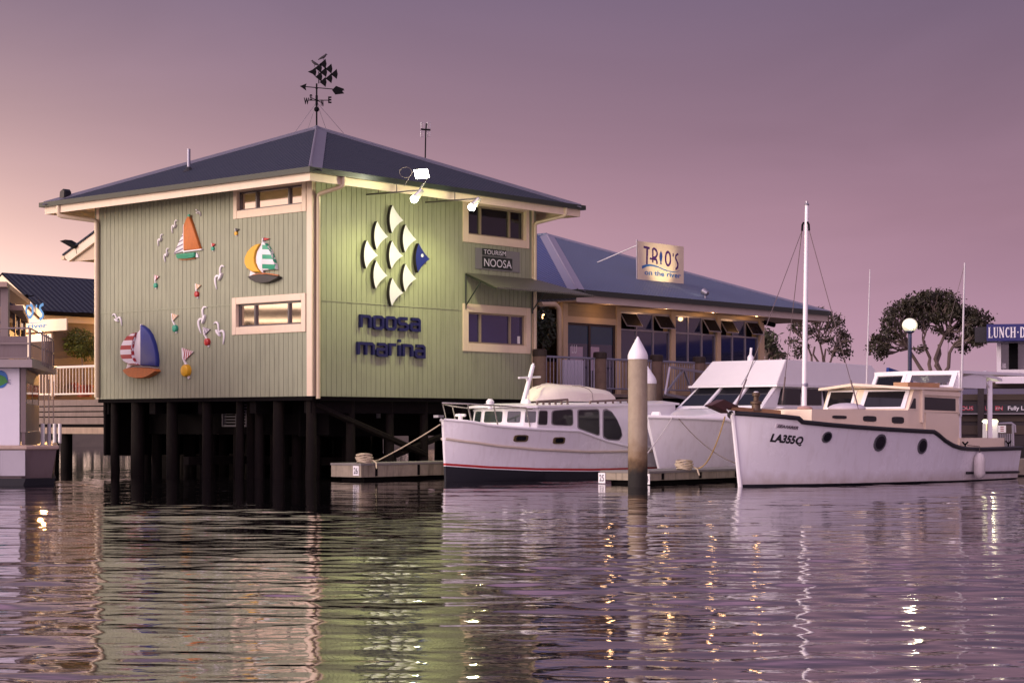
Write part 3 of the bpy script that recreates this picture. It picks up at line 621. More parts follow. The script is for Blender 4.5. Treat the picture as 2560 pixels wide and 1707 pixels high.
mb = MB(); mb.tube([c - fx * .1, c - fx * .25 - Vector((0, 0, .2)), RF.p(us, 7.27, 1.9)], .02, 6); mb.build('bracket', ALU, t)
mb = MB(); c2 = c - sx_ * .0 + Vector((-.42, 0, .02)); mb.tube([c2 + Vector((.16 * math.cos(a), .0, .13 * math.sin(a))) for a in [i * .45 for i in range(15)]] + [c2 + Vector((-.05, 0, -.35))], .006, 5); mb.build('cable', ROPED, t)
lamp('flood_glow', 'SPOT', c + fx * .12, FLW * .4, FLC, c + fx * 5, t, .15, 135, .7)
# ================================================================== FISH EMBLEM AND LETTERING
SIGNW = mat('white_sign_face', (.62, .62, .70), .35, 0, .03, 2); SIGNB = mat('navy_sign_face', (.012, .02, .16), .35, 0, .05, 2); SIGNE = mat('dark_sign_edge', (.018, .014, .012), .6, 0, .2, 4)
EM = thing('fish_emblem', 'fish emblem of eight white scales and a blue head on the green wall', 'wall emblem', RF.p(3.2, 4.6, 0))
def qbez(a, b, c_, n=7): return [((1 - t) ** 2 * a[0] + 2 * t * (1 - t) * b[0] + t * t * c_[0], (1 - t) ** 2 * a[1] + 2 * t * (1 - t) * b[1] + t * t * c_[1]) for t in [i / n for i in range(n)]]
def scale_shape(u, z, k=1.):
    P = qbez((.10, .36), (-.10, .0), (.08, -.37), 10) + qbez((.08, -.37), (.235, -.12), (.50, -.01)) + qbez((.50, -.01), (.255, .135), (.10, .36))
    return [(u + (x - .50) * k, z + y * k) for x, y in P]
for tip in ((712, 347), (611, 455), (798, 475), (544, 580), (709, 583), (606, 714), (798, 734), (711, 828)):
    u, z = RF.hit(*q(z3, tip)[0], .14); mb = MB(); mb.plate(RF, scale_shape(u, z), .045, .15, 1); mb.box(RF, u - .36, u - .3, z - .04, z + .04, .012, .045); mb.build('fish_scale', [SIGNW, SIGNE], EM)
u, z = RF.hit(*q(z3, (888, 604))[0], .14); mb = MB(); mb.plate(RF, scale_shape(u, z, 1.06), .045, .15, 1); hd = mb.build('fish_head', [SIGNB, SIGNE], EM)
ue, ze = RF.hit(*q(z3, (838, 582))[0], .15); mb = MB(); mb.plate(RF, [(ue + .045 * math.cos(i * .524), ze + .045 * math.sin(i * .524)) for i in range(12)], .151, .156); mb.build('eye', SIGNW, hd)
def glyph(ch):
    """Rounded square letters as strokes on a 1 x 1 cell: list of (points, closed)."""
    r = .14; w = .74
    def arch(x0, x1): return [(x0, 0), (x0, 1 - r * .3), (x0, 1)] 
    tr_ = [(w - r, 1), (w, 1 - r), (w, 0)]
    if ch == 'n': return [[(0, 0), (0, 1), (w - r, 1), (w, 1 - r), (w, 0)]], w
    if ch == 'm': return [[(0, 0), (0, 1), (1.22 - r, 1), (1.22, 1 - r), (1.22, 0)], [(.61, .9), (.61, 0)]], 1.22
    if ch == 'r': return [[(0, 0), (0, 1), (.5, 1)]], .5
    if ch == 'i': return [[(0, 0), (0, 1.0)]], 0
    if ch == 'o': return [[(w / 2, 0), (r, 0), (0, r), (0, 1 - r), (r, 1), (w - r, 1), (w, 1 - r), (w, r), (w - r, 0), (w / 2, 0)]], w
    if ch == 's': return [[(w, 1), (r, 1), (0, 1 - r), (0, .5 + r), (r, .5), (w - r, .5), (w, .5 - r), (w, r), (w - r, 0), (0, 0)]], w
    if ch == 'a': return [[(.08, 1), (w - r, 1), (w, 1 - r), (w, 0), (r, 0), (0, r), (0, .55 - r), (r, .55), (w - .1, .55)]], w
def word(s, u0, u1, z0, z1, sw=.21):
    """Letters with stroke weight sw (of the x-height), fitted between u0..u1."""
    x = 0; items = []; gap = .24
    for ch in s:
        strokes, w = glyph(ch); items.append((x, strokes)); x += w + sw + gap - .12
    tot = x - gap + .12 - sw + sw; H = (z1 - z0); k = (u1 - u0) / tot
    t = thing('wall_lettering', 'navy lettering of a five letter word under the fish emblem' if s[0] == 'n' else 'navy lettering of a six letter word, lower of the two lines', 'lettering', RF.p((u0 + u1) / 2, z0, 0), 'navy words on the green wall')
    for (x, strokes), ch in zip(items, s):
        mb = MB()
        for j, P in enumerate(strokes):
            pts = [(u0 + (x + sw / 2 + px) * k, z0 + sw * H / 2 + py * (H - sw * H)) for px, py in P]
            S = stroke(pts, sw * H)
            n = len(P)
            for i in range(n - 1):                                     # one convex piece per segment, so no overlaps show
                mb.plate(RF, [S[i], S[i + 1], S[2 * n - 2 - i], S[2 * n - 1 - i]], .03, .11 + .0006 * (i % 3) + .0003 * j)
        if ch == 'i': cu = u0 + (x + sw / 2) * k; mb.box(RF, cu - sw * H / 2, cu + sw * H / 2, z1 + .1 * H, z1 + .1 * H + sw * H, .03, .11)
        mb.build('letter', NAVY, t)
a, b = RF.hit(*q(z3, (424, 1068))[0], .08), RF.hit(*q(z3, (826, 1090))[0], .08); ht = RF.hit(*q(z3, (424, 972))[0], .08)[1] - a[1]
word('noosa', a[0], b[0], (a[1] + b[1]) / 2, (a[1] + b[1]) / 2 + ht)
a, b = RF.hit(*q(z3, (406, 1248))[0], .08), RF.hit(*q(z3, (858, 1266))[0], .08); ht = RF.hit(*q(z3, (406, 1153))[0], .08)[1] - a[1]
word('marina', a[0], b[0], (a[1] + b[1]) / 2, (a[1] + b[1]) / 2 + ht)
# small office sign
SGB = mat('clear_grey_board', (.20, .21, .19), .15, 0, .05, 2); SGG = mat('dark_green_plate', (.012, .022, .012), .4, 0, .1, 4)
p0 = RF.hit(*q(z3, (1190, 668))[0], .03); p1 = RF.hit(*q(z3, (1485, 560))[0], .03)
t = thing('office_sign', 'small grey sign board with two dark green word plates above the canopy', 'sign', RF.p((p0[0] + p1[0]) / 2, p0[1], .02))
mb = MB(); mb.box(RF, p0[0], p1[0], p0[1], p1[1], .02, .035); mb.build('board', SGB, t)
for s, a, b in (('TOURISM', (1238, 577), (1397, 549)), ('NOOSA', (1238, 664), (1437, 605))):
    (ua, za), (ub, zb2) = RF.hit(*q(z3, a)[0], .04), RF.hit(*q(z3, b)[0], .04)
    mb = MB(); mb.box(RF, ua, ub, za, zb2, .0351, .043); pl = mb.build('word_plate', SGG, t)
    mb = MB(); h = zb2 - za; text_on(mb, s, RF, ua + .13 * h + .03, ub - .1 * h, za + .17 * h, zb2 - .17 * h, .045); mb.build('lettering', TEXTW, pl)
# ================================================================== ORNAMENTS ON THE LEFT WALL
D0 = .014
def orn(name, label, cat, zz, pieces, group):
    """pieces: (part name, material, thickness, outline in zoomed photo pixels, lift)."""
    allp = [p for pc in pieces for p in LF.hits(q(zz, *pc[3]), .05)]
    t = thing(name, label, cat, LF.p(sum(p[0] for p in allp) / len(allp), min(p[1] for p in allp), 0), group)
    for nm, m, th, P, lift in pieces:
        mb = MB(); mb.puff(LF, LF.hits(q(zz, *P), .05), D0 + lift, D0 + lift + th); mb.build(nm, m, t, True)
    return t
S1 = striped('white_purple_stripes', (.78, .77, .76), (.10, .06, .12), .115, .03, .26, slant=-.28)
S2 = striped('white_green_stripes', (.78, .78, .76), (.05, .36, .20), .245, .185, .47, slant=.08)
S3 = striped('white_red_stripes', (.78, .76, .77), (.36, .018, .025), .252, .08, .47, slant=-.0)
g = 'sailing boat ornaments on the wall'
orn('boat_ornament', 'sailing boat ornament with an orange mainsail and green hull', 'wall ornament', z1, [
    ('jib', S1, .05, [(1143, 905), (1105, 990), (1068, 1072), (1143, 1052)], 0), ('mainsail', ORANGE, .08, [(1170, 800), (1190, 778), (1222, 868), (1276, 1034), (1215, 1042), (1148, 1044), (1147, 860)], .0),
    ('boom', WHITE, .04, [(1143, 1048), (1282, 1032), (1282, 1040), (1143, 1058)], .02), ('mast', WHITE, .035, [(1141, 850), (1149, 850), (1150, 1062), (1142, 1062)], .02), ('sail_tip', TEAL, .03, [(1180, 778), (1196, 772), (1200, 792), (1186, 790)], .06),
    ('hull', GREENP, .10, [(1094, 1073), (1235, 1058), (1236, 1086), (1228, 1098), (1160, 1108), (1106, 1106), (1096, 1092)], .0), ('rudder', WHITE, .04, [(1237, 1060), (1248, 1075), (1252, 1096), (1234, 1098)], 0),
    ('keel_stripe', ORANGE, .05, [(1104, 1108), (1160, 1110), (1232, 1099), (1228, 1106), (1160, 1116), (1112, 1114)], 0)], g)
orn('boat_ornament', 'sailing boat ornament with a yellow spinnaker and black hull', 'wall ornament', zb, [
    ('spinnaker', YELLOW, .13, [(495, 258), (445, 268), (395, 295), (335, 360), (297, 445), (295, 515), (325, 580), (400, 632), (500, 636), (455, 580), (428, 510), (423, 440), (440, 355)], 0),
    ('jib', WHITE, .07, [(498, 255), (513, 218), (513, 636), (502, 636), (457, 580), (430, 510), (425, 440), (442, 355)], 0),
    ('mainsail', S2, .10, [(516, 218), (545, 240), (590, 292), (632, 372), (660, 450), (685, 530), (698, 593), (600, 604), (516, 610)], 0),
    ('pennant', RED, .03, [(518, 178), (598, 192), (560, 208), (518, 218)], .01), ('mast', WHITE, .05, [(508, 185), (518, 178), (520, 640), (512, 640)], .02), ('stern_patch', WHITE, .04, [(345, 608), (420, 650), (330, 682)], 0),
    ('deck', ORANGE, .06, [(335, 684), (390, 656), (470, 640), (560, 640), (650, 652), (712, 664), (712, 676), (560, 652), (400, 668)], 0),
    ('hull', BLACKP, .15, [(338, 692), (400, 670), (490, 656), (600, 664), (712, 682), (745, 690), (738, 712), (650, 756), (540, 778), (440, 764), (375, 730)], .0)], g)
orn('boat_ornament', 'sailing boat ornament with a red striped spinnaker and dark blue mainsail', 'wall ornament', zc, [
    ('spinnaker', S3, .16, [(655, 437), (590, 455), (520, 500), (460, 580), (425, 670), (418, 750), (430, 830), (470, 890), (540, 930), (600, 952), (690, 944), (640, 890), (612, 820), (600, 720), (612, 600), (640, 500)], 0),
    ('jib', WHITE, .08, [(658, 440), (702, 385), (702, 950), (690, 944), (642, 890), (614, 820), (602, 720), (614, 600), (642, 500)], 0),
    ('mainsail', BLUEP, .12, [(713, 325), (745, 335), (810, 385), (870, 470), (920, 600), (955, 760), (967, 880), (960, 965), (713, 950)], 0), ('mast', WHITE, .06, [(700, 310), (713, 308), (713, 955), (700, 955)], .02),
    ('stern_patch', WHITE, .05, [(490, 920), (565, 952), (468, 1005)], 0), ('deck', mat('grey_deck_paint', (.35, .33, .32), .5), .06, [(498, 990), (620, 955), (800, 958), (962, 985), (962, 998), (800, 978), (620, 974)], 0),
    ('hull', ORANGE, .19, [(462, 1022), (520, 994), (620, 980), (800, 986), (965, 1004), (990, 1040), (900, 1105), (800, 1145), (680, 1152), (560, 1124), (490, 1064)], 0)], g)
def gull(label, zz, c, s, ang, mir, group='gull ornaments on the wall'):
    ca, sa = math.cos(R(ang)), math.sin(R(ang))
    c0 = LF.hit(*q(zz, c)[0], .05)
    k = s * zz[2] / 74.0                                              # wall metres
    def T(x, y): x *= mir; return (c0[0] + (x * ca - y * sa) * k, c0[1] + (x * sa + y * ca) * k)
    t = thing('gull_ornament', label, 'wall ornament', LF.p(c0[0], c0[1] - .2 * k, 0), group)
    for nm, path, wd in (('wing', smooth_tab([(-.52, .2), (-.40, .33), (-.24, .30), (-.12, .12), (.0, -.05)], 3), .095), ('wing', smooth_tab([(-.05, -.05), (.08, .09), (.24, .10), (.36, -.08), (.43, -.42)], 3), .11)):
        n = len(path); P = [T(*p) for p in path]; L = []; Rr = []
        for i, p in enumerate(P):
            a = Vector(P[min(i + 1, n - 1)]) - Vector(P[max(i - 1, 0)]); a.normalize(); w = wd * k * (.12 + .88 * math.sin(math.pi * min(.97, max(.03, i / (n - 1)))) ** .7) / 2
            L.append((p[0] - a.y * w, p[1] + a.x * w)); Rr.append((p[0] + a.y * w, p[1] - a.x * w))
        mb = MB(); mb.plate(LF, L + Rr[::-1], D0, D0 + .04); mb.build(nm, WHITE, t, bevel=.008)
    mb = MB(); mb.puff(LF, [T(-.07 + .21 * math.cos(a) * ca2 - .065 * math.sin(a) * sa2, -.06 + .21 * math.cos(a) * sa2 + .065 * math.sin(a) * ca2) for a in [i * .4488 for i in range(14)] for ca2, sa2 in [(math.cos(-.45), math.sin(-.45))]], D0 + .001, D0 + .07, .15); mb.build('body', WHITE, t, True)
gull('white gull ornament right above the tip of the orange mainsail', z1, (1250, 758), 52, -5, 1)
gull('white gull ornament nearest the left edge of the orange mainsail, topmost of three', z1, (1070, 860), 75, 22, -1)
gull('white gull ornament farthest from the orange mainsail, middle of three', z1, (963, 962), 68, 22, -1)
gull('white gull ornament level with the green hull, lowest of three', z1, (1010, 1075), 74, 32, -1)
gull('large white gull ornament left of the black hulled boat ornament', z1, (1408, 1240), 128, 28, -1)
gull('white gull ornament above left of the red striped spinnaker', zc, (325, 235), 205, 0, 1)
gull('white gull ornament with raised wing above the red ball buoy ornament', zc, (1640, 235), 290, 38, -1)
gull('white gull ornament beside the lower left window', zc, (1905, 435), 270, -22, 1)
def buoy(label, zz, flag, ball, r, fm, bmt, striped_ball=False):
    c0 = LF.hit(*q(zz, ball)[0], .05); f0 = LF.hit(*q(zz, flag)[0], .05); rr = r * zz[2] / 68
    t = thing('buoy_ornament', label, 'wall ornament', LF.p(c0[0], c0[1] - rr, 0), 'marker buoy ornaments on the wall')
    mb = MB(); n = 20; mb.puff(LF, [(c0[0] + rr * math.cos(6.2832 * i / n), c0[1] + rr * 1.02 * math.sin(6.2832 * i / n)) for i in range(n)], D0, D0 + rr * .9, .22); mb.build('ball', bmt, t, True)
    w = rr * .34; dx, dz_ = c0[0] - f0[0], c0[1] - f0[1]
    P = [(f0[0] + w / 2, f0[1]), (f0[0] + w / 2 + dx * .12, f0[1] + dz_ * .45), (c0[0] - dx * .15, c0[1] + rr * .9)]
    mb = MB(); S = stroke(P, w)
    for i in range(2): mb.plate(LF, [S[i], S[i + 1], S[4 - i], S[5 - i]], D0 + .001 * i, D0 + .035)
    mb.build('stick', WHITE, t); mb = MB(); mb.plate(LF, stroke([(c0[0] + rr * .3, c0[1] - rr * .9), (c0[0] + rr * .55, c0[1] - rr * 1.3)], rr * .42), D0 + .002, D0 + .04); mb.build('peg', WHITE, t)
    mb = MB(); fh = rr * 2.15; mb.plate(LF, [(f0[0] + w, f0[1] - .0), (f0[0] + w + rr * 2.7, f0[1] - fh * .32), (f0[0] + w + rr * .35, f0[1] - fh)], D0 + .005, D0 + .04); mb.build('flag', fm, t)
FS1 = striped('red_white_flag', (.75, .72, .7), (.34, .015, .03), .085, .0, .5, 'u', -.2); FS2 = striped('purple_white_flag', (.75, .72, .7), (.05, .03, .12), .06, .0, .5, 'u', -.4); FS3 = striped('orange_white_flag', (.75, .70, .6), (.60, .30, .08), .07, .0, .5, 'u', -.2)
buoy('teal ball buoy ornament with a pink and white flag, on the upper left wall', z1, (920, 1228), (929, 1308), 14, FS1, TEAL)
buoy('red ball buoy ornament with a yellow flag, between two gulls above the joint', z1, (1228, 1294), (1240, 1374), 16, FS3, RED)
buoy('tiny teal ball buoy ornament with a dark red flag, right of the orange sail', z1, (1350, 988), (1359, 1030), 11, RED, TEAL)
buoy('tiny yellow ball buoy ornament with a black flag under the upper left window', z1, (1528, 876), (1535, 916), 11, BLACKP, YELLOW)
buoy('teal ball buoy ornament with an orange striped flag, just under the joint line', zc, (1162, 145), (1222, 378), 40, FS3, TEAL)
buoy('red ball buoy ornament with a purple striped flag, between two gulls', zc, (1650, 358), (1720, 588), 41, FS2, RED)
buoy('large yellow ball buoy ornament with a red striped flag, lowest on the wall', zc, (1322, 680), (1402, 1030), 68, FS1, YELLOW)
# ================================================================== RESTAURANT ON THE RIGHT
TD = -2.5; DECKZ = 2.30
TF = Fr(*RF.p(0, 0, TD)[:2], .6575, .7535)                   # its front wall
T0, T1 = TF.hit(*q(z4, (302, 800))[0])[0], TF.hit(*q(z4, (1746, 800))[0])[0]
TB = thing('river_restaurant', 'low waterside restaurant with a hipped blue grey roof and a long row of windows', 'building', TF.p((T0 + T1) / 2, DECKZ, -4))
e0 = RF.hit(*q(z4, (412, 526))[0], -1.6); e1 = RF.hit(*q(z4, (2215, 690))[0], -1.6); TEZ = (e0[1] + e1[1]) / 2
hw = (e1[0] - e0[0]) / 2
Fl, Fr_ = RF.p(e0[0], TEZ, -1.6), RF.p(e1[0], TEZ, -1.6)
dpt = 7.35; rp = RF.p(e0[0] + hw, 0, -1.6 - dpt); rz = at(*q(z4, (218, 135))[0], rp.y).z
Rp = Vector((rp.x, rp.y, rz)); Rb = Rp + V_ * 9
Bl, Br_ = Fl + V_ * 18, Fr_ + V_ * 18
def sheet(name, pts, m, root, th=.05):
    mb = MB(); n = len(pts); mb.prism([Vector(p) for p in pts], [Vector(p) - Vector((0, 0, th)) for p in pts]); return mb.build(name, m, root)
rf_ = sheet('roof', [Fl, Fr_, Rp], GREYROOF, TB)
sheet('roof', [Bl, Fl, Rp, Rb], BLUEROOF, TB); sheet('roof', [Fr_, Br_, Rb, Rp], GREYROOF, TB)
hip_cap(rf_, (Fl, Rp), Fr_, Bl, .26, mat('grey_hip_flashing', (.24, .235, .30), .35, .3, .1, 3)); hip_cap(rf_, (Fr_, Rp), Fl, Br_, .2, mat('grey_hip_flashing', (0, 0, 0)))
mb = MB(); mb.tube([Rp + Vector((0, 0, .02)), Rb + Vector((0, 0, .02))], .05, 6); mb.build('ridge_cap', GREYROOF, rf_)
ET = Fr(Fl.x, Fl.y, .6575, .7535); EL = (Fr_ - Fl).length
ES = Fr(Fr_.x, Fr_.y, -.7535, .6575)
mb = MB(); mb.box(ET, -.1, EL + .1, TEZ - .14, TEZ + .015, -.02, .10); mb.build('gutter', GUTTER, TB)
mb = MB(); mb.box(Fr(Fl.x, Fl.y, .7535, -.6575), -14, 0, TEZ - .14, TEZ + .015, 0, .1); mb.build('gutter', GUTTER, TB)
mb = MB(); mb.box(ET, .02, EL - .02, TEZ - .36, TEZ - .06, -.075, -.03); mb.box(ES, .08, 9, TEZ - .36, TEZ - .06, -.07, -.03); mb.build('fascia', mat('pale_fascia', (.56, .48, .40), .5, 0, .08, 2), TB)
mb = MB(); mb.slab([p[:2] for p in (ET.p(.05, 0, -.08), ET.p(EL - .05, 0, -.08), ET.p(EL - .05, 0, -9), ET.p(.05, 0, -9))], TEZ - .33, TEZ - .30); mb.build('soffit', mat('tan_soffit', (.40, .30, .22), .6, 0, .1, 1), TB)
TOPZ = TEZ - .332
CLAD = mat('tan_weatherboard', (.30, .22, .13), .6, 0, .1, 1.5, .1, 40)
TRIM = mat('tan_trim', (.52, .40, .25), .5, 0, .07, 2)
def tu(x, y=800, z=z4): return TF.hit(*q(z, (x, y))[0])
cols = [(302, 336), (686, 717), (1077, 1109), (1406, 1434), (1712, 1746)]
cu = [(tu(a)[0], tu(b)[0]) for a, b in cols]
for a, b in cu:
    mb = MB(); mb.box(TF, a, b, DECKZ, TOPZ, -.12, .05); mb.build('column', TRIM, TB, bevel=.008)
HZ = tu(900, 668)[1]; HZ = min(HZ, TOPZ - .12)
SILL = TF.hit(*q(zt, (1800, 945))[0])[1]; TRZ = tu(900, 822)[1]
mb = MB(); mb.box(TF, cu[1][1], cu[4][0], HZ, TOPZ, -.12, .03); mb.build('head_beam', TRIM, TB)
mb = MB()
for (a, b), (c, d) in zip(cu[1:], cu[2:]):
    k = 0
    while DECKZ + .14 * k < SILL - .14:
        zz = DECKZ + .14 * k; mb.plate(TF, [(b, zz), (c, zz), (c, zz + .135), (b, zz + .135)], -.08, .0); k += 1
    mb.box(TF, b, c, zz + .14, SILL, -.1, .04)
mb.build('wall', CLAD, TB)
mb = MB(); mb.box(TF, cu[4][0] + .3, cu[4][1], DECKZ, TOPZ, -9, -.13); mb.build('wall', CLAD, TB)
# glazed bays: three lights wide, an opening row above a fixed row
TGL = mat('restaurant_glass', (.010, .014, .045), .05, 0, .1, 1.2, spec=.8, coat=.5)
TGB = mat('blue_blind_glass', (.02, .05, .085), .12, 0, .12, 2)
opened = {0: (0, 2), 1: (2,), 2: (0, 2)}
for bi, ((a, b), (c, d)) in enumerate(zip(cu[1:], cu[2:])):
    u0, u1 = b, c; w3 = (u1 - u0) / 3
    mb = MB()
    for k in range(4): x = u0 + w3 * k; mb.box(TF, max(u0, x - .025), min(u1, x + .025), SILL, HZ, -.09, -.02)
    for k in range(3):
        for zz in (SILL, TRZ - .03, HZ - .05): mb.box(TF, u0 + w3 * k + .0255, u0 + w3 * (k + 1) - .0255, zz, zz + .05, -.088, -.022)
    wf = mb.build('window', ALUL, TB)
    for k in range(3):
        x0, x1 = u0 + w3 * k + .022, u0 + w3 * (k + 1) - .022
        mb = MB(); mb.box(TF, x0, x1, SILL + .045, TRZ - .025, -.075, -.055); mb.build('pane', TGL, wf)
        if k in opened[bi]:
            mb = MB(); hh = HZ - TRZ - .08
            top_l, top_r = TF.p(x0 + .02, HZ - .06, -.02), TF.p(x1 - .02, HZ - .06, -.02)
            dn = TF.N() * hh * math.sin(R(33)) + Vector((0, 0, -hh * math.cos(R(33))))
            P = [top_l, top_r, top_r + dn, top_l + dn]; nn = (P[1] - P[0]).cross(P[3] - P[0]).normalized() * .03
            for i in range(4): mb.tube([P[i], P[(i + 1) % 4]], .02, 4)
            sa = mb.build('awning_sash', ALUL, wf)
            mb = MB(); mb.prism([p + nn * .1 for p in P], [p - nn * .1 for p in P]); mb.build('pane', mat('dark_awning_glass', (.006, .006, .010), .25, 0, .1, 1), wf)
            mb = MB(); mb.box(TF, x0, x1, TRZ + .02, HZ - .05, -.3, -.28); mb.build('dark_opening', DARK, wf)
        else:
            mb = MB(); mb.box(TF, x0, x1, TRZ + .018, HZ - .045, -.075, -.055); mb.build('pane', TGL, wf)
# door bay
u0, u1 = cu[0][1], cu[1][0]; DH = tu(500, 772)[1]; BH = tu(500, 728)[1]
mb = MB(); mb.box(TF, u0, u1, DH, BH, -.12, .03); mb.build('door_head', TRIM, TB)
mb = MB(); k = 0
while BH + .16 * k < TOPZ: mb.box(TF, u0, u1, BH + .16 * k + .004, min(TOPZ, BH + .16 * (k + 1)), -.06, .0); k += 1
mb.build('wall', CLAD, TB)
mb = MB(); um = u0 + (u1 - u0) * .47
for a, b in ((u0, u0 + .06), (um - .05, um + .05), (u1 - .1, u1)): mb.box(TF, a, b, DECKZ + .03, DH, -.1, -.02)
mb.box(TF, u0 + .06, um - .05, DH - .07, DH, -.098, -.022); mb.box(TF, um + .05, u1 - .1, DH - .07, DH, -.098, -.022)
dr = mb.build('door', mat('bronze_frame', (.05, .035, .03), .4, .4, .1, 4), TB)
zb_ = TF.hit(*q(zt, (500, 640))[0])[1]
for a, b in ((u0 + .06, um - .05), (um + .05, u1 - .1)):
    mb = MB(); mb.box(TF, a, b, zb_, DH - .07, -.07, -.05); mb.build('blind_pane', TGB, dr)
    mb = MB(); mb.box(TF, a, b, DECKZ + .03, zb_, -.07, -.05); mb.build('pane', TGL, dr)
mb = MB(); PZt = TF.hit(*q(zt, (540, 695))[0])[1]
a, b = TF.hit(*q(zt, (440, 800))[0])[0], TF.hit(*q(zt, (650, 800))[0])[0]; mb.box(TF, a, b, DECKZ + .1, PZt, -.047, -.043)
a, b = TF.hit(*q(zt, (765, 800))[0])[0], TF.hit(*q(zt, (920, 800))[0])[0]; mb.box(TF, a, b, DECKZ + .8, PZt + .02, -.047, -.043)
mb.build('door_poster', mat('mauve_poster', (.42, .34, .42), .5, 0, .08, 3), dr)
mb = MB(); a, b = TF.hit(*q(zt, (470, 800))[0]), TF.hit(*q(zt, (552, 668))[0]); text_on(mb, 'LU', TF, a[0], b[0], a[1], b[1], -.040); mb.build('lettering_reflection', TEXTW, dr)  # reflection of lettering in the glass, laid on as white letters
# dark entry left of the door bay
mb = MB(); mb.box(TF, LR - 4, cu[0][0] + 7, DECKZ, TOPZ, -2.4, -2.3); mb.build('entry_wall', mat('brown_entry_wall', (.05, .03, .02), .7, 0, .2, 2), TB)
mb = MB(); k = 0
a = TF.hit(*q(z4, (110, 1200))[0], -.4)[0]; b = TF.hit(*q(z4, (262, 1200))[0], -.4)[0]
while k < 7: mb.box(TF, a, b, DECKZ + k * .15 + .005, DECKZ + k * .15 + .145, -.5, -.4); k += 1
mb.build('entry_dado', mat('brown_boards', (.22, .12, .05), .6, 0, .15, 2), TB)
pts = [TF.p(TF.hit(*q(z4, p)[0], .5)[0], TF.hit(*q(z4, p)[0], .5)[1], .5) for p in ((150, 634), (255, 634), (281, 665), (281, 1240))]; pts[-1].z = DECKZ
pipe(pts, .075, TRIM, 'downpipe', TB)
# ------------------------------------------------------------------ sign on its roof
SN = (Fr_ - Fl).cross(Rp - Fl).normalized()
sb = on_roof(*q(z4, (1010, 470))[0], Fl, SN)
SFr = Fr(sb.x, sb.y, .6575, .7535)
sp = [SFr.hit(*p) for p in q(z4, (848, 456), (1176, 488), (1172, 219), (846, 180))]
su0, su1 = (sp[0][0] + sp[3][0]) / 2, (sp[1][0] + sp[2][0]) / 2; sz0, sz1 = (sp[0][1] + sp[1][1]) / 2, (sp[2][1] + sp[3][1]) / 2
SIG = thing('roof_sign', 'cream restaurant sign board with purple and blue writing standing on the blue grey roof', 'sign', SFr.p((su0 + su1) / 2, sz0, 0), None)
SIGC = mat('cream_sign_board', (.78, .66, .46), .45, 0, .04, 2)
mb = MB(); mb.box(SFr, su0, su1, sz0, sz1, -.08, 0); mb.build('board', SIGC, SIG)
mb = MB(); mb.tube([SFr.p(su0 - .02, sz0, -.04), SFr.p(su0 - .02, sz1 + .05, -.04)], .025, 8); mb.build('post', ALUL, SIG)
ba = on_roof(*q(z4, (555, 333))[0], Fl, SN); mb = MB(); mb.tube([SFr.p(su0 - .02, sz1 - .15, -.04), ba], .022, 6); mb.build('brace', mat('pale_steel', (.6, .58, .58), .4, .2), SIG)
def trio_sign(fr, root, u0, u1, z0, z1, d, blue=False):
    """Deco word with a fish for its I, a wave, and a second line; x runs 0..328, y 0..290 downwards."""
    PUR = mat('purple_sign_ink', (.06, .012, .13), .5, 0, .05); BLU = mat('blue_sign_ink', (.03, .16, .42), .5, 0, .05); NB = mat('navy_sign_ink', (.02, .06, .25), .5, 0, .05)
    if blue: PUR = NB = BLU
    def T(x, y): return (u0 + (u1 - u0) * x / 328, z1 - (z1 - z0) * (y / 290))
    def S(mb, pts, w):
        P = [T(*p) for p in pts]; k = (u1 - u0) / 328; O = stroke(P, w * k); n = len(P)
        for i in range(n - 1): mb.plate(fr, [O[i], O[i + 1], O[2 * n - 2 - i], O[2 * n - 1 - i]], d, d + .006 + .0004 * (i % 4))
    def ell(cx_, cy, rx, ry, a0, a1, n=14): return [(cx_ + rx * math.cos(R(a0 + (a1 - a0) * i / n)), cy + ry * math.sin(R(a0 + (a1 - a0) * i / n))) for i in range(n + 1)]
    mb = MB()
    S(mb, [(38, 40), (80, 44)], 9); S(mb, [(63, 47), (61, 168)], 11)                               # T
    S(mb, [(103, 44), (103, 150)], 9); S(mb, ell(108, 78, 26, 34, -95, 95), 9); S(mb, [(82, 122), (128, 126)], 8); S(mb, smooth_tab([(112, 112), (128, 128), (134, 158)], 4), 9)   # R
    S(mb, ell(212, 108, 18, 52, 0, 360, 24), 10)                                                   # O
    S(mb, [(250, 62), (249, 88)], 7)                                                               # apostrophe
    S(mb, smooth_tab([(287, 62), (272, 74), (268, 96), (276, 118), (284, 142), (280, 168), (266, 182)], 4), 9)   # S
    mb.build('lettering', PUR, root)
    mb = MB(); fish = [(161, 54), (169, 76), (172, 100), (168, 126), (164, 142), (170, 158), (161, 153), (152, 160), (158, 142), (153, 126), (150, 100), (153, 76)]
    mb.plate(fr, [T(*p) for p in fish], d, d + .006); mb.build('fish_mark', NB, root)
    mb = MB(); up = smooth_tab([(26, 184), (70, 166), (130, 172), (200, 196), (260, 202), (304, 186)], 5); lo = smooth_tab([(28, 206), (72, 182), (130, 182), (200, 203), (260, 207), (304, 186)], 5)
    for (a, b), (c_, e) in zip(zip(up, up[1:]), zip(lo, lo[1:])): mb.plate(fr, [T(*a), T(*b), T(*e), T(c_[0], c_[1] + .05)], d, d + .0062)
    mb.build('wave_mark', BLU, root)
    mb = MB(); (ua, za), (ub, zb3) = T(44, 248), T(306, 210)
    vs, fs = text_mesh('on the river', 0, .02); mb.add([fr.p(ua + x * (ub - ua), za + y * (zb3 - za) , d + .007) for x, y, z in vs], fs); mb.build('second_line', BLU, root)
trio_sign(SFr, SIG, su0, su1, sz0, sz1, .001)
sl = on_roof(*q(z4, (1328, 590))[0], Fl, SN)
t = thing('roof_spotlight', 'small grey spotlight on the roof aimed up at the cream sign board', 'spotlight', sl)
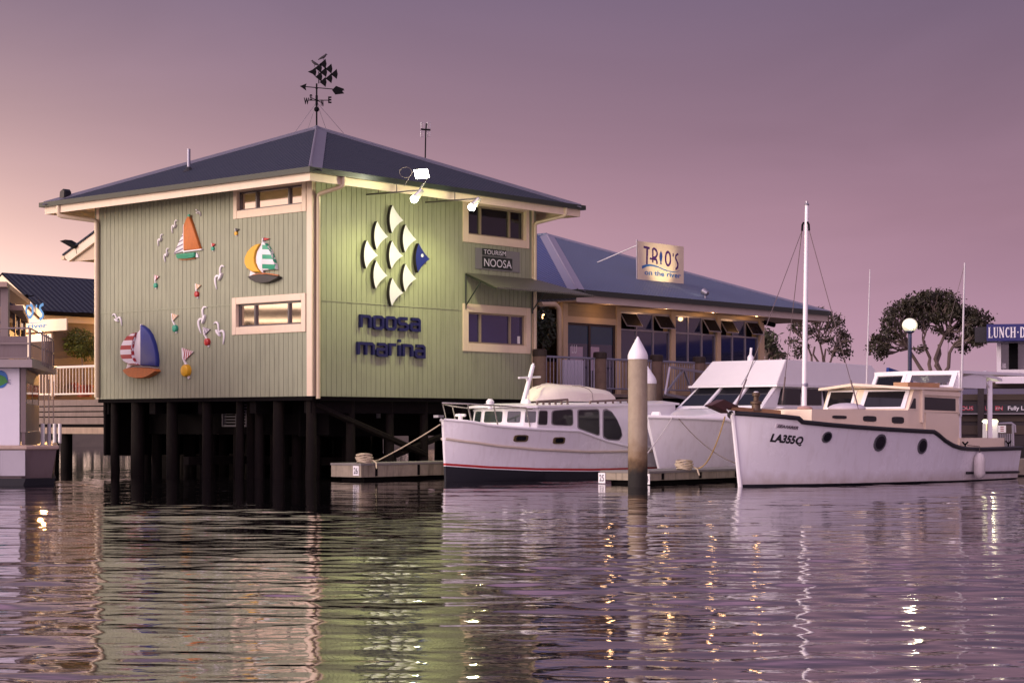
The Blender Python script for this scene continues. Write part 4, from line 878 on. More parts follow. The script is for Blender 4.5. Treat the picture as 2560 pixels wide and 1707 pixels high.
aim = (SFr.p((su0 + su1) / 2, (sz0 + sz1) / 2, 0) - sl - Vector((0, 0, .2))).normalized()
mb = MB(); mb.tube([sl - Vector((0, 0, .03)), sl + Vector((0, 0, .16))], .03, 8); mb.build('stem', ALUL, t)
mb = MB(); h0 = sl + Vector((0, 0, .2)); mb.tube([h0 - aim * .13, h0 - aim * .1, h0 + aim * .1], [.05, .09, .12], 12); mb.build('housing', ALUL, t, True)
mb = MB(); mb.tube([h0 + aim * .101, h0 + aim * .108], .1, 12); mb.build('lens', lampmat('lit_spot_lens', (1, .85, .6), 12), t)
lamp('sign_glow', 'SPOT', h0 + aim * .16, 150, (1, .80, .50), SFr.p((su0 + su1) / 2, (sz0 + sz1) / 2, 0), t, .06, 62, .8)
# bulbs under its eave
def bulb(p, label, nm='eave_lamp', e=6):
    t = thing(nm, label, 'lamp', p + Vector((0, 0, .0)), 'warm bulbs outside the restaurant')
    mb = MB(); mb.tube([p + Vector((0, 0, .20)), p + Vector((0, 0, .09))], [.05, .035], 10); mb.build('holder', CREAM, t)
    mb = MB(); mb.ball(p, .068, 9, 1.15); mb.build('bulb', lampmat('lit_warm_bulb', (1, .55, .22), 6), t, True)
    lamp('bulb_glow', 'POINT', p - Vector((0, 0, .22)), e, (1, .55, .25), None, t, .08)
for px, py, lb in ((640, 617, 'warm round bulb under the restaurant eave above the door bay'), (1051, 651, 'warm round bulb under the restaurant eave, second from the green building'), (1384, 680, 'warm round bulb under the restaurant eave above the last window bay'), (1697, 706, 'warm round bulb under the restaurant eave nearest the boat mast')):
    u, z = TF.hit(*q(z4, (px, py))[0], .62); bulb(TF.p(u, z, .62), lb)
u, z = TF.hit(*q(z4, (168, 720))[0], -.6); bulb(TF.p(u, z, -.6), 'warm bulb glowing in the dark entry beside the green building')
u, z = TF.hit(*q(z4, (1768, 768))[0], .1)
t = thing('wall_speaker', 'black wall camera on the far right corner of the restaurant', 'camera', TF.p(u, z, 0)); mb = MB(); mb.tube([TF.p(u - .25, z + .05, .02), TF.p(u + .1, z + .02, .1)], .03, 6); mb.tube([TF.p(u - .1, z + .02, .06), TF.p(u + .35, z - .06, .2)], .085, 8); mb.build('housing', BLACKM, t)
# tall plant in the dark entry
def leafy(mb, c, rad, n, s, rnd):
    for _ in range(n):
        v = Vector((rnd.gauss(0, 1), rnd.gauss(0, 1), rnd.gauss(0, 1))).normalized() * rnd.random() ** .45
        p = c + Vector((v.x * rad[0], v.y * rad[1], v.z * rad[2])); a = Vector((rnd.gauss(0, 1), rnd.gauss(0, 1), rnd.gauss(0, 1))).normalized(); b = a.orthogonal().normalized(); k = s * rnd.uniform(.6, 1.3)
        mb.add([p - a * k, p + b * k * .45, p + a * k, p - b * k * .45], [(0, 1, 2, 3)])
rnd = random.Random(11)
u, z = TF.hit(*q(z4, (165, 820))[0], .3)
t = thing('potted_plant', 'tall dark leafy plant in the entry between the green building and the restaurant', 'plant', TF.p(u, DECKZ, .3))
mb = MB(); leafy(mb, TF.p(u, z + .1, .3), (.42, .42, .75), 420, .09, rnd); mb.build('foliage', mat('dark_green_leaves', (.02, .03, .01), .5, 0, .4, 4), t)
mb = MB(); mb.tube([TF.p(u, DECKZ + .3, .3), TF.p(u, z - .4, .3)], .035, 6); mb.build('trunk', BARK, t)
mb = MB(); mb.lathe(TF.p(u, DECKZ, .3), [(.2, 0), (.27, .4), (.25, .42), (.2, .38)], 14); mb.build('pot', TERRA, t)
# ------------------------------------------------------------------ boardwalk and its rail
t = thing('boardwalk', 'timber boardwalk on dark piles in front of the restaurant', 'boardwalk', RF.p(15, 0, -2))
mb = MB(); mb.box(RF, LR + .02, T1 + 6, DECKZ - .10, DECKZ, -14, .25); mb.build('deck', PLANK, t)
mb = MB(); mb.box(RF, LR + .02, T1 + 6, DECKZ - .5, DECKZ - .101, -.1, .1); mb.build('edge_beam', DARK, t)
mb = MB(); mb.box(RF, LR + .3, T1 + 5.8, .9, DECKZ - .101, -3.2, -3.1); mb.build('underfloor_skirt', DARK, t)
for k in range(9):
    for d in (-.4, -4.5): c = RF.p(LR + .9 + 2.2 * k, 0, d); mb = MB(); mb.tube([c - Vector((0, 0, 1.2)), c + Vector((0, 0, DECKZ - .101))], [.19, .17], 10); mb.build('pile', PILEM, t, True)
RZ0, RZ1 = RF.hit(*q(zt, (1200, 1386))[0], .1)[1], RF.hit(*q(zt, (1200, 910))[0], .1)[1]
posts = [(1349, 955), (1500, 968), (1641, 990), (1748, 1000)]
tp = None
for i, ((px, y4), lb) in enumerate(zip(posts, ('round timber deck post with a dark cap at the corner of the green building', 'round timber deck post with a dark cap standing in front of the restaurant door bay', 'round timber deck post with a dark cap partly behind the nearer pylon', 'round timber deck post with a dark cap beside the gangway'))):
    u = RF.hit(px, 900, .22)[0]; z = RF.hit(px, q(z4, (0, y4))[0][1], .22)[1]; p = RF.p(u, 0, .22)
    if tp is None:
        tp = thing('deck_post', lb, 'post', p, 'round posts along the boardwalk'); PH = z
        mb = MB(); mb.tube([p + Vector((0, 0, .9)), p + Vector((0, 0, z - .2))], [.2, .19], 14); mb.build('shaft', TIMBER, tp, True)
        mb = MB(); mb.lathe(p + Vector((0, 0, z - .2)), [(.195, 0), (.205, .02), (.205, .17), (.18, .2), (.12, .205)], 14); mb.build('cap', mat('dark_post_cap', (.03, .02, .012), .7, 0, .3, 6), tp)
    else: dup(tp, p, lb)
pu = [RF.hit(px, 900, .22)[0] for px, _ in posts]
def rail(fr, u0, u1, z0, z1, d, label, n, m=GALV, group='metal rails along the boardwalk', r=.03, rb=.011, name='railing'):
    t = thing(name, label, 'railing', fr.p((u0 + u1) / 2, z0, d), group)
    for zz, k in ((z0, .8), (z1, 1.15)): mb = MB(); mb.tube([fr.p(u0, zz, d), fr.p(u1, zz, d)], r * k, 8); mb.build('rail', m, t, True)
    for u in (u0 + .03, u1 - .03): mb = MB(); mb.tube([fr.p(u, DECKZ, d), fr.p(u, z1, d)], r * .8, 8); mb.build('end_post', m, t, True)
    mb = MB(); c = fr.p(u0, 0, d); mb.tube([fr.p(0, z0, 0) - fr.p(0, 0, 0) , fr.p(0, z1, 0) - fr.p(0, 0, 0)], rb, 6)
    first = None
    for k in range(1, n):
        p = fr.p(u0 + (u1 - u0) * k / n, 0, d)
        if first is None: mb = MB(); mb.tube([p + Vector((0, 0, z0)), p + Vector((0, 0, z1))], rb, 6); first = mb.build('baluster', m, t); fp = p
        else: o = first.copy(); COL.objects.link(o); o.parent = t; o.location = p - fp
    return t
rail(RF, pu[0] + .2, pu[1] - .2, RZ0, RZ1, .18, 'metal deck rail in front of the restaurant door, between the first two posts', 15)
rail(RF, pu[1] + .2, pu[2] - .2, RZ0, RZ1, .18, 'metal deck rail just left of the nearer concrete pylon', 15)
rail(RF, pu[2] + .2, pu[3] - .2, RZ0, RZ1, .18, 'metal deck rail with close bars behind the gangway', 14)
rail(RF, pu[3] + .2, pu[3] + 3.6, RZ0, RZ1, .18, 'metal deck rail mostly hidden by the flybridge boat roof', 24)
# striped white board behind the rail
a, b = RF.hit(*q(zt, (308, 1100))[0], -1.2)[0], RF.hit(*q(zt, (645, 1100))[0], -1.2)[0]; z1_ = RF.hit(*q(zt, (480, 915))[0], -1.2)[1]
t = thing('notice_board', 'tall white board standing behind the deck rail by the glass door', 'notice board', RF.p((a + b) / 2, DECKZ, -1.2))
mb = MB(); mb.box(RF, a, b, DECKZ + .06, z1_, -1.23, -1.2); mb.build('panel', mat('mauve_white_panel', (.62, .60, .68), .4, 0, .05, 3), t)
mb = MB(); mb.box(RF, a - .04, b + .04, DECKZ, DECKZ + .059, -1.4, -1.1); mb.build('foot', ALU, t)
# gangway truss down to the pontoon
def gp(x, y, d=1.5): u, z = RF.hit(*q(z8, (x, y))[0], d); return RF.p(u, z, d)
GW = thing('gangway', 'grey aluminium truss gangway leading down from the boardwalk', 'gangway', gp(190, 550))
for d in (1.5, .75):
    TA, TBB, BA, BB = gp(235, 250, d), gp(760, 330, d), gp(185, 545, d), gp(760, 660, d)
    mb = MB(); mb.tube([TA, TBB], .05, 4); mb.tube([BA, BB], .06, 4); mb.build('side_chord', ALUL, GW)
    for a, b in ((BA, TA), (BA, TA.lerp(TBB, .29)), (TA.lerp(TBB, .29), BA.lerp(BB, .55)), (BA.lerp(BB, .55), TA.lerp(TBB, .75)), (TA.lerp(TBB, .75), BB)): mb = MB(); mb.tube([a, b], .04, 4); mb.build('truss_bar', ALUL, GW)
mb = MB(); mb.prism([gp(185, 540, .78), gp(760, 655, .78), gp(760, 655, 1.47), gp(185, 540, 1.47)], [x - Vector((0, 0, .05)) for x in (gp(185, 540, .78), gp(760, 655, .78), gp(760, 655, 1.47), gp(185, 540, 1.47))]); mb.build('walkway', ALU, GW)
# ================================================================== PYLONS AND PONTOONS
def pylon(px0, px1, py_tip, py_cone, py_cap, Y, label):
    x = ((px0 + px1) / 2 - CX) / FOC * Y; r = (px1 - px0) / 2 / FOC * Y; zf = lambda y: CAMH - (y - HY) / FOC * Y
    t = thing('mooring_pylon', label, 'pylon', (x, Y, 0), 'concrete pylons with white cone caps')
    mb = MB(); mb.lathe((x, Y, 0), [(r * .98, -1.5), (r, .5), (r * .985, zf(py_cap))], 28); mb.build('shaft', CONC, t, True)
    mb = MB(); mb.lathe((x, Y, 0), [(r * 1.03, zf(py_cap)), (r * 1.03, zf(py_cone)), (r * .9, zf(py_cone) + r * .35), (r * .08, zf(py_tip) - r * .05), (.004, zf(py_tip))], 28); mb.build('cone_cap', GELW, t, True)
pylon(1570, 1619, 841, 888, 898, 41.2, 'near concrete pylon with a white cone cap piercing the pontoon')
pylon(1596, 1641, 915, 952, 959, 52.0, 'farther, shorter concrete pylon with a white cone cap half hidden behind the near one')
def pontoon(cx, cy, w, L, ztop, label, plates, group='floating pontoons'):
    f = Fr(cx, cy, .6575, .7535); E = Fr(cx, cy, .7535, -.6575)          # long side; end face
    t = thing('pontoon', label, 'pontoon', f.p(L / 2, 0, -w / 2), group)
    mb = MB(); mb.box(f, 0, L, ztop - .055, ztop, -w, 0); mb.build('deck', PONTOP, t, bevel=.01)
    mb = MB(); mb.box(f, .02, L, .10, ztop - .056, -w + .02, -.02); mb.build('body', PONT, t)
    mb = MB(); mb.box(f, .25, L, -.35, .099, -w + .15, -.15); mb.build('float', DARK, t)
    for k in range(int(L / 1.5)):
        mb = MB(); mb.box(f, .5 + 1.5 * k, .56 + 1.5 * k, .12, ztop - .06, -.019, .012); mb.build('bracket', DARK, t)
    for (px, py, s) in plates:
        u, z = E.hit(px, py, .02); mb = MB(); mb.box(E, u - .1, u + .1, ztop - .30, ztop - .06, -.018, .0); pl = mb.build('number_plate', WHITE, t)
        mb = MB(); text_on(mb, s, E, u - .07, u + .07, ztop - .26, ztop - .1, .004, .02); mb.build('number', mat('grey_number', (.12, .11, .14), .5), pl)
    return f
P1 = pontoon(-3.69, 45.05, 1.1, 9, .44, 'concrete pontoon finger in front of the green building, left of the red striped boat', [(888, 1172, '26')])
P2 = pontoon(3.15, 42.3, 1.45, 11, .32, 'concrete pontoon finger beside the cream cabined boat, holding the near pylon', [(1503, 1197, '25'), (1614, 1197, '24')])
def coil(c, label, s=1.):
    mb = MB()
    for k in range(5):
        pts = [c + Vector((math.cos(a) * (.17 + .02 * (k % 3)) * s, math.sin(a) * .17 * s, .03 + .045 * k * s + .02 * math.sin(a * 2 + k))) for a in [i * .42 for i in range(16)]]; mb.tube(pts, .022 * s, 5)
    mb.tube([c + Vector((.16 * s, 0, .1)), c + Vector((.3 * s, -.12, .02)), c + Vector((.33 * s, -.3, -.12))], .02, 5)
    tag(mb.build('rope_coil', ROPE, None, True), label, 'rope coil', 'coiled ropes on the pontoons')
coil(P1.p(.35, .44, -.25), 'coil of pale rope on the left pontoon finger'); 
u_, z_ = P2.hit(*q(z8, (405, 1345))[0], -.12); coil(P2.p(u_, .32, -.15), 'coil of pale rope on the pontoon beside the cream cabined boat')
# ================================================================== BOATS
class Hull:
    """A boat hull on frame f (u runs from the bow aft, d to the near side). Half-beam and sheer tables are in metres."""
    def __init__(s, f, L, bd, bw, sheer_px, rake, flare=1.3, sheer=None):
        s.f, s.L, s.rake, s.fl = f, L, rake, flare; s.bd, s.bw = smooth_tab(bd), smooth_tab(bw); s.sh = [(0, 1.6)]; s.zb = 1.6
        pts = []
        for px, py in sheer_px:
            t = 1.
            for _ in range(30):
                t, z = f.hit(px, py, lerp(s.bd, max(0, t)))
            pts.append((t, z))
        s.sh = sorted(sheer or pts); s.zb = s.sh[0][1]
    def zs(s, t): return lerp(s.sh, t)
    def t0(s, z): return -s.rake * max(0, z) / s.zb
    def b(s, t, z):
        t0 = s.t0(z); st = (t - t0) / (s.L - t0) * s.L; zs = s.zs(t); w = min(1, max(0, z / zs))
        return lerp(s.bw, st) + (lerp(s.bd, st) - lerp(s.bw, st)) * w ** s.fl
    def pt(s, st, w, side):
        """st along (0..L), w: 0 waterline .. 1 sheer, negative below water."""
        t = st
        for _ in range(3): z = w * s.zs(t) if w >= 0 else w; t0 = s.t0(z); t = t0 + st / s.L * (s.L - t0)
        if w >= 0: b = lerp(s.bw, st) + (lerp(s.bd, st) - lerp(s.bw, st)) * w ** s.fl
        else: b = lerp(s.bw, st) * (1 + w * 1.1)
        return s.f.p(t, z, b * side)
    def hit(s, px, py):
        t, z = 1., .5
        for _ in range(40): t, z = s.f.hit(px, py, s.b(t, z))
        return t, z
    def on(s, t, z, off=0., side=1): return s.f.p(t, z, (s.b(t, z) + off) * side)
    def mesh(s, bands, root, transom_mat=0, ns=46):
        """bands: (lower, upper, material); lower/upper are functions of st giving w."""
        sts = [s.L * (i / ns) ** 1.5 for i in range(ns + 1)]
        for name, lo, hi, m, nz in bands:
            mb = MB()
            for side in (1, -1):
                vs = [s.pt(st, lo(st) + (hi(st) - lo(st)) * k / nz, side) for st in sts for k in range(nz + 1)]
                mb.add(vs, [(i * (nz + 1) + k, i * (nz + 1) + k + 1, (i + 1) * (nz + 1) + k + 1, (i + 1) * (nz + 1) + k) for i in range(ns) for k in range(nz)])
            n = len(mb.v) // 2; a = n - (nz + 1)
            mb.f += [(a + k, a + k + 1, n + a + k + 1, n + a + k) for k in range(nz)]; mb.m += [0] * nz
            mb.f += [(k, k + 1, n + k + 1, n + k) for k in range(nz)]; mb.m += [0] * nz
            if lo(s.L) < 0: mb.f += [(i * (nz + 1), (i + 1) * (nz + 1), n + (i + 1) * (nz + 1), n + i * (nz + 1)) for i in range(ns)]; mb.m += [0] * ns
            mb.build(name, m, root, True)
        return sts
    def deck(s, root, m, drop=.03, a=0., b=None):
        b = b or s.L; mb = MB(); n = 30; ts = [a + (b - a) * i / n for i in range(n + 1)]
        vs = []
        for t in ts:
            p = s.pt(t, 1, 1); r = s.pt(t, 1, -1); mid = (p + r) / 2 + Vector((0, 0, .02)); dz = Vector((0, 0, -drop)); vs += [p.lerp(r, .01) + dz, mid + dz, r.lerp(p, .01) + dz]
        mb.add(vs, [(3 * i + k, 3 * i + k + 1, 3 * i + 4 + k, 3 * i + 3 + k) for i in range(n) for k in (0, 1)]); return mb.build('deck', m, root)
    def band_tube(s, name, zfun, r, m, root, t0=0., t1=None, flat=1., off=.0, n=60):
        """A rubbing strake following both sides."""
        t1 = t1 or s.L
        for side in (1, -1):
            mb = MB(); pts = []
            for i in range(n + 1):
                st = t0 + (t1 - t0) * (i / n); p = s.pt(st, zfun(st), side); pts.append(p + s.f.N() * side * off)
            mb.tube(pts, r, 8, True, flat); mb.build(name, m, root, True)
def solid(name, near, far, m, root, bevel=0, smooth=False):
    mb = MB(); mb.prism(near, far); return mb.build(name, m, root, smooth, bevel)
def pane3(name, pts, m, root, th=.012, lift=.004):
    """A thin pane or board laid over a planar patch."""
    pts = [Vector(p) for p in pts]; n = (pts[1] - pts[0]).cross(pts[2] - pts[0]).normalized()
    if n.y > 0: n = -n
    mb = MB(); mb.prism([p + n * (lift + th) for p in pts], [p + n * (lift - .02) for p in pts]); return mb.build(name, m, root)
def rounded(pts, r=.25, n=4):
    """Round a polygon's corners (2-D or 3-D Vectors)."""
    pts = [Vector(p) for p in pts]; out = []
    for i, p in enumerate(pts):
        a = p.lerp(pts[i - 1], r); b = p.lerp(pts[(i + 1) % len(pts)], r)
        out += [(a.lerp(p, t)).lerp(p.lerp(b, t), t) for t in [k / n for k in range(n + 1)]]
    return out
BGLASS = mat('boat_window_glass', (.008, .008, .012), .06, 0, .1, 2, spec=.35, coat=.08)
# ------------------------------------------------------------------ cruiser with the red boot line
CF_ = Fr(-1.633, 45.1, .6575, .7535)
CRU = thing('motor_cruiser', 'white timber motor cruiser with a red waterline stripe and a dinghy on its cabin roof', 'boat', CF_.p(4, 0, 0), 'boats moored in the marina')
H = Hull(CF_, 8.4, [(0, .04), (.4, .42), (1, .78), (2, 1.15), (3.2, 1.38), (5, 1.45), (7, 1.40), (8.4, 1.25)], [(0, .03), (.4, .22), (1, .5), (2, .9), (3.2, 1.18), (5, 1.32), (7, 1.28), (8.4, 1.12)], q(z6, (136, 533), (300, 552), (500, 580), (700, 598), (900, 613), (1100, 622), (1240, 627), (1330, 662), (1450, 706), (1620, 747), (1800, 758)), .10)
H.sh.append((9, H.sh[-1][1]))
rl = [H.hit(*p) for p in q(z6, (165, 905), (500, 928), (900, 944), (1350, 948))]
rz_ = [(t, z) for t, z in rl] + [(9, rl[-1][1])]
wb = lambda st: lerp(rz_, st) / H.zs(st); wr0 = lambda st: (lerp(rz_, st) + .02) / H.zs(st); wr1 = lambda st: (lerp(rz_, st) + .075) / H.zs(st)
H.mesh([('hull', wr1, lambda st: 1., GEL, 10), ('boot_line', wr0, wr1, RED, 1), ('boot_stripe', wb, wr0, WHITE, 1), ('hull_bottom', lambda st: -.5, wb, ANTIF, 4)], CRU)
H.deck(CRU, GELW)
rub = [H.hit(*p) for p in q(z6, (165, 685), (350, 712), (600, 745), (900, 772), (1300, 792), (1800, 786))] + [(9, H.hit(*q(z6, (1800, 786))[0])[1])]
H.band_tube('rubbing_strake', lambda st: lerp(rub, st) / H.zs(st), .035, mat('cream_strake', (.55, .48, .38), .5, 0, .1, 4), CRU, .02, 8.4, 1., .01)
H.band_tube('gunwale', lambda st: 1., .035, GELW, CRU, .0, 8.4)
for x, y in ((768, 685), (1071, 702)):
    t_, z_ = H.hit(*q(z6, (x, y))[0]); mb = MB()
    def pg(w, h): return [(t_ + a * w, z_ + b * h) for a, b in rounded([(-1, -1), (1, -1), (1, 1), (-1, 1)], .3)]
    P = pg(.19, .085); mb.prism([H.on(a, b, .022) for a, b in P], [H.on(a, b, -.02) for a, b in P]); pr_ = mb.build('porthole', mat('brass_rim', (.16, .12, .06), .4, .6, .2, 6), CRU)
    P = pg(.13, .055); mb = MB(); mb.prism([H.on(a, b, .028) for a, b in P], [H.on(a, b, .01) for a, b in P]); mb.build('pane', BGLASS, pr_)
CB = 1.12                                                    # cabin half width
tf_ = CF_.hit(*q(z6, (893, 560))[0], CB)[0]; ct = CF_.hit(*q(z6, (900, 440))[0], CB)[1]; ctr = CF_.hit(*q(z6, (1700, 412))[0], CB)[1]
cb0 = H.zs(tf_) - .12
# the side cabin, with its roof
side = [(tf_, cb0), (8.0, .55), (8.0, ctr), (6.0, (ct * .3 + ctr * .7)), (tf_ + .12, ct)]
solid('cabin', [CF_.p(t, z, CB) for t, z in side], [CF_.p(t, z, -CB) for t, z in side], GELW, CRU, .012)
# forward trunk with the three window front
fx0 = CF_.cross(*q(z6, (390, 455))[0], tf_ - .25)
ft = tf_ - .42
plan = [(tf_, CB), (tf_ - .22, CB * .78), (tf_ - .42, CB * .34), (tf_ - .42, -CB * .34), (tf_ - .22, -CB * .78), (tf_, -CB)]
fz0, fz1 = H.zs(1.2) - .15, ct - .02
mb = MB(); mb.prism([CF_.p(t + .10, fz1, d * .97) for t, d in plan], [CF_.p(t, fz0, d) for t, d in plan]); mb.build('cabin_front', GELW, CRU)
def facet(i, a, b, lo, hi, m, root, nm='front_window', lift=.004):
    (t0, d0), (t1, d1) = plan[i], plan[i + 1]
    def P(s_, k): z = fz0 + (fz1 - fz0) * k; sh = .10 * k; sc = 1 - .03 * k; return CF_.p(t0 + (t1 - t0) * s_ + sh, z, (d0 + (d1 - d0) * s_) * sc)
    return pane3(nm, rounded([P(a, lo), P(b, lo), P(b, hi), P(a, hi)], .12), m, root, .01, lift)
GRNGL = mat('cabin_front_glass', (.035, .05, .045), .06, 0, .3, 2, spec=.6, coat=.4)
for i, a, b in ((0, .12, .95), (2, .1, .9), (4, .05, .88), (1, .2, .85), (3, .15, .8)):
    facet(i, a, b, .42, .88, GRNGL, CRU)
tr = [(tf_ - .60, 0), (tf_ - .52, .45), (tf_ - .28, .95), (tf_ - .02, CB + .05)]
ring = [(t, d) for t, d in tr] + [(8.1, CB + .06), (8.1, -CB - .06)] + [(t, -d) for t, d in reversed(tr[1:])]
def rz2(t, d): return lerp([(tf_ - .6, ct - .06), (tf_, ct + .02), (6, ct * .3 + ctr * .7 + .02), (8.1, ctr + .02)], t) + .08 * (1 - (d / CB) ** 2)
mb = MB(); n = len(ring); mid = [CF_.p(t, rz2(t, d * .5) + .03, d * .5) for t, d in ring]
mb.add([CF_.p(t, rz2(t, d) - .02, d) for t, d in ring] + [CF_.p(t, rz2(t, d) + .03, d) for t, d in ring] + mid, [(i, (i + 1) % n, n + (i + 1) % n, n + i) for i in range(n)] + [(n + i, n + (i + 1) % n, 2 * n + (i + 1) % n, 2 * n + i) for i in range(n)] + [tuple(range(2 * n, 3 * n)), tuple(range(n - 1, -1, -1))])
mb.build('cabin_roof', GELW, CRU)
RIM = mat('grey_window_rim', (.25, .24, .25), .4, .2, .1, 5)
def side_win(px, fr, d, root, rr=.18, gm=BGLASS, nm='side_window'):
    P = fr.hits(q(z6, *px), d); o = rounded(P, rr); c = Vector((sum(p.x for p in o) / len(o), sum(p.y for p in o) / len(o)))
    mb = MB(); mb.plate(fr, [tuple(c + (p - c) * 1.09) for p in o], d - .01, d + .012); w = mb.build(nm, RIM, root)
    mb = MB(); mb.plate(fr, [tuple(p) for p in o], d, d + .017); mb.build('pane', gm, w)
side_win([(905, 572), (975, 575), (978, 468), (915, 468)], CF_, CB, CRU)
side_win([(1017, 575), (1178, 582), (1175, 455), (1020, 468)], CF_, CB, CRU)
side_win([(1225, 602), (1388, 660), (1385, 458), (1225, 462)], CF_, CB, CRU, .12)
side_win([(1425, 670), (1460, 690), (1545, 695), (1568, 660), (1560, 610), (1530, 540), (1490, 480), (1450, 460), (1425, 470)], CF_, CB, CRU, .2)
# bow rail, mast, roof gear
def side_pt(px, py, d): u, z = CF_.hit(*q(z6, (px, py))[0], d); return CF_.p(u, z, d)
topr = [(2.9, .95), (1.9, .98), (1.0, .70), (.35, .42), (-.1, 0), (.35, -.42), (1.0, -.70), (1.9, -.98), (2.9, -.95)]
rlz = CF_.hit(*q(z6, (200, 403))[0], .3)[1]; rla = CF_.hit(*q(z6, (770, 462))[0], .95)[1]
def rlh(t): return rlz + (rla - rlz) * max(0, t) / 2.9
RAIL = mat('stainless_rail', (.45, .43, .38), .25, .9, .1, 5)
mb = MB(); mb.tube([CF_.p(t, rlh(t), d) for t, d in topr], .022, 8); mb.build('bow_rail', RAIL, CRU, True)
for t, d in (topr[0], topr[1], topr[2], topr[3], topr[5], topr[6], topr[7], topr[8]):
    mb = MB(); s_ = 1 if d > 0 else -1; mb.tube([CF_.p(t, rlh(t), d), CF_.p(t + .16, H.zs(t + .16), s_ * min(abs(d), H.b(t + .16, H.zs(t + .16)) - .06))], .016, 6); mb.build('rail_stanchion', RAIL, CRU)
mb = MB(); m0, m1 = side_pt(772, 402, 0), side_pt(866, 105, 0); mb.tube([m0 - Vector((0, 0, .2)), m1], [.07, .055], 10)
a, b = side_pt(752, 204, .0), side_pt(924, 198, 0); mb.tube([a, b], .025, 6); mb.tube([side_pt(812, 210, 0), side_pt(828, 240, 0)], .02, 5); mb.tube([side_pt(866, 105, 0), side_pt(868, 90, 0)], .03, 6); mb.build('mast', GELW, CRU, True)
mb = MB(); mb.tube([side_pt(850, 130, 0), side_pt(832, 240, 0), side_pt(834, 395, 0)], .012, 5); mb.build('mast_cable', GELW, CRU)
for px in (525, 820): p = side_pt(px, 410, .3); mb = MB(); mb.lathe(p - Vector((0, 0, .12)), [(.07, 0), (.05, .08), (.10, .10), (.10, .18), (.05, .24)], 12); mb.build('roof_ventilator', GELW, CRU, True)
for a_, b_ in ((900, 1140), (1320, 1620)):
    mb = MB(); p0_, p1_ = side_pt(a_, 412, .95), side_pt(b_, 395, .95); mb.tube([p0_ + Vector((0, 0, .06)), p1_ + Vector((0, 0, .06))], .035, 4)
    for k in range(6): p = p0_.lerp(p1_, k / 5); mb.tube([p - Vector((0, 0, .06)), p + Vector((0, 0, .06))], .03, 5)
    mb.build('grab_rail', mat('dull_teak', (.17, .12, .10), .6, 0, .2, 5), CRU)
p = side_pt(235, 500, .0); mb = MB(); mb.tube([CF_.p(.55, H.zs(.5), 0), CF_.p(.55, H.zs(.5) + .22, 0)], .06, 8); mb.tube([CF_.p(.55, H.zs(.5) + .18, -.16), CF_.p(.55, H.zs(.5) + .18, .16)], .035, 6); mb.build('bow_bollard', GELW, CRU)
mb = MB(); mb.ball(CF_.p(.95, H.zs(1) + .03, .15), .13, 8, .6); mb.build('deck_vent', GELW, CRU, True)
mb = MB(); mb.plate(CF_, CF_.hits(q(z6, (95, 520), (140, 520), (140, 500), (95, 500)), 0), -.08, .08); mb.build('bow_roller', ALUL, CRU)
# blue cloth at the stern
p = CF_.hits(q(z6, (1600, 420), (1800, 412), (1800, 480), (1600, 500)), .9); mb = MB(); mb.plate(CF_, [(8.05, .9), (8.35, .95), (8.35, ctr - .1), (8.05, ctr - .05)], -.9, .9); mb.build('stern_awning', mat('blue_canvas', (.02, .05, .22), .8, 0, .15, 4), CRU)
# dinghy upside down on the roof
DG = thing('dinghy', 'cream upturned dinghy resting on the roof of the red striped cruiser', 'dinghy', side_pt(1200, 400, .1))
prof = [(940, 395), (965, 345), (1000, 290), (1040, 262), (1090, 252), (1180, 262), (1280, 268), (1345, 270), (1400, 283), (1445, 290), (1462, 320), (1470, 378)]
W_ = .72; n = len(prof); mb = MB(); tz = CF_.hits(q(z6, *prof), .35); base = min(z for t, z in tz) + .02; vs = []; K = 10
for i, (t, z) in enumerate(tz):
    k = i / (n - 1); hb = W_ * min(1, .30 + 1.6 * k) if k < .5 else W_
    h = max(.02, z - base)
    for j in range(K + 1): a = math.pi * j / K; vs.append(CF_.p(t, base + h * min(1, math.sin(a) ** .55 if 0 < j < K else 0), hb * math.cos(a) * (1 if abs(math.cos(a)) < .99 else 1) - .1))
mb.add(vs, [(i * (K + 1) + j, i * (K + 1) + j + 1, (i + 1) * (K + 1) + j + 1, (i + 1) * (K + 1) + j) for i in range(n - 1) for j in range(K)] + [tuple(range(K + 1)), tuple(range((n - 1) * (K + 1), n * (K + 1)))])
mb.build('hull', mat('cream_dinghy_paint', (.82, .76, .64), .4, 0, .05, 2, streak=.1), DG, True)
mb = MB(); mb.tube([vs[6 * (K + 1) + j] + Vector((0, 0, .012)) for j in range(K + 1)], .008, 4); mb.build('lashing', ROPED, DG)
mb = MB(); mb.tube([vs[i * (K + 1) + K // 2] + Vector((0, 0, .01)) for i in range(2, n - 2)], .018, 5); mb.build('keel', mat('cream_dinghy_paint', (0, 0, 0)), DG)
# ------------------------------------------------------------------ flybridge boat
FF = Fr(3.845, 47.65, .6575, .7535)
FLY = thing('flybridge_boat', 'white boat with three raked windscreen panes under a plain white flybridge', 'boat', FF.p(5, 0, 0), 'boats moored in the marina')
H2 = Hull(FF, 10.5, [(0, .05), (.5, .5), (1.2, .95), (2.2, 1.3), (3.5, 1.5), (6, 1.58), (10.5, 1.5)], [(0, .03), (.5, .15), (1.2, .4), (2.2, .8), (3.5, 1.15), (6, 1.35), (10.5, 1.3)], q(z8, (0, 790), (200, 800), (500, 822), (890, 852)), .62, 1.1)
H2.sh = [(-.7, H2.sh[0][1]), (1, H2.sh[-1][1] + .0), (4, 1.42), (10.6, 1.35)] if False else H2.sh + [(10.8, H2.sh[-1][1] - .12)]
H2.mesh([('hull', lambda st: .06, lambda st: 1., GEL, 12), ('hull_bottom', lambda st: -.5, lambda st: .06, ANTIF, 4)], FLY); H2.deck(FLY, GELW, .0)
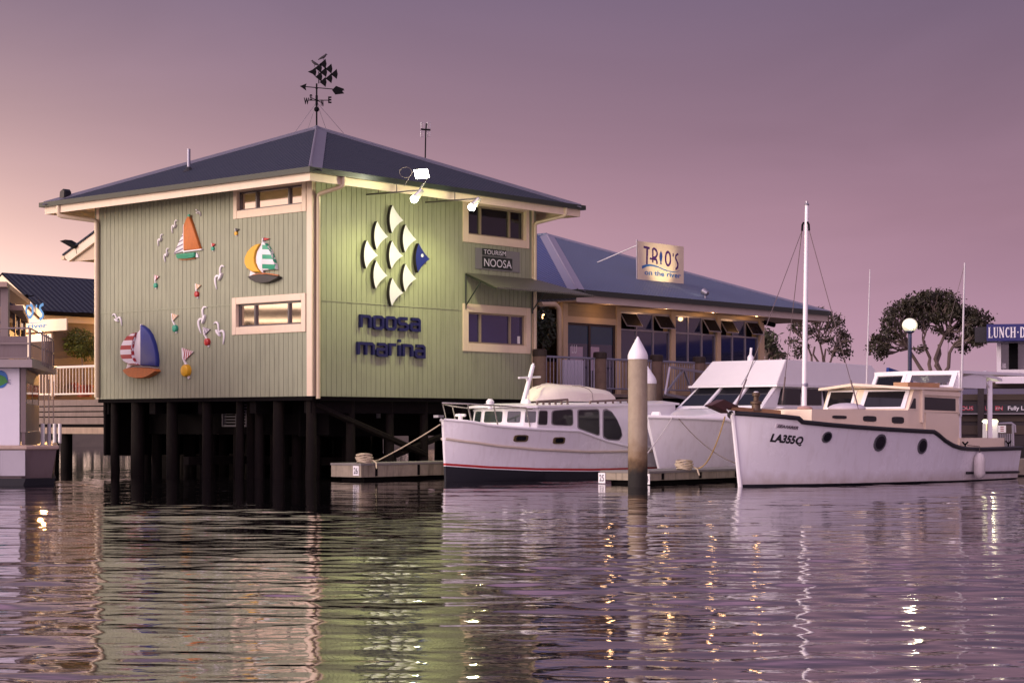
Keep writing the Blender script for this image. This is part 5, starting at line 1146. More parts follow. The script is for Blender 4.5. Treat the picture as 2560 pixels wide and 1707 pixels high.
H2.band_tube('gunwale', lambda st: 1., .05, GELW, FLY)
def fl_near(px, py, d): u, z = FF.hit(*q(z8, (px, py))[0], d); return u, z
FB = 1.42
# near front corner of the windscreen: bottom and top, then canopy corner
wb0 = fl_near(1262, 690, FB); wt0 = fl_near(1415, 450, FB * .92); cp0 = fl_near(1412, 440, FB * .98); cp1 = fl_near(1500, 168, FB * .85)
def across(t, z, d): return FF.p(t, z, d)
zb_, zt_2, zc0, zc1 = wb0[1], wt0[1], cp0[1], cp1[1]
body = [(wb0[0], zb_), (wt0[0], zt_2), (10.2, zt_2), (10.2, zb_ - .5), (wb0[0] - .2, zb_ - .5)]
bodyN = [FF.p(wb0[0], zb_, FB), FF.p(wt0[0], zt_2, FB * .92), FF.p(9.5, zt_2, FB * .92), FF.p(9.5, zb_, FB)]; bodyF = [FF.p(wb0[0], zb_, -FB), FF.p(wt0[0], zt_2, -FB * .92), FF.p(9.5, zt_2, -FB * .92), FF.p(9.5, zb_, -FB)]
solid('cabin', bodyN, bodyF, GELW, FLY)
# foredeck moulding from the bow up to the windscreen
s0 = 1.4; fd = [(s0, H2.zs(s0) + .01), (wb0[0] - .02, zb_ - .0), (wb0[0] - .02, H2.zs(3) - .1), (s0, H2.zs(s0) - .1)]
mb = MB(); mb.add([FF.p(.6, H2.zs(.6) + .02, .28), FF.p(.6, H2.zs(.6) + .02, -.28), FF.p(wb0[0], zb_ + .005, FB * .96), FF.p(wb0[0], zb_ + .005, -FB * .96), FF.p(.6, H2.zs(.6) - .1, .3), FF.p(.6, H2.zs(.6) - .1, -.3), FF.p(wb0[0], H2.zs(3) - .1, FB), FF.p(wb0[0], H2.zs(3) - .1, -FB)], [(0, 1, 3, 2), (0, 2, 6, 4), (1, 5, 7, 3), (0, 4, 5, 1)]); mb.build('foredeck_moulding', GELW, FLY)
mb = MB(); mb.box(FF, wb0[0] - .1, 9.6, H2.zs(3) - .2, zb_ + .004, -FB, FB - .01); mb.build('cabin_side', GELW, FLY)
def ws(a, k, lift=0.):
    """Windscreen point: a across (-1 far .. 1 near), k up."""
    t = wb0[0] + (wt0[0] - wb0[0]) * k; z = zb_ + (zt_2 - zb_) * k; return FF.p(t, z, FB * (1 - .08 * k) * a)
for a, b in ((-.93, -.40), (-.30, .24), (.34, .88)): pane3('windscreen', [ws(a, .10), ws(b, .10), ws(b, .93), ws(a, .93)], BGLASS, FLY, .012, .004)
for a in (-.35, .29): mb = MB(); mb.tube([ws(a, .0) - FF.U() * .03, ws(a, 1) - FF.U() * .03], .05, 6); mb.build('windscreen_post', GELW, FLY)
mb = MB(); mb.tube([ws(.93, 0) - FF.U() * .02 + FF.N() * .04, ws(.95, 1) - FF.U() * .02 + FF.N() * .04], .055, 6); mb.build('windscreen_post', GELW, FLY)
for a_, b_ in (((1440, 480), (1660, 670)), ((1690, 490), (1890, 660)), ((1925, 490), (2300, 660))):
    (t0_, za), (t1_, zb4) = fl_near(*a_, FB), fl_near(*b_, FB)
    mb = MB(); mb.plate(FF, [(t0_ - .12, zb_ + .08), (t1_, zb_ + .08), (t1_, zt_2 - .08), (t0_ + .18, zt_2 - .08)] if a_[0] < 1500 else [(t0_, zb_ + .08), (t1_, zb_ + .08), (t1_, zt_2 - .08), (t0_, zt_2 - .08)], FB - .08, FB + .004); mb.build('side_window', BGLASS, FLY)
# flybridge canopy: sloped front panel and sides
CN = [FF.p(cp0[0] - .06, zc0, FB * .98), FF.p(cp1[0], zc1, FB * .85), FF.p(8.6, zc1 - .05, FB * .85), FF.p(9.2, zc0, FB * .98)]; CFF = [FF.p(cp0[0] - .06, zc0, -FB * .98), FF.p(cp1[0], zc1, -FB * .85), FF.p(8.6, zc1 - .05, -FB * .85), FF.p(9.2, zc0, -FB * .98)]
solid('flybridge', CN, CFF, mat('white_canvas_panel', (.78, .76, .74), .55, 0, .04, 2), FLY, .012)
mb = MB(); mb.tube([(CN[0] + CFF[0]) / 2 * 1 + FF.U() * .0 - FF.U() * .012 + FF.N() * .28, (CN[1] + CFF[1]) / 2 - FF.U() * .012 + FF.N() * .24], .008, 4); mb.build('panel_seam', ALUL, FLY)
mb = MB(); mb.slab([p[:2] for p in (FF.p(cp0[0] - .12, 0, FB * 1.02), FF.p(9.4, 0, FB * 1.02), FF.p(9.4, 0, -FB * 1.02), FF.p(cp0[0] - .12, 0, -FB * 1.02))], zc0 - .055, zc0 - .002); mb.build('cabin_roof', GELW, FLY)
p = FF.p(cp1[0] + .25, zc1, -.1); mb = MB(); mb.lathe(p, [(.09, 0), (.09, .1), (.05, .16), (.03, .18)], 10); mb.tube([p + Vector((0, 0, .15)), p + Vector((.02, 0, .36))], .035, 6); mb.build('search_light', GELW, FLY, True)
u, z = FF.hit(*q(z8, (140, 755))[0], -.2); mb = MB(); mb.box(FF, u - .25, u + .25, H2.zs(.3) + .02, H2.zs(.3) + .16, -.35, -.05); mb.build('anchor_winch', GELW, FLY, bevel=.03)
mb = MB(); mb.tube([ws(-.62, -.06) - FF.U() * .14, ws(.1, -.04) - FF.U() * .14], .022, 5); mb.build('wiper_rail', BLACKM, FLY)
mb = MB(); mb.plate(FF, [(9.0, zb_ - .2), (11.2, zb_ - .35), (10.6, zc1 - .3), (9.25, zc1 - .1)], FB - .1, FB - .02); mb.build('side_curtain', mat('blue_canvas', (0, 0, 0)), FLY)
# ------------------------------------------------------------------ the old cream cabined launch
SF = Fr(5.10, 41.1, math.sin(R(44)), math.cos(R(44)))
SEA = thing('cabin_launch', 'white hulled timber launch with a cream cabin, black rubbing strake and tall mast', 'boat', SF.p(5, 0, 0), 'boats moored in the marina')
LS = 10.0
for _ in range(5): LS = SF.hit(2549, 1200, 1.36)[0]
H3 = Hull(SF, LS, [(0, .05), (.4, .42), (1, .8), (2, 1.16), (3, 1.38), (4.5, 1.55), (6, 1.60), (8, 1.55), (LS, 1.42)], [(0, .04), (.4, .2), (1, .46), (2, .84), (3, 1.1), (4.5, 1.36), (6, 1.45), (8, 1.42), (LS, 1.3)],
          q(z7, (182, 500), (300, 517), (500, 547), (700, 572), (900, 592), (1100, 608), (1300, 622), (1500, 634), (1690, 644), (1725, 668), (1770, 708), (1830, 744), (1890, 764), (1950, 770), (2050, 772), (2310, 764)), .28)
H3.sh.append((LS + .5, H3.sh[-1][1])); 
H3.mesh([('hull', lambda st: .035, lambda st: 1., GEL, 14), ('hull_bottom', lambda st: -.5, lambda st: .035, ANTIF, 4)], SEA, ns=60)
H3.band_tube('rubbing_strake', lambda st: 1., .055, BLACK, SEA, .0, LS, 1.0, .0, 110)
lw = [H3.hit(*p) for p in q(z7, (1925, 945), (2312, 938))]
H3.band_tube('lower_strake', lambda st: (lw[0][1] + (lw[1][1] - lw[0][1]) * (st - lw[0][0]) / (lw[1][0] - lw[0][0])) / H3.zs(st), .032, BLACK, SEA, lw[0][0], LS, 1., .015, 30)
H3.deck(SEA, mat('cream_deck_paint', (.62, .50, .38), .5, 0, .08, 2), .06)
# bulwark top, bright bow stem
mb = MB(); mb.tube([H3.pt(0, w, 1) * .5 + H3.pt(0, w, -1) * .5 - SF.U() * .015 for w in (.0, .25, .5, .75, .98)], .055, 8); mb.build('stem', GELW, SEA, True)
def hull_text(s, a, b, h, mb, root, m, nm, bold=.02, shear=0., off=.006):
    """Text on the near side between pixels a (lower left) and b (lower right), h metres tall."""
    (ta, za), (tb, zb4) = H3.hit(*a), H3.hit(*b)
    put_text(mb, s, lambda x, y: H3.on(ta + x * (tb - ta), za + x * (zb4 - za) + y * h, off), bold, shear); return mb.build(nm, m, root)
pa, pb = H3.hit(*q(z7, (522, 615))[0]), H3.hit(*q(z7, (694, 632))[0]); hh = H3.hit(*q(z7, (525, 583))[0])[1] - pa[1]
mb = MB(); Pq = [(pa[0], pa[1]), (pb[0], pb[1]), (pb[0], pb[1] + hh), (pa[0], pa[1] + hh)]; mb.prism([H3.on(t, z, .012) for t, z in Pq], [H3.on(t, z, -.03) for t, z in Pq]); npl = mb.build('name_plate', mat('pale_name_plate', (.60, .55, .58), .5), SEA)
mb = MB(); hull_text('SEAFARER', *q(z7, (532, 612), (686, 627)), hh * .66, mb, npl, mat('dark_name_ink', (.05, .04, .05), .5), 'lettering', .03, .2, .017)
h2 = H3.hit(*q(z7, (490, 662))[0])[1] - H3.hit(*q(z7, (478, 728))[0])[1]
mb = MB(); hull_text('LA355Q', *q(z7, (478, 728), (716, 752)), h2 * 1.1, mb, SEA, BLACK, 'registration', .05, .12)
for x, y, ry in ((900, 684, 40), (1290, 724, 62), (1602, 750, 56)):
    t_, z_ = H3.hit(*q(z7, (x, y))[0]); r_ = ry * .34014 / FOC * (SF.p(t_, 0).y)
    ci = [(t_ + r_ * math.cos(i * .2618), z_ + r_ * math.sin(i * .2618)) for i in range(24)]
    mb = MB(); mb.prism([H3.on(a, b, .025) for a, b in ci], [H3.on(a, b, -.03) for a, b in ci]); ph = mb.build('porthole', mat('dark_bronze', (.13, .13, .14), .4, .5, .2, 6), SEA)
    ci = [(t_ + (a - t_) * .76, z_ + (b - z_) * .76) for a, b in ci]; mb = MB(); mb.prism([H3.on(a, b, .03) for a, b in ci], [H3.on(a, b, -.0) for a, b in ci]); mb.build('pane', BGLASS, ph)
# trunk cabin
TBm = 1.22
def sn(px, py, d=TBm, z=z7): return SF.hit(*q(z, (px, py))[0], d)
tk = sn(785, 500, .82); tkz = sn(1000, 480, .95)[1]; tq = sn(1500, 480)[0]; te = sn(1875, 600)[0]
def ring_(z, dt=0): return [SF.p(tk[0] + dt, z, -.82), SF.p(tk[0] + dt, z, .82), SF.p(tq, z, TBm), SF.p(te, z, TBm), SF.p(te, z, -TBm), SF.p(tq, z, -TBm)]
mb = MB(); mb.prism(ring_(tkz, .04), ring_(H3.zs(tq) - .25)); mb.build('trunk_cabin', BOATCREAM, SEA)
for (x, y, w, h) in ((995, 536, 52, 13), (1217, 548, 48, 22), (1424, 558, 44, 26)):
    TK = Fr(*SF.p(tk[0], 0, .82)[:2], *(SF.p(tq, 0, TBm) - SF.p(tk[0], 0, .82))[:2])
    P = TK.hits(q(z7, (x - w, y - h), (x + w, y - h + 3), (x + w, y + h), (x - w, y + h - 3)), 0); P = rounded(P, .3)
    mb = MB(); mb.plate(TK, [tuple(p) for p in P], -.05, .012); mb.build('cabin_port', BGLASS, SEA)
# wheelhouse: V windscreen, side windows, visor roof
WB = 1.22; n0 = sn(1500, 478, WB); n1 = sn(1545, 330, WB); wz0, wz1 = tkz - .01, n1[1]
tcn = n0[0] - .42; rk = n1[0] - n0[0]
def wf(a, k):
    """Windscreen: a = -1 far .. 0 centre .. 1 near."""
    return SF.p(tcn + .42 * abs(a) + rk * k, wz0 + (wz1 - wz0) * k, WB * a)
rear = sn(1872, 600, WB)[0]
mb = MB(); mb.add([wf(-1, 0), wf(0, 0), wf(1, 0), wf(1, 1), wf(0, 1), wf(-1, 1), SF.p(rear, wz0, WB), SF.p(rear, wz1, WB), SF.p(rear, wz0, -WB), SF.p(rear, wz1, -WB)], [(1, 2, 3, 4), (0, 1, 4, 5), (2, 6, 7, 3), (8, 0, 5, 9), (6, 8, 9, 7), (4, 3, 7, 9, 5)]); mb.build('wheelhouse', BOATCREAM, SEA)
for a0_, a1_ in ((.08, .93), (-.93, -.08)):
    fo = [wf(a0_, .06), wf(a1_, .06), wf(a1_, .94), wf(a0_, .94)]; w = pane3('windscreen', fo, GELW, SEA, .03, .0)
    c = sum(fo, Vector()) / 4; ins = [p + (c - p).normalized() * .11 for p in fo]; pane3('pane', ins, BGLASS, w, .012, .025)
for P in ([(1618, 388), (1848, 402), (1848, 492), (1618, 482)], [(1512, 472), (1556, 474), (1556, 400), (1542, 398)]):
    mb = MB(); mb.plate(SF, SF.hits(q(z7, *P), WB), WB - .05, WB + .006); mb.build('side_window', BGLASS, SEA)
mb = MB(); a = SF.hits(q(z7, (1600, 340), (1874, 356), (1874, 386), (1600, 372)), WB); mb.plate(SF, a, WB, WB + .045)
a = SF.hits(q(z7, (1600, 490), (1868, 500), (1868, 512), (1600, 502)), WB); mb.plate(SF, a, WB, WB + .04); a = SF.hits(q(z7, (1590, 335), (1604, 335), (1604, 575), (1590, 575)), WB); mb.plate(SF, a, WB, WB + .06); mb.build('side_trim', BOATCREAM, SEA)
rs = [(tcn + rk - .34, 0), (tcn + rk + .10, WB + .08), (rear + .08, WB + .08), (rear + .08, -WB - .08), (tcn + rk + .10, -WB - .08)]
mb = MB(); mb.prism([SF.p(t, wz1 + .045 + (.10 if d == 0 else 0), d) for t, d in rs], [SF.p(t, wz1 + (.08 if d == 0 else -.01), d) for t, d in rs])
o = mb.build('wheelhouse_roof', BOATCREAM, SEA)
mb = MB(); mb.prism([SF.p(tcn + rk - .1, wz1 + .13, 0), SF.p(tcn + rk + .5, wz1 + .05, WB * .9), SF.p(rear, wz1 + .05, WB * .9), SF.p(rear, wz1 + .12, 0), SF.p(rear, wz1 + .05, -WB * .9), SF.p(tcn + rk + .5, wz1 + .05, -WB * .9)], [SF.p(tcn + rk - .1, wz1 + .02, 0), SF.p(tcn + rk + .5, wz1 + .02, WB * .9), SF.p(rear, wz1 + .02, WB * .9), SF.p(rear, wz1 + .02, 0), SF.p(rear, wz1 + .02, -WB * .9), SF.p(tcn + rk + .5, wz1 + .02, -WB * .9)]); mb.build('roof_camber', BOATCREAM, SEA)
# raised steering position with white framed windows
UB = 1.18; g0 = sn(1832, 335, UB); g1 = sn(1866, 212, UB); uz0, uz1 = wz1 + .06, g1[1]
uc = g0[0] - .38; urk = g1[0] - g0[0]
def uf(a, k): return SF.p(uc + .38 * abs(a) + urk * k, uz0 + (uz1 - uz0) * k, UB * a)
ur = g0[0] + 1.6
mb = MB()
for a0_, a1_ in ((0, 1), (-1, 0)):
    o4 = [uf(a0_, 0), uf(a1_, 0), uf(a1_, 1), uf(a0_, 1)]; nn = (o4[1] - o4[0]).cross(o4[3] - o4[0]).normalized() * .035
    c = sum(o4, Vector()) / 4; i4 = [uf(a0_ + .10 * (a1_ - a0_), .13), uf(a1_ - .10 * (a1_ - a0_), .13), uf(a1_ - .10 * (a1_ - a0_), .84), uf(a0_ + .10 * (a1_ - a0_), .84)]
    for k in range(4): mb.prism([o4[k] + nn, o4[(k + 1) % 4] + nn, i4[(k + 1) % 4] + nn, i4[k] + nn], [o4[k] - nn, o4[(k + 1) % 4] - nn, i4[(k + 1) % 4] - nn, i4[k] - nn])
usc = mb.build('upper_screen', GELW, SEA)
CLG = bpy.data.materials.new('clear_glass'); CLG.use_nodes = True
_t = CLG.node_tree; _t.nodes.clear(); _tr = nd(_t, 'ShaderNodeBsdfTransparent'); _tr.inputs[0].default_value = (.75, .76, .78, 1); _gl = nd(_t, 'ShaderNodeBsdfGlossy'); _gl.inputs['Roughness'].default_value = .03
_mx = nd(_t, 'ShaderNodeMixShader'); _fr = nd(_t, 'ShaderNodeFresnel'); _o = nd(_t, 'ShaderNodeOutputMaterial'); _t.links.new(_fr.outputs[0], _mx.inputs[0]); _t.links.new(_tr.outputs[0], _mx.inputs[1]); _t.links.new(_gl.outputs[0], _mx.inputs[2]); _t.links.new(_mx.outputs[0], _o.inputs[0])
for a0_, a1_ in ((0, 1), (-1, 0)): pane3('pane', [uf(a0_ + .1 * (a1_ - a0_), .13), uf(a1_ - .1 * (a1_ - a0_), .13), uf(a1_ - .1 * (a1_ - a0_), .84), uf(a0_ + .1 * (a1_ - a0_), .84)], CLG, usc, .006, .0)
mb = MB(); mb.add([uf(1, 0), SF.p(ur, uz0, UB), SF.p(ur, uz0 + .45, UB), uf(1, .6), uf(1, 0) - SF.N() * .04, SF.p(ur, uz0, UB - .04), SF.p(ur, uz0 + .45, UB - .04), uf(1, .6) - SF.N() * .04], [(0, 1, 2, 3), (7, 6, 5, 4), (3, 2, 6, 7), (1, 5, 6, 2)]); mb.build('upper_side', GELW, SEA)
mb = MB(); mb.slab([p[:2] for p in (SF.p(uc + urk - .05, 0, 0), SF.p(g1[0] + .0, 0, UB + .05), SF.p(ur + 2.2, 0, UB + .05), SF.p(ur + 2.2, 0, -UB - .05), SF.p(g1[0], 0, -UB - .05))], uz1 - .01, uz1 + .06); mb.build('upper_roof', GELW, SEA)
mb = MB(); cb_ = SF.p(n1[0] + .9, wz1 + .06, .75); mb.box(SF, n1[0] + .15, n1[0] + 1.6, wz1 + .06, wz1 + .17, .55, .95); mb.build('roof_planks', mat('varnished_timber', (.42, .23, .11), .5, 0, .2, 4), SEA)
# stern canopy roof and posts
def spost(px, y0, y1, d, r=.05, nm='canopy_post'): 
    (t0_, za), (t1_, zb4) = sn(px, y0, d), sn(px + 4, y1, d); mb = MB(); mb.tube([SF.p(t0_, za, d), SF.p(t0_, zb4, d)], r, 4); return mb.build(nm, GELW, SEA)
ce = sn(2180, 262, 1.15); mb = MB(); mb.plate(SF, [(ur - .4, uz1 - .02), (ce[0], ce[1] - .04), (ce[0], ce[1] + .03), (ur - .4, uz1 + .05)], -1.2, 1.2); mb.build('stern_canopy', GELW, SEA)
spost(2100, 268, 695, 1.1, .075); p_ = spost(2100, 268, 695, -1.1, .06)
a = sn(2075, 280, 1.1); b = sn(2098, 335, 1.1); mb = MB(); mb.tube([SF.p(a[0], a[1], 1.1), SF.p((a[0] + b[0]) / 2 + .05, a[1] - .12, 1.1), SF.p(b[0], b[1], 1.1)], .04, 4); mb.build('canopy_knee', GELW, SEA)
# white door post at the wheelhouse's rear with the thin pole on it
a = sn(1886, 690, WB + .02); b = sn(1874, 215, WB + .02); mb = MB(); mb.box(SF, rear + .01, rear + .09, a[1], b[1], WB - .06, WB + .02); mb.build('rear_post', GELW, SEA)
tp_ = SF.hit(2412, 657, WB + .06); bt = SF.hit(2402, 1040, WB + .06); mb = MB(); mb.tube([SF.p(bt[0], bt[1], WB + .06), SF.p(tp_[0], tp_[1], WB + .06)], [.03, .02], 8); mb.build('stern_pole', mat('dull_white_pole', (.5, .48, .5), .5), SEA, True)
a = SF.hit(2400, 660, WB + .06); b = SF.hit(2375, 800, WB - .3); mb = MB(); mb.tube([SF.p(tp_[0], tp_[1] - .03, WB + .06), SF.p(b[0], b[1], WB - .3), SF.p(SF.hit(2366, 905, .4)[0], uz1, .4)], .006, 4); mb.build('halyard', ROPED, SEA)
tp_ = SF.hit(2175, 674, -.9); bt = SF.hit(2166, 925, -.9); mb = MB(); mb.tube([SF.p(bt[0], uz1 - .4, -.9), SF.p(tp_[0], tp_[1], -.9)], [.022, .014], 8); mb.build('whip_aerial', mat('dull_white_pole', (.5, .48, .5), .5), SEA, True)
# coaming round the stern well
cz = sn(2050, 690, 1.3)
a = sn(1880, 690, 1.3)[0]; b = sn(2208, 700, 1.3)[0]
mb = MB(); mb.box(SF, a, b, H3.zs(b) - .1, cz[1], 1.24, 1.3); mb.box(SF, a, b, H3.zs(b) - .1, cz[1], -1.3, -1.24); mb.box(SF, b - .06, b, H3.zs(b) - .1, cz[1] - .002, -1.24, 1.24); mb.build('well_coaming', BOATCREAM, SEA)
hz_ = lambda t: H3.zs(t)
SC_ = SF.hits(q(z7, (1640, 640), (1690, 640), (1725, 664), (1770, 702), (1830, 738), (1880, 757), (1880, 500), (1640, 500)), 1.3)
mb = MB(); mb.plate(SF, SC_, 1.1, 1.26); mb.build('quarter_panel', BOATCREAM, SEA)
# cleats
def cleat(px, py, d): 
    u, z = SF.hit(*q(z7, (px, py))[0], d); mb = MB(); mb.tube([SF.p(u - .12, z + .05, d), SF.p(u - .03, z + .0, d), SF.p(u + .03, z, d), SF.p(u + .12, z + .05, d)], .022, 6); mb.tube([SF.p(u, z - .1, d), SF.p(u, z, d)], .02, 6); mb.build('cleat', BLACKM, SEA)
cleat(1920, 735, 1.4); cleat(2238, 728, 1.38)
# foredeck: bowsprit, timber bitts, winch, cushions, mast
zb0 = H3.zs(0)
mb = MB(); tt = [SF.hit(*p, .0) for p in q(z7, (25, 452), (120, 408), (225, 455), (225, 470), (135, 478), (155, 510))]
mb.plate(SF, [tt[0], tt[1], tt[2], tt[3], tt[4], tt[5]], -.12, .12); mb.build('bowsprit', mat('dark_red_timber', (.07, .025, .02), .5, 0, .3, 5), SEA, bevel=.015)
mb = MB(); mb.plate(SF, SF.hits(q(z7, (205, 453), (245, 462), (480, 478), (565, 487), (566, 514), (440, 508), (250, 490), (205, 482)), .12), .0, .12); mb.build('foredeck_timber', mat('varnished_timber', (0, 0, 0)), SEA)
u, z = SF.hit(*q(z7, (383, 450))[0], .1); mb = MB(); mb.lathe(SF.p(u, zb0 + .08, .1), [(.14, 0), (.10, .05), (.10, .14), (.13, .15), (.13, .2), (.06, .22), (.06, .32), (.09, .33), (.09, .4), (.05, .41)], 14); mb.build('anchor_winch', mat('dull_bronze', (.12, .08, .05), .5, .5, .2, 6), SEA, True)
mb = MB(); mb.lathe(SF.p(u, zb0 + .41, .1), [(.055, .0), (.055, .09), (.04, .1)], 12); mb.build('winch_cap', GELW, SEA)
for (x, y, w, m_) in ((560, 450, 30, GELW), (740, 448, 48, mat('pink_cushion', (.50, .32, .27), .7, 0, .1, 4)), (1050, 462, 120, mat('pale_cushion', (.60, .55, .58), .7, 0, .08, 4))):
    u, z = SF.hit(*q(z7, (x, y))[0], .35); k = w * .34 / 108 ; mb = MB(); mb.ball(SF.p(u, tkz + .03, .35), k * 1.2, 8, .3 / max(1, k * 2.6)); mb.build('deck_cushion', m_, SEA, True)
mt = SF.hit(2017, 512, .0); mbm = SF.hit(2010, 1010, .0); MX = SF.p(mbm[0], 0, 0)
mtop = SF.p(mt[0], mt[1], 0); mbot = SF.p(mbm[0], tkz - .1, 0); mb = MB(); mb.tube([mbot, mbot.lerp(mtop, .5), mtop], [.062, .056, .042], 12); MS = mb.build('mast', GELW, SEA, True)
mb = MB(); mb.lathe(mtop - Vector((0, 0, .02)), [(.05, 0), (.06, .03), (.03, .06), (.03, .1)], 10); mb.build('mast_head', ALUL, MS)
hp = SF.p(SF.hit(2014, 562, 0)[0], SF.hit(2014, 562, 0)[1], 0)
for s_ in (-1, 1):
    mb = MB(); mb.tube([hp + SF.N() * .05 * s_ + Vector((0, 0, .06)), hp + SF.N() * .09 * s_, hp + SF.N() * .10 * s_ - Vector((0, 0, .14))], .026, 6); mb.build('mast_fitting', BLACKM, MS)
collar = SF.hit(2012, 962, 0); mb = MB(); mb.lathe(SF.p(collar[0], collar[1], 0), [(.075, -.04), (.08, 0), (.075, .04)], 12); mb.build('mast_collar', GALV, MS)
for (px, py, d, sd_) in ((2146, 1022, 1.15, 1), (1955, 1010, -1.0, -1), (1838, 1022, .0, -1)):
    u, z = SF.hit(px, py, d); e = SF.p(u, z, d); s_ = hp + SF.N() * .1 * sd_ - Vector((0, 0, .13))
    mb = MB(); mb.tube([s_, e], .009, 5); k0 = e.lerp(s_, .02); k1 = e.lerp(s_, .16); mb.tube([k0, k1], .02, 5); mb.build('stay', mat('grey_wire', (.16, .12, .12), .5, .3), MS)
# fender hung over its side
ft_, fz_ = H3.hit(*q(z7, (1980, 900))[0]); f0 = H3.on(ft_, fz_, .17); hgt = .62
t = thing('boat_fender', 'white sausage fender hanging over the side near the stern of the cream cabined launch', 'fender', f0 - Vector((0, 0, hgt)))
zt_f = SF.hit(*q(z7, (1975, 798))[0], 1.7)[1]; zb_f = max(.06, SF.hit(*q(z7, (1985, 1035))[0], 1.7)[1]); rf2 = .14
mb = MB(); c = Vector((f0.x, f0.y, 0)); mb.lathe(c, [(.03, zb_f), (.09, zb_f + .03), (rf2, zb_f + .12), (rf2, zt_f - .14), (.09, zt_f - .04), (.03, zt_f)], 16); mb.build('body', mat('scuffed_fender', (.62, .58, .55), .6, 0, .15, 6, streak=.3), t, True)
cl_ = SF.hit(*q(z7, (1935, 742))[0], 1.45); mb = MB(); mb.tube([c + Vector((0, 0, zt_f)), c + Vector((0, 0, zt_f + .15)), SF.p(cl_[0], cl_[1], 1.45)], .012, 5); mb.build('lanyard', ROPED, t)
# mooring ropes
def rope(label, pts, r, m, sag=.0):
    P = [Vector(p) for p in pts]; out = []
    for a, b in zip(P, P[1:]):
        for k in range(10): x = k / 10; p = a.lerp(b, x); p.z -= sag * 4 * x * (1 - x); out.append(p)
    out.append(P[-1]); mb = MB(); mb.tube(out, r, 6); tag(mb.build('mooring_rope', m, None, True), label, 'rope', 'mooring ropes')
u, z = CF_.hit(*q(zq, (1935, 485))[0], 0); rope('pale mooring rope from the cruiser bow down to the left pontoon', [CF_.p(u, z, 0), P1.p(1.2, .5, -.6), P1.p(.4, .52, -.3)], .016, ROPE, .03)
bow2 = FF.hit(*q(z8, (278, 778))[0], .45)
rope('white mooring rope slanting left from the bow of the flybridge boat', [FF.p(*bow2, .45), P2.p(1.2, .35, -1.35)], .014, mat('white_rope', (.62, .58, .55), .8), .08)
e_ = P2.hit(*q(z8, (970, 1275))[0], -.5); rope('dark mooring rope slanting right from the bow of the flybridge boat', [FF.p(bow2[0] + .05, bow2[1], .5), P2.p(4.4, .34, -.2)], .014, ROPED, .25)
s_ = SF.hit(*q(z8, (838, 790))[0], -.05); rope('yellow mooring rope sagging from the launch bow to the rope coil', [SF.p(*s_, -.05), P2.p(u_ + .5, .36, -.2)], .016, mat('yellow_rope', (.50, .34, .14), .8, 0, .2, 30), .35)
# ================================================================== LEFT SIDE: BOARDWALK, RESTAURANT WING, FERRY
QX, QY = -13.82, 58.0
LW = Fr(QX, QY, .7535, -.6575)                               # front edge of the left boardwalk, u to the right
t = thing('boardwalk', 'timber boardwalk with a boarded face between the glass sided ferry and the green building', 'boardwalk', LW.p(0, 0, -2))
l0 = LW.hit(90, 1000)[0]; l1 = 5.3
fz = [LW.hit(*q(z5, (500, y))[0])[1] for y in (948, 990, 1022, 1054, 1100)]
mb = MB()
for a, b in zip(fz, fz[1:]): mb.box(LW, l0, l1, b + .038, a, -.04, 0)
mb.build('boarded_face', PLANK, t)
mb = MB(); mb.box(LW, l0, l1 - .2, 1.2, fz[0] - .01, -.12, -.06); mb.build('backing', DARK, t)
mb = MB(); mb.box(LW, l0 - 6, l1, fz[0] - .09, fz[0] - .002, -9, -.041); mb.build('deck', PLANK, t)
b0, b1 = LW.hit(*q(z5, (500, 1150))[0])[1], LW.hit(*q(z5, (500, 1112))[0])[1]
mb = MB(); mb.box(LW, l0, l1 + 2.1, b0, b1, .02, .22); mb.build('lower_beam', mat('pale_beam', (.34, .25, .17), .7, 0, .25, 3, .3, 20, streak=.4), t)
for px in (153, 350, 120): u = LW.hit(px, 1100)[0]; mb = MB(); mb.tube([LW.p(u, -1.2, -.2), LW.p(u, b0, -.2)], .19, 10); mb.build('pile', PILEM, t, True)
for k in range(3): mb = MB(); mb.tube([LW.p(-2 + 3 * k, -1.2, -6), LW.p(-2 + 3 * k, fz[0] - .1, -6)], .18, 10); mb.build('pile', PILEM, t, True)
mb = MB(); mb.box(LW, l0, l1, .35, .6, -3.2, -3); mb.build('cross_beam', PILEM, t)
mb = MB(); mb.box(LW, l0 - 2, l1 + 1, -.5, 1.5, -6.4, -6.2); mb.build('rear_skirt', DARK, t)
RAILW = mat('cream_white_rail', (.78, .70, .58), .35, 0, .05, 4)
r0, r1 = LW.hit(135, 950, -.1)[0], LW.hit(240, 950, -.1)[0]
rail(LW, r0, r1 + .3, LW.hit(186, 984.5, -.1)[1], LW.hit(186, 917, -.1)[1], -.1, 'cream white rail on the left boardwalk in front of the round potted tree', 15, RAILW, 'cream white rails on the left boardwalk', .038, .013)
rail(LW, r0 - 3.2, r0 - .1, LW.hit(186, 984.5, -.1)[1], LW.hit(186, 917, -.1)[1], -.1, 'cream white rail seen through the glass side of the ferry', 18, RAILW, 'cream white rails on the left boardwalk', .038, .013)
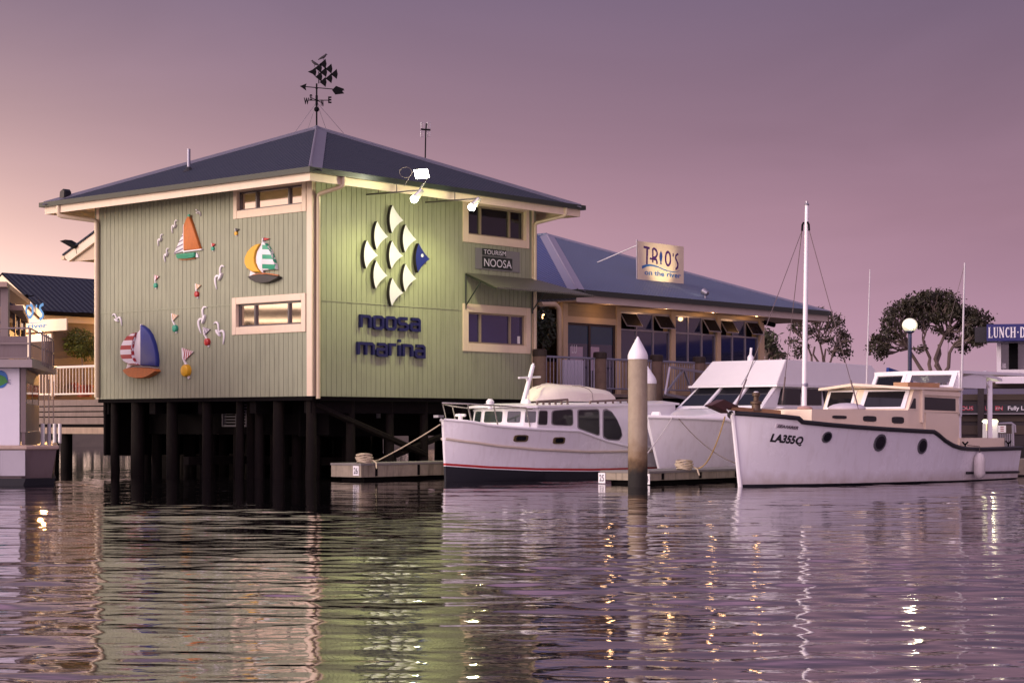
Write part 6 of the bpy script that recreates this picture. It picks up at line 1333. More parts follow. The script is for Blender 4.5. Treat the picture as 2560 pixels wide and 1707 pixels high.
# restaurant wing with its gable
GY = 60.5
AP = at(28, 689, GY); GF = Fr(AP.x, AP.y, .7535, -.6575)      # gable plane; ridge runs back along u of RF
RW = thing('restaurant_wing', 'small gabled restaurant wing with a slate roof and lamplit cream gable', 'building', GF.p(0, 2.3, -3))
ge = GF.hit(*q(zl, (582, 560))[0]); hwid = ge[0]; gez = ge[1]; RZ = AP.z; dirU = Vector((.6575, .7535, 0)); LEN = 9.
WARM = mat('warm_cream_wall', (.66, .52, .32), .55, 0, .06, 2)
ov = .35
def gpt(u, z, back): return GF.p(u, z, 0) + dirU * back
Rr_ = gpt(hwid + .12, gez + .02, -ov); Rb_ = gpt(hwid + .12, gez + .02, LEN); Lr_ = gpt(-hwid - .12, gez + .02, -ov); Lb_ = gpt(-hwid - .12, gez + .02, LEN)
mb = MB(); P = [Rr_, Rb_, gpt(0, RZ + .08, LEN), gpt(0, RZ + .08, -ov), Lr_, Lb_]
mb.add(P, [(0, 1, 2, 3), (3, 2, 5, 4)]); mb.add([p - Vector((0, 0, .07)) for p in P], [(3, 2, 1, 0), (4, 5, 2, 3)]); mb.build('roof', SLATE, RW)
mb = MB()
for s in (1, -1): mb.prism([gpt(0, RZ + .0, -ov - .0), gpt(s * (hwid + .1), gez - .06, -ov), gpt(s * (hwid + .1), gez - .26, -ov), gpt(0, RZ - .22, -ov)], [x + dirU * .05 for x in (gpt(0, RZ + .0, -ov), gpt(s * (hwid + .1), gez - .06, -ov), gpt(s * (hwid + .1), gez - .26, -ov), gpt(0, RZ - .22, -ov))])
mb.build('barge_board', CREAM, RW)
FE = Fr(*gpt(hwid, 0, 0)[:2], .6575, .7535)
mb = MB(); mb.box(FE, -ov, LEN, gez - .1, gez + .03, .12, .24); mb.build('gutter', BLACKM, RW)
mb = MB(); mb.box(FE, -ov + .06, LEN, gez - .30, gez - .09, .02, .11); mb.build('fascia', CREAM, RW)
mb = MB(); mb.prism([gpt(0, RZ - .1, .0), gpt(hwid, gez - .1, .0), gpt(hwid, 4.3, .0), gpt(-hwid, 4.3, .0), gpt(-hwid, gez - .1, .0)], [x + dirU * .1 for x in (gpt(0, RZ - .1, .0), gpt(hwid, gez - .1, .0), gpt(hwid, 4.3, .0), gpt(-hwid, 4.3, .0), gpt(-hwid, gez - .1, .0))]); mb.build('gable_wall', WARM, RW)
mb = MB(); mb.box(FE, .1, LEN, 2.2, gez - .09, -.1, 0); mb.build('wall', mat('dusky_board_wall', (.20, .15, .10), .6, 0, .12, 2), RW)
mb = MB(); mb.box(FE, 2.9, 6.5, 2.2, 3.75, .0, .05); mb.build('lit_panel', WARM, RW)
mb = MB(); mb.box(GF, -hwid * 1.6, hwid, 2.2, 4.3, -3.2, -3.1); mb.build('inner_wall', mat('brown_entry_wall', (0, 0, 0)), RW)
# lean-to valley on the right
mb = MB(); va = FE.hit(*q(zl, (930, 548))[0], .2); mb.add([FE.p(va[0], gez + .05, .2), FE.p(LEN, gez + .05, .25), FE.p(LEN, gez + 1.1, -1.5), FE.p(va[0], gez + .06, -.05), FE.p(LEN, gez - .1, .25)], [(0, 1, 2, 3)]); mb.build('side_roof', SLATE, RW)
# its sign board under the gable
s0 = GF.hit(*q(zl, (60, 780))[0], .45); s1 = GF.hit(*q(zl, (767, 628))[0], .45)
GS = thing('gable_sign', 'lamplit cream sign board with blue writing under the gable, half hidden by the ferry', 'sign', GF.p((s0[0] + s1[0]) / 2, s0[1], .45))
sz_b = GF.hit(*q(zl, (760, 762))[0], .45)[1]
gp2 = [(s0[0] - 1.1, sz_b), (s1[0], sz_b), (s1[0], s1[1]), (hwid * .98, s1[1] + .02), (hwid * .30, RZ - .62), (-hwid * .3, RZ - .62), (-hwid, s1[1]), (s0[0] - 1.1, s1[1])]
mb = MB(); mb.plate(GF, gp2, .40, .45); mb.build('board', mat('cream_sign_board', (0, 0, 0)), GS)
w0 = GF.hit(*q(zl, (-105, 760))[0], .46)[0]; w1 = GF.hit(*q(zl, (590, 760))[0], .46)[0]
trio_sign(GF, GS, w0, w1, GF.hit(*q(zl, (400, 800))[0], .46)[1], GF.hit(*q(zl, (400, 380))[0], .46)[1], .451, True)
# the lamp that lights it and one under the soffit
u, z = GF.hit(*q(zl, (285, 385))[0], 1.0)
t = thing('sign_lamp', 'small black lamp on the ferry side of the lamplit gable sign', 'lamp', GF.p(u, z, 1.0))
mb = MB(); mb.tube([GF.p(u - .12, z - .02, 1.0), GF.p(u + .12, z + .03, 1.0)], .07, 8); mb.tube([GF.p(u - .1, z, 1.0), GF.p(u - .3, z + .1, .46)], .018, 5); mb.build('housing', BLACKM, t)
lamp('sign_glow', 'SPOT', GF.p(u + .2, z - .3, 2.3), 210, (1, .66, .32), GF.p(.6, 4.9, .3), t, .1, 150, .8)
u, z = GF.hit(*q(zl, (457, 790))[0], -.6)
t = thing('soffit_lamp', 'small lit white lamp under the cream sign board of the gable', 'lamp', GF.p(u, z, -.6))
mb = MB(); mb.ball(GF.p(u, z, -.6), .07, 8, .7); mb.build('globe', lampmat('lit_warm_bulb', (0, 0, 0), 1), t, True)
lamp('soffit_glow', 'POINT', GF.p(u, z - .2, -.6), 800, (1, .50, .16), None, t, .1)
t = thing('deck_lantern', 'warm lantern on the wall behind the round potted tree', 'lamp', FE.p(4.4, 4.0, .1))
mb = MB(); mb.lathe(FE.p(4.4, 3.9, .16), [(.05, 0), (.09, .03), (.09, .16), (.03, .22)], 10); mb.build('globe', lampmat('lit_warm_bulb', (0, 0, 0), 1), t, True)
lamp('lantern_glow', 'POINT', FE.p(4.4, 3.9, .6), 800, (1, .48, .15), None, t, .1)
# round potted tree
tc_ = at(*q(zl, (930, 930))[0], 59.6)
t = thing('potted_tree', 'round clipped green tree in a terracotta pot behind the cream white rail', 'tree', (tc_.x, tc_.y, 2.3))
rnd = random.Random(4)
mb = MB(); leafy(mb, tc_ + Vector((-.05, 0, .05)), (.58, .55, .50), 1500, .055, rnd); leafy(mb, tc_ + Vector((.25, 0, -.2)), (.4, .4, .34), 500, .055, rnd); mb.build('crown', LEAFG, t)
mb = MB(); mb.tube([Vector((tc_.x + .12, tc_.y, 2.5)), Vector((tc_.x + .1, tc_.y, 2.9)), tc_ + Vector((.02, 0, -.1))], [.04, .032, .025], 7); mb.build('trunk', BARK, t, True)
mb = MB(); mb.lathe((tc_.x + .12, tc_.y, 2.28), [(.22, 0), (.27, .3), (.30, .32), (.30, .38), (.25, .38)], 18); mb.build('pot', TERRA, t, True)
mb = MB(); mb.lathe((tc_.x - .35, tc_.y + .3, 2.28), [(.16, 0), (.22, .38), (.25, .4), (.25, .46), (.2, .46)], 16); tag(mb.build('plant_pot', TERRA, None, True), 'empty terracotta pot beside the round potted tree', 'pot')
# roof light on the little porch at the far left corner
a = LF.hit(*q(z1, (345, 1020))[0], -2.3); b = LF.hit(*q(z1, (232, 975))[0], -2.3)
t = thing('porch_light', 'black floodlight tilted out over the little gable left of the green building', 'floodlight', LF.p(a[0], a[1], -2.3))
mb = MB(); P = LF.hits(q(z1, (228, 975), (270, 964), (350, 1010), (330, 1030), (312, 1022)), -2.3); mb.plate(LF, P, -2.45, -2.2); mb.build('housing', BLACKM, t)
mb = MB(); mb.tube([LF.p(a[0] - .1, a[1] + .0, -2.32), LF.p(a[0] - .05, a[1] - .2, -2.32)], .03, 5); mb.build('stem', BLACKM, t)
# ------------------------------------------------------------------ ferry with glass sides
FN = Fr(-11.15, 42.2, 1, 0)                                  # its end wall, facing the viewer; u = 0 at the near corner
sd = Vector((-2.7, 13.8, 0)).normalized()
FSd = Fr(-11.15, 42.2, sd.x, sd.y)                            # its long side, seen very obliquely
FE_ = thing('glass_ferry', 'grey double deck ferry with glass sides moored at the left edge of the scene', 'boat', FN.p(-3, 0, -5), 'boats moored in the marina')
def fz_(y): return FN.hit(40, 600 + y * .42084)[1]
hullp = [(-14.2, 42.15), (-11.1, 42.15), (-10.52, 42.6), (-10.8, 43.7), (-14.2, 57), (-17, 57)]
zg = fz_(1232)
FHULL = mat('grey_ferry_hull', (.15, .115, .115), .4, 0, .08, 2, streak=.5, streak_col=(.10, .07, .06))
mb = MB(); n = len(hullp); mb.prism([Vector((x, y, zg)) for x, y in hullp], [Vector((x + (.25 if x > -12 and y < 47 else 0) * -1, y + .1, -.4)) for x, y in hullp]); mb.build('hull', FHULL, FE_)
mb = MB(); mb.prism([Vector((x * 1.0 - .02, y - .02, .16)) for x, y in hullp], [Vector((x - .22, y, -.4)) for x, y in hullp]); mb.build('hull_bottom', ANTIF, FE_)
mb = MB(); mb.tube([Vector((x, y, zg)) for x, y in hullp[:5]], .055, 6); mb.build('rubbing_strake', mat('worn_strake', (.40, .30, .24), .5, 0, .2, 6), FE_)
z_lo, z_up = zg, fz_(735)
FWH = mat('white_ferry_panel', (.62, .60, .66), .4, 0, .05, 2)
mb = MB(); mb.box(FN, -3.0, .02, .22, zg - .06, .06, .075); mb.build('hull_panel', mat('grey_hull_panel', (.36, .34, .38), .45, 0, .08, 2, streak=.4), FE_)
mb = MB(); mb.box(FN, -3.2, -.13, z_lo, z_up - .1, -.1, 0); mb.build('end_wall', FWH, FE_)
# round emblem on it
c_ = FN.hit(*q(z5, (0, 826))[0], .01); rr = (46 * .42084) / FOC * 42.2 * 1.0
em = MB(); em.plate(FN, [(c_[0] + rr * math.cos(i * .2), c_[1] + rr * 1.15 * math.sin(i * .2)) for i in range(31)], .0, .012); e = em.build('emblem', mat('blue_emblem', (.02, .14, .42), .4), FE_)
em = MB(); em.plate(FN, FN.hits(q(z5, (-40, 826), (0, 800), (30, 812), (48, 842), (20, 858), (-20, 875)), .01), .0125, .02); e2 = em.build('leaf_mark', mat('green_emblem', (.03, .20, .03), .4), e)
for y0, y1 in ((836, 830), (842, 846), (846, 856)):
    em = MB(); a, b = FN.hit(*q(z5, (40, y0))[0], .01), FN.hit(*q(z5, (64, y1))[0], .01); em.tube([FN.p(a[0], a[1], .015), FN.p(b[0], b[1], .015)], .006, 4); em.build('whisker', mat('navy_sign_face', (0, 0, 0)), e)
# glass side: tinted see-through panes between grey mullions
TG = bpy.data.materials.new('tinted_glass'); TG.use_nodes = True; _t = TG.node_tree; _t.nodes.clear()
_tr = nd(_t, 'ShaderNodeBsdfTransparent'); _tr.inputs[0].default_value = (.42, .38, .36, 1); _gl = nd(_t, 'ShaderNodeBsdfGlossy'); _gl.inputs['Roughness'].default_value = .04; _mx = nd(_t, 'ShaderNodeMixShader'); _fr = nd(_t, 'ShaderNodeFresnel'); _o = nd(_t, 'ShaderNodeOutputMaterial'); _fr.inputs[0].default_value = 1.45
_t.links.new(_fr.outputs[0], _mx.inputs[0]); _t.links.new(_tr.outputs[0], _mx.inputs[1]); _t.links.new(_gl.outputs[0], _mx.inputs[2]); _t.links.new(_mx.outputs[0], _o.inputs[0])
FG = mat('grey_ferry_frame', (.20, .16, .15), .45, .1, .1, 4)
SL = FSd.hit(140, 940, .40)[0]; print('SL', SL)
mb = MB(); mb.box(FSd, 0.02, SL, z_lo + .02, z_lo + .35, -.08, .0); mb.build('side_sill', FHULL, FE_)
for k, u in enumerate((.0, 1.1, 3.4, 6.0, 8.6, 11.0, 13.5)): mb = MB(); mb.box(FSd, u, u + (.16 if k else .26), z_lo + .351, z_up - .09, -.07 if k else -.1, -.045 if k else .015); mb.build('side_mullion', FG, FE_)
mb = MB(); mb.box(FSd, .27, SL, z_lo + .352, z_up - .092, -.066, -.050); mb.build('side_glass', TG, FE_)
mb = MB(); mb.box(FSd, .27, SL, z_lo + .36, z_lo + 1.02, -.047, -.03); mb.build('side_panel', mat('brown_grey_panel', (.22, .17, .15), .4, 0, .15, 3), FE_)
mb = MB(); mb.box(FSd, .27, SL, z_up - .40, z_up - .1, -.047, -.03); mb.build('side_header', FG, FE_)
mb = MB()
for k in range(5): mb.box(FSd, .02 + .0, .20, z_lo + 1.0 + .22 * k, z_lo + 1.06 + .22 * k, .0155, .022)
mb.build('notice_lines', mat('grey_notice', (.12, .12, .13), .5), FE_)
for k in range(4): u = 1.6 + 2.8 * k; mb = MB(); mb.tube([FSd.p(u, z_lo, .30), FSd.p(u, z_lo + .55, .30)], .05, 8); mb.build('bollard', GELW, FE_, True)
# upper deck: floor edge, rail, rear wheelhouse
dk = [FN.p(-3.3, 0, .35), FN.p(.25, 0, .35), FSd.p(SL, 0, .42), FSd.p(SL, 0, -3.2), FN.p(-3.3, 0, -5)]
mb = MB(); mb.slab([p[:2] for p in dk], z_up - .09, z_up + .09); mb.build('upper_deck', mat('grey_deck_edge', (.26, .22, .22), .5, 0, .1, 3), FE_)
RH = .80
for zz in (.12, .45, RH):
    mb = MB(); mb.tube([FN.p(-3.2, z_up + zz, .28), FN.p(.18, z_up + zz, .28), FSd.p(SL - .1, z_up + zz, .34)], .03 if zz > 1 else .02, 6); mb.build('upper_rail', FG, FE_)
for u in (-3.1, -2.2, -1.2, .18): mb = MB(); mb.tube([FN.p(u, z_up, .28), FN.p(u, z_up + RH, .28)], .03, 6); mb.build('rail_post', FG, FE_)
for k in range(1, 8): u = (SL - .1) * k / 7; mb = MB(); mb.tube([FSd.p(u, z_up, .34), FSd.p(u, z_up + RH, .34)], .018, 6); mb.build('rail_post', FG, FE_)
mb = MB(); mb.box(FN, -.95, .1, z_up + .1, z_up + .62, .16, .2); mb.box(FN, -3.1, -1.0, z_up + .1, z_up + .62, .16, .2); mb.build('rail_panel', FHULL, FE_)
mb = MB(); mb.box(FSd, 2.5, SL - .3, z_up + .16, z_up + 1.0, .325, .335); mb.build('rail_net', mat('rail_netting', (.25, .2, .16), .8, 0, .4, 14), FE_) if False else None
cz0, cz1 = z_up + .09, FN.hit(*q(zl, (30, 215))[0], -1.5)[1]
ux0 = FN.hit(*q(zl, (95, 500))[0], -1.5)[0]
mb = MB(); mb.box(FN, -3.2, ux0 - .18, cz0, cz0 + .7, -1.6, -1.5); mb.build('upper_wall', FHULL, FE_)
for u in (ux0 - .18, ux0 - 1.2, ux0 - 2.6): mb = MB(); mb.box(FN, u, u + .18, cz0, cz1 - .05, -1.62, -1.48); mb.build('upper_post', FG, FE_)
mb = MB(); mb.box(FN, -3.2, ux0 - .18, cz0 + .7, cz1 - .13, -1.58, -1.55); mb.build('upper_glass', TG, FE_)
UF = Fr(*FN.p(ux0, 0, -1.5)[:2], sd.x, sd.y); UL = UF.hit(66, 740, .0)[0]; print('UL', UL, 'SL', SL)
for u in (UL * .35, UL * .62, UL - .4): mb = MB(); mb.box(UF, u, u + .3, cz0, cz1 - .35, -.1, .0); mb.build('upper_post', FG, FE_)
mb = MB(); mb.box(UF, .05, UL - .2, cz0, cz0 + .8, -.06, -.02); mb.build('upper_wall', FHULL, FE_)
mb = MB(); mb.box(UF, .05, UL - .2, cz0 + .8, cz1 - .4, -.055, -.03); mb.build('upper_glass', TG, FE_)
mb = MB(); mb.slab([p[:2] for p in (FN.p(-3.4, 0, -1.2), FN.p(ux0 + .05, 0, -1.2), UF.p(UL, 0, .1), UF.p(UL, 0, -3.2))], cz1 - .12, cz1); mb.slab([p[:2] for p in (UF.p(.5, 0, .0), UF.p(UL, 0, .0), UF.p(UL, 0, .06), UF.p(.5, 0, .3))], cz1 - .62, cz1 - .50); mb.build('upper_roof', mat('worn_roof_edge', (.36, .26, .20), .6, 0, .2, 4), FE_)
# ================================================================== RIGHT SIDE: TREES, LAMP, SHOP
LEAF2 = mat('dark_gum_leaves', (.035, .04, .014), .6, 0, .6, .7)
def gum(label, base, blobs, n_leaf, s, seed, forks, trunk_r=.22, leaf=LEAF):
    """base point; blobs = (centre, radii); limbs run base -> fork -> blob."""
    rnd = random.Random(seed); t = thing('gum_tree', label, 'tree', base, 'trees on the bank behind the boats')
    mb = MB()
    def limb(a, b, r0, r1, k=5, wob=.12):
        pts = []; L = (b - a).length
        for i in range(k + 1): x = i / k; p = a.lerp(b, x) + Vector((rnd.gauss(0, wob * L * .3), rnd.gauss(0, wob * L * .3), rnd.gauss(0, wob * L * .2) + math.sin(math.pi * x) * L * .05)) * (1 if 0 < i < k else 0); pts.append(p)
        mb.tube(pts, [r0 + (r1 - r0) * i / k for i in range(k + 1)], 6); return pts
    fk = [Vector(f) for f in forks]
    lp = []
    for f in fk: lp.append(limb(Vector(base) - Vector((0, 0, .3)), f, trunk_r, trunk_r * .55))
    for c, r in blobs:
        c = Vector(c); f = min(fk, key=lambda f: (f - c).length); pts = limb(f, c, trunk_r * .42, .03, 5, .2)
        for _ in range(5):
            d = Vector((rnd.gauss(0, 1) * r[0], rnd.gauss(0, 1) * r[1], rnd.gauss(0, .8) * r[2])) * .55; limb(pts[rnd.randint(2, 4)], c + d, .035, .012, 3, .25)
    mb.build('trunk', BARK, t, True)
    cr_ = MB()
    for c, r in blobs:
        c = Vector(c); vol = r[0] * r[2]; m = max(8, int(n_leaf * vol * 2.1))
        for _ in range(m):                                            # small sprays of hanging leaves
            v = Vector((rnd.gauss(0, 1), rnd.gauss(0, 1), rnd.gauss(0, 1))); v = v.normalized() * (rnd.random() ** .4) * rnd.uniform(.75, 1.12)
            p = c + Vector((v.x * r[0], v.y * r[1], v.z * r[2]))
            for _ in range(5):
                e = p + Vector((rnd.gauss(0, s), rnd.gauss(0, s), rnd.gauss(0, s * .8))); a = Vector((rnd.gauss(0, .8), rnd.gauss(0, .8), rnd.gauss(-.5, .8))).normalized(); b = a.orthogonal().normalized(); b.rotate(__import__('mathutils').Quaternion(a, rnd.uniform(0, 6.28))); k = s * rnd.uniform(.55, 1.15)
                cr_.add([e - a * k, e + b * k * .42, e + a * k, e - b * k * .42], [(0, 1, 2, 3)])
    cr_.build('crown', leaf, t); return t
def tb(z, Y, lst):                                                    # blobs from (x, y, rx, ry) in zoomed photo pixels
    out = []
    for x, y, rx, ry in lst: c = at(*q(z, (x, y))[0], Y + random.uniform(-.9, .9)); k = z[2] / FOC * Y; out.append((c, (rx * k * 1.0, max(.6, rx * k * .8), ry * k * 1.0)))
    return out
Y3 = 96
gum('big spreading gum tree right of the lamp post', at(2345, 990, Y3), tb(zw, Y3, [(1450, 960, 110, 60), (1560, 960, 120, 60), (1340, 1010, 110, 55), (1680, 1000, 110, 60), (1240, 1050, 110, 55), (1450, 1060, 130, 60), (1580, 1070, 120, 60), (1740, 1070, 90, 60), (1140, 1110, 90, 50), (1300, 1130, 90, 45), (1120, 1190, 75, 55), (1520, 1150, 110, 45), (1640, 1150, 80, 40), (1240, 1210, 90, 40), (1110, 1270, 70, 40), (1420, 1230, 80, 35), (1900, 1120, 75, 50), (1980, 1160, 70, 50), (1830, 1180, 80, 40), (1030, 1340, 80, 45), (960, 1390, 45, 60), (1120, 1350, 70, 30), (1840, 1260, 80, 50), (1950, 1260, 70, 45), (1900, 1380, 80, 45), (1960, 1400, 40, 25), (1790, 1430, 60, 40), (1690, 1330, 50, 40), (1010, 1450, 70, 45), (1040, 1510, 50, 30), (1390, 1140, 60, 40), (1560, 1270, 50, 28), (1060, 1430, 60, 50), (1180, 1300, 60, 30), (1760, 1240, 50, 35), (1400, 1440, 50, 26), (1860, 1330, 60, 40), (1760, 1130, 90, 55), (1900, 1190, 80, 50), (1980, 1220, 60, 45), (1820, 1090, 80, 45), (1880, 1310, 70, 45), (1940, 1330, 50, 40), (1350, 1060, 110, 50), (1650, 1060, 100, 50)]),
    150, .125, 21, [at(*q(zw, p)[0], Y3) for p in ((1290, 1440), (1440, 1420), (1570, 1400), (1620, 1320), (1700, 1420))], .13)
Y2 = 88
gum('slender gum tree behind the tall boat mast with many thin trunks', at(2052, 985, Y2), tb(zw, Y2, [(470, 1085, 60, 24), (590, 1150, 70, 50), (500, 1150, 60, 35), (640, 1220, 60, 50), (560, 1240, 60, 40), (430, 1190, 55, 30), (300, 1200, 60, 30), (230, 1240, 50, 40), (400, 1270, 50, 35), (690, 1320, 55, 45), (720, 1380, 45, 40), (560, 1350, 60, 40), (640, 1420, 50, 40), (230, 1370, 50, 35), (330, 1400, 50, 35), (260, 1450, 40, 35), (720, 1470, 45, 40), (700, 1500, 50, 30), (450, 1330, 40, 25), (350, 1310, 40, 25), (590, 1470, 50, 35), (660, 1280, 45, 30), (300, 1270, 40, 30), (270, 1500, 40, 25)]),
    140, .105, 8, [at(*q(zw, p)[0], Y2) for p in ((370, 1430), (430, 1420), (480, 1400), (530, 1440), (600, 1470))], .075)
Y1 = 84
gum('dense dark gum tree peeking past the restaurant corner', at(1925, 985, Y1), tb(z4, Y1, [(1760, 850, 50, 50), (1800, 880, 40, 60), (1780, 960, 60, 50), (1830, 940, 30, 40), (1880, 1000, 35, 25), (1850, 1015, 50, 22), (1750, 920, 40, 60), (1700, 880, 60, 60)]), 130, .13, 5, [at(*q(z4, p)[0], Y1) for p in ((1770, 1000), (1800, 1010))], .15, LEAF2)
# park lamp with its globe
YL = 80; gl_ = at(*q(zw, (1303, 1224))[0], YL); rg = 70 * .27211 / FOC * YL
t = thing('park_lamp', 'lit white globe lamp on a dark blue post in front of the big gum tree', 'street lamp', (gl_.x, gl_.y, .8))
mb = MB(); mb.tube([Vector((gl_.x, gl_.y, .6)), Vector((gl_.x, gl_.y, gl_.z - rg * .85))], [.1, .085], 12); mb.lathe((gl_.x, gl_.y, gl_.z - rg * 1.05), [(.1, 0), (.2, .06), (.2, .12), (.1, .14)], 12); mb.build('post', mat('dark_blue_post', (.012, .018, .06), .4, 0, .1, 4), t, True)
mb = MB(); mb.ball(gl_, rg, 14, .92); mb.build('globe', mat('lit_globe', (.8, .8, .75), .3, emit=(1, .95, .50), estr=.38), t, True)
lamp('lamp_glow', 'POINT', gl_ - Vector((0, rg * 1.1, 0)), 60, (1, .92, .6), None, t, .15)
mb = MB(); mb.ball(gl_ - Vector((.03, rg * .86, .0)), rg * .33, 8); mb.build('bulb', lampmat('lit_globe_core', (1, 1, .8), 16), t, True)
# shop building at the right edge
SY = 75.; SH = Fr(19.4, SY - 4, .967, -.253)
UE = 14.
def sh(x, y, d=0, z=zr): return SH.hit(*q(z, (x, y))[0], d)
SB = thing('waterside_shop', 'white upper storey shop over a dark ground floor at the right edge', 'building', SH.p(5, .8, -4))
x0 = sh(1132, 300)[0]; zt1 = sh(1132, 240)[1]; zm = sh(1132, 560)[1]; xw = sh(1167, 300)[0]; zw0, zw1 = sh(1167, 490)[1], sh(1167, 262)[1]
SWH = mat('pale_shop_wall', (.84, .80, .82), .5, 0, .06, 2)
mb = MB(); mb.box(SH, x0, xw, zm, zt1 + .6, -8, 0); mb.box(SH, xw, UE, zm, zw0, -8, -.001); mb.box(SH, xw, UE, zw1, zt1 + .6, -8, -.002); mb.build('wall', SWH, SB)
mb = MB(); mb.box(SH, xw, UE, zw0, zw1, -.4, -.3); w = mb.build('window', mat('dim_shop_glass', (.10, .09, .10), .1, 0, .4, .8, spec=.7), SB)
xm = sh(1262, 300)[0]
for x_a, x_b, d_a in ((xm - .12, xm + .22, -.05), (xm + 2, xm + 2.2, -.05), (xw + .5, xw + .62, -.2)): mb = MB(); mb.box(SH, x_a, x_b, zw0, zw1, -.29, d_a); mb.build('mullion', BLACKM, w)
a = sh(1176, 478, -.29); b = sh(1210, 436, -.29); mb = MB(); mb.box(SH, a[0], b[0], a[1], b[1], -.295, -.28); mb.build('sticker', WHITE, w)
mb = MB(); mb.box(SH, x0 - .05, UE, zm - .22, zm - .002, -8, .06); mb.build('floor_band', SWH, SB)
xd = sh(790, 700)[0]
BRN = mat('dark_brown_shopfront', (.028, .02, .018), .6, 0, .3, 1)
mb = MB(); mb.box(SH, xd, UE, .6, zm - .221, -8, -.6); mb.build('lower_wall', BRN, SB)
for y0, y1, m in ((750, 700, mat('brown_slat_band', (.06, .042, .025), .6, 0, .2, 2)), (930, 880, mat('brown_slat_band', (0, 0, 0))), (640, 600, mat('brown_slat_band', (0, 0, 0))), (1040, 965, mat('brown_slat_band', (0, 0, 0)))):
    a, b = sh(800, y0, -.6)[1], sh(800, y1, -.6)[1]; mb = MB(); mb.box(SH, xd, UE, a, b, -.6, -.54); mb.build('slat_band', m, SB)
mb = MB(); a, b = sh(800, 715, -.6)[1], sh(800, 655, -.6)[1]; mb.box(SH, xd, UE, a, b, -.6, -.56); mb.build('lower_glass', BLUEGLASS, SB)
mb = MB(); a, b = sh(968, 700)[0], sh(1022, 700)[0]; mb.box(SH, a, b, .6, zm - .23, -.5, -.1); mb.build('dark_column', BRN, SB)
# its sign band on the ground floor
a, b = sh(800, 860, -.3)[1], sh(800, 785, -.3)[1]
t = thing('shop_sign', 'long black sign strip with red and white writing on the dark ground floor', 'sign', SH.p(3, a, -.3))
mb = MB(); mb.box(SH, xd, UE, a, b, -.53, -.3); mb.build('board', BLACK, t)
mb = MB(); mb.box(SH, xd, UE, a - .05, a - .003, -.53, -.28); mb.build('trim', mat('grey_trim_strip', (.25, .23, .24), .5), t)
REDT = mat('red_outline_lettering', (.50, .03, .05), .5); 
for s, xa, xb, ya, yb, m in (('OUS', 826, 932, 838, 800, REDT), ('U', 1030, 1060, 838, 800, REDT), ('EN', 1118, 1182, 838, 800, REDT), ('Fully L', 1226, 1363, 845, 800, TEXTW)):
    (ua, za), (ub, zb5) = sh(xa, ya, -.29), sh(xb, yb, -.29); mb = MB(); text_on(mb, s, SH, ua, ub, za, zb5, -.292, .02); mb.build('lettering', m, t)
    if m is REDT: mb = MB(); k = .045; text_on(mb, s, SH, ua + .03, ub - .03, za + k, zb5 - k, -.287, -.018); mb.build('lettering', TEXTW, t)
# blue awning sign LUNCH
BXF = 1.2
a = sh(1045, 247, BXF); b = sh(1045, 104, BXF); x1 = a[0]
t = thing('awning_sign', 'deep blue awning sign with large white serif capitals at the right edge', 'sign', SH.p(4, a[1], BXF))
mb = MB(); mb.box(SH, x1, UE, a[1], b[1], -.5, BXF); mb.build('board', mat('deep_blue_sign', (.012, .016, .13), .45, 0, .1, 3), t)
ea = sh(945, 250, -3.5); mb = MB(); mb.box(SH, sh(945, 170, -.5)[0], x1 - .003, a[1] + .01, b[1] - .05, -.5, BXF - .9); mb.build('dark_end', BLACK, t)
def serif(mb, s, fr, u0, z0, h, d):
    """Roman capitals with thick and thin strokes and slab serifs."""
    x = u0; T_, t_ = .17 * h, .08 * h
    def bar(a, b, w): O = stroke([a, b], w); mb.plate(fr, [(x + p[0] * h, z0 + p[1] * h) for p in O] if False else O, d, d + .02)
    def P(a, b, w): A = (x + a[0] * h, z0 + a[1] * h); B = (x + b[0] * h, z0 + b[1] * h); mb.plate(fr, stroke([A, B], w), d, d + .02 + .0004 * (len(mb.f) % 7))
    for ch in s:
        if ch == 'L': P((.14, 0), (.14, 1), T_); P((.02, .98), (.28, .98), t_ * .6); P((.02, .03), (.5, .03), t_ * .8); P((.49, 0), (.49, .22), t_ * .7); w = .62
        if ch == 'U': P((.14, .2), (.14, 1), T_); P((.5, .2), (.5, 1), t_); P((.14, .22), (.22, .06), T_ * .9); P((.2, .05), (.42, .05), t_); P((.42, .05), (.5, .22), t_); P((.02, .98), (.28, .98), t_ * .6); P((.40, .98), (.60, .98), t_ * .6); w = .70
        if ch == 'N': P((.10, 0), (.10, 1), t_); P((.10, .98), (.52, .04), T_); P((.52, 0), (.52, 1), t_); P((.0, .98), (.16, .98), t_ * .6); P((.42, .98), (.62, .98), t_ * .6); P((.0, .02), (.2, .02), t_ * .6); w = .72
        if ch == 'C': P((.12, .28), (.12, .72), T_); P((.13, .7), (.24, .94), T_ * .8); P((.13, .3), (.24, .06), T_ * .8); P((.22, .95), (.44, .93), t_); P((.22, .05), (.46, .08), t_); P((.46, .74), (.46, .99), t_ * .8); P((.46, .07), (.5, .22), t_ * .8); w = .62
        if ch == 'H': P((.13, 0), (.13, 1), T_); P((.53, 0), (.53, 1), T_); P((.13, .52), (.53, .52), t_); [P((c - .13, y), (c + .13, y), t_ * .6) for c in (.13, .53) for y in (.02, .98)]; w = .76
        if ch == 'D': P((.13, 0), (.13, 1), T_); P((.04, .97), (.34, .97), t_); P((.04, .03), (.34, .03), t_); P((.34, .97), (.53, .72), T_ * .8); P((.53, .74), (.53, .26), T_); P((.34, .03), (.53, .28), T_ * .8); w = .72
        if ch == '.': P((.16, .45), (.16, .58), T_ * .8); w = .4
        x += w * h
la = sh(1058, 220, BXF); lb = sh(1300, 128, BXF); hh_ = lb[1] - la[1]
mb = MB(); serif(mb, 'LUNCH.D', SH, la[0], la[1], hh_, BXF); 
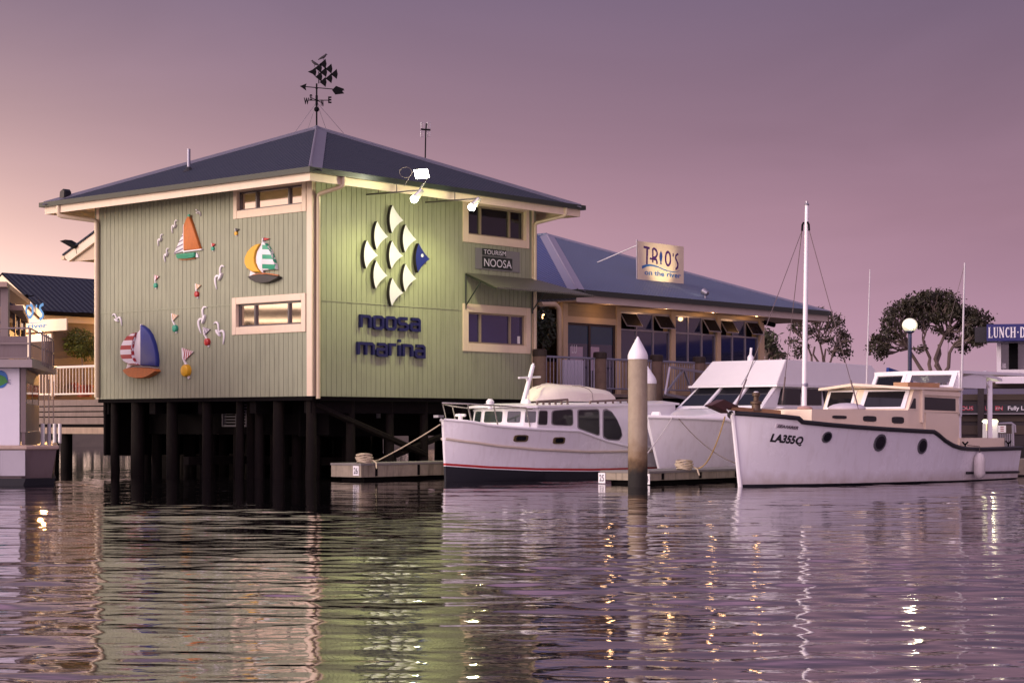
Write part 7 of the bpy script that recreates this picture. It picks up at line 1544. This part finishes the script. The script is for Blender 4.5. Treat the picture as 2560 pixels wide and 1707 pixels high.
k_ = (lb[0] - la[0]) / (hh_ * 3.42)
for i_v, v in enumerate(mb.v):
    r_v = v - SH.p(la[0], 0); w_v = r_v.dot(SH.U()); mb.v[i_v] = v + SH.U() * w_v * (k_ - 1)
mb.build('lettering', TEXTW, t)
# power pedestal and gate beyond the launch
PY = 50.; PFp = Fr(0, PY, 1, 0)
a = PFp.hit(*q(zr, (1018, 945))[0]); b = PFp.hit(*q(zr, (1130, 915))[0]); cxp = (a[0] + b[0]) / 2; wp = (b[0] - a[0]) / 2
P3 = thing('pontoon', 'low dark pontoon behind the stern of the cream cabined launch', 'pontoon', (cxp, PY + .2, 0), 'floating pontoons')
mb = MB(); mb.slab([(cxp - 1.0, PY - .6), (cxp + 9, PY - .6), (cxp + 9, PY + 1.4), (cxp - 1.0, PY + 1.4)], .05, .45); mb.build('body', PONT, P3)
t = thing('power_pedestal', 'white dock pedestal with a glowing cap behind the launch stern', 'dock pedestal', (cxp, PY, .45))
mb = MB(); mb.prism([Vector((cxp + x * wp * .9, PY + y * wp * .9, a[1])) for x, y in ((-1, -1), (1, -1), (1, 1), (-1, 1))], [Vector((cxp + x * wp * .95, PY + y * wp * .95, .45)) for x, y in ((-1, -1), (1, -1), (1, 1), (-1, 1))]); mb.build('body', GELW, t)
mb = MB(); mb.box(PFp, cxp - wp, cxp + wp, a[1] + .001, b[1], -wp, wp); mb.build('glowing_cap', mat('lit_cap', (.8, .8, .7), .4, emit=(1, .97, .62), estr=3.2), t, bevel=.03)
w_ = PFp.hit(*q(zr, (1030, 1008))[0]); w2_ = PFp.hit(*q(zr, (1072, 955))[0]); mb = MB(); mb.box(PFp, w_[0], w2_[0], w_[1], w2_[1], wp * .9, wp * .96); mb.build('meter_window', mat('lit_meter', (.8, .7, .4), .4, emit=(1, .72, .25), estr=.8), t)
lamp('pedestal_glow', 'POINT', (cxp, PY - wp - .15, b[1] - .05), 2, (1, .92, .6), None, t, .05)
def gt(x, y): u, z = PFp.hit(*q(zr, (x, y))[0], -.9); return PFp.p(u, z, -.9)
t = thing('dock_gate', 'grey tube dock gate with a small white notice behind the launch stern', 'gate', gt(1210, 1180))
mb = MB(); mb.tube([gt(1130, 1150), gt(1132, 948), gt(1255, 944), gt(1285, 965), gt(1288, 1025)], .035, 6); mb.tube([gt(1268, 960), gt(1272, 1140)], .035, 6); mb.build('frame', ALUL, t)
fb = None
for k in range(8):
    p = gt(1145 + 16 * k, 1035); p2 = gt(1145 + 16 * k, 1150)
    if fb is None: mb = MB(); mb.tube([p, p2], .014, 5); fb = mb.build('bar', ALUL, t); fp = p
    else: o = fb.copy(); COL.objects.link(o); o.parent = t; o.location = p - fp
a, b = PFp.hit(*q(zr, (1142, 1026))[0], -.86), PFp.hit(*q(zr, (1209, 965))[0], -.86); mb = MB(); mb.box(PFp, a[0], b[0], a[1], b[1], -.87, -.855); nb_ = mb.build('notice', WHITE, t)
mb = MB(); hn = b[1] - a[1]
for k, c in enumerate((.72, .45, .18)): mb.box(PFp, a[0] + .06, b[0] - .06, a[1] + hn * c, a[1] + hn * (c + .12), -.8545, -.853)
mb.build('notice_lines', mat('red_notice_lines', (.30, .06, .06), .5), nb_)
# ------------------------------------------------------------------ far bank seen under the building
rnd = random.Random(31); mb = MB()
for k in range(150):
    x = -46 + 62 * k / 149 + rnd.uniform(-.6, .6); h = rnd.uniform(3.2, 6.5)
    leafy(mb, Vector((x, 124 + rnd.uniform(-2, 3), 1 + h / 2)), (1.1, 1.2, h / 2), 70, .42, rnd)
tl = mb.build('far_treeline', LEAF2); tag(tl, 'dense dark trees massed along the far bank beyond the buildings', 'trees', None, 'stuff')
rnd = random.Random(9)
for i, (px, w, lb) in enumerate(((330, 16, 'low green tree on the far bank, left end of the gap below the floor'), (440, 12, 'low green tree on the far bank in the middle of the gap'), (700, 16, 'low green tree on the far bank near the corner pile'), (905, 14, 'low green tree on the far bank behind the left pontoon'), (200, 16, 'low green tree on the far bank under the left boardwalk'), (1075, 13, 'low green tree on the far bank beside the cruiser bow'))):
    c = at(px, 1052, 122 + i); t = thing('bank_tree', lb, 'tree', (c.x, c.y, .8), 'trees on the far bank')
    mb = MB()
    for k in range(9): leafy(mb, Vector((c.x + rnd.uniform(-w * .25, w * .25), c.y + rnd.uniform(-1, 1), rnd.uniform(1.6, 4.2))), (w * .13, 1, rnd.uniform(.8, 1.5)), 130, .2, rnd)
    mb.build('crown', LEAF2, t)
    mb = MB(); mb.tube([Vector((c.x, c.y, .6)), Vector((c.x + .2, c.y, 2.8))], [.16, .1], 6); mb.build('trunk', BARK, t)
def jetty(px0, px1, Y, lb):
    a, b = at(px0, 1101, Y), at(px1, 1101, Y); t = thing('far_jetty', lb, 'jetty', ((a.x + b.x) / 2, Y, 0), 'pale jetties on the far bank')
    f = Fr(a.x, Y, 1, 0); L = b.x - a.x; mb = MB(); mb.box(f, 0, L, .28, .5, -1.2, 0); mb.build('deck', mat('pale_jetty_timber', (.55, .42, .26), .6, 0, .2, 2), t)
    for k in range(int(L / .9) + 1): mb = MB(); mb.box(f, min(L - .1, k * .9), min(L, k * .9 + .1), -.3, 1.15 + .25 * (k % 3 == 0), -.1, -.001); mb.build('post', WHITE if k % 2 else mat('pale_jetty_timber', (0, 0, 0)), t)
jetty(668, 716, 110.5, 'pale far jetty between the piles left of the building corner'); jetty(1060, 1108, 110.5, 'pale far jetty just left of the cruiser bow')
fz2 = at(912, 1090, 121); t = thing('far_house', 'tiny pale house on the far bank seen below the green building', 'house', (fz2.x, fz2.y, .9)); f = Fr(fz2.x, fz2.y, 1, 0)
mb = MB(); mb.box(f, -1.2, 1.6, .8, 2.4, -3, 0); mb.build('wall', WHITE, t); mb = MB(); mb.box(f, -.7, .6, 1.1, 2.0, -.001, .03); mb.build('window', BGLASS, t); mb = MB(); mb.plate(f, [(-1.5, 2.4), (1.9, 2.4), (.2, 3.4)], -3.2, .2); mb.build('roof', GREYROOF, t)
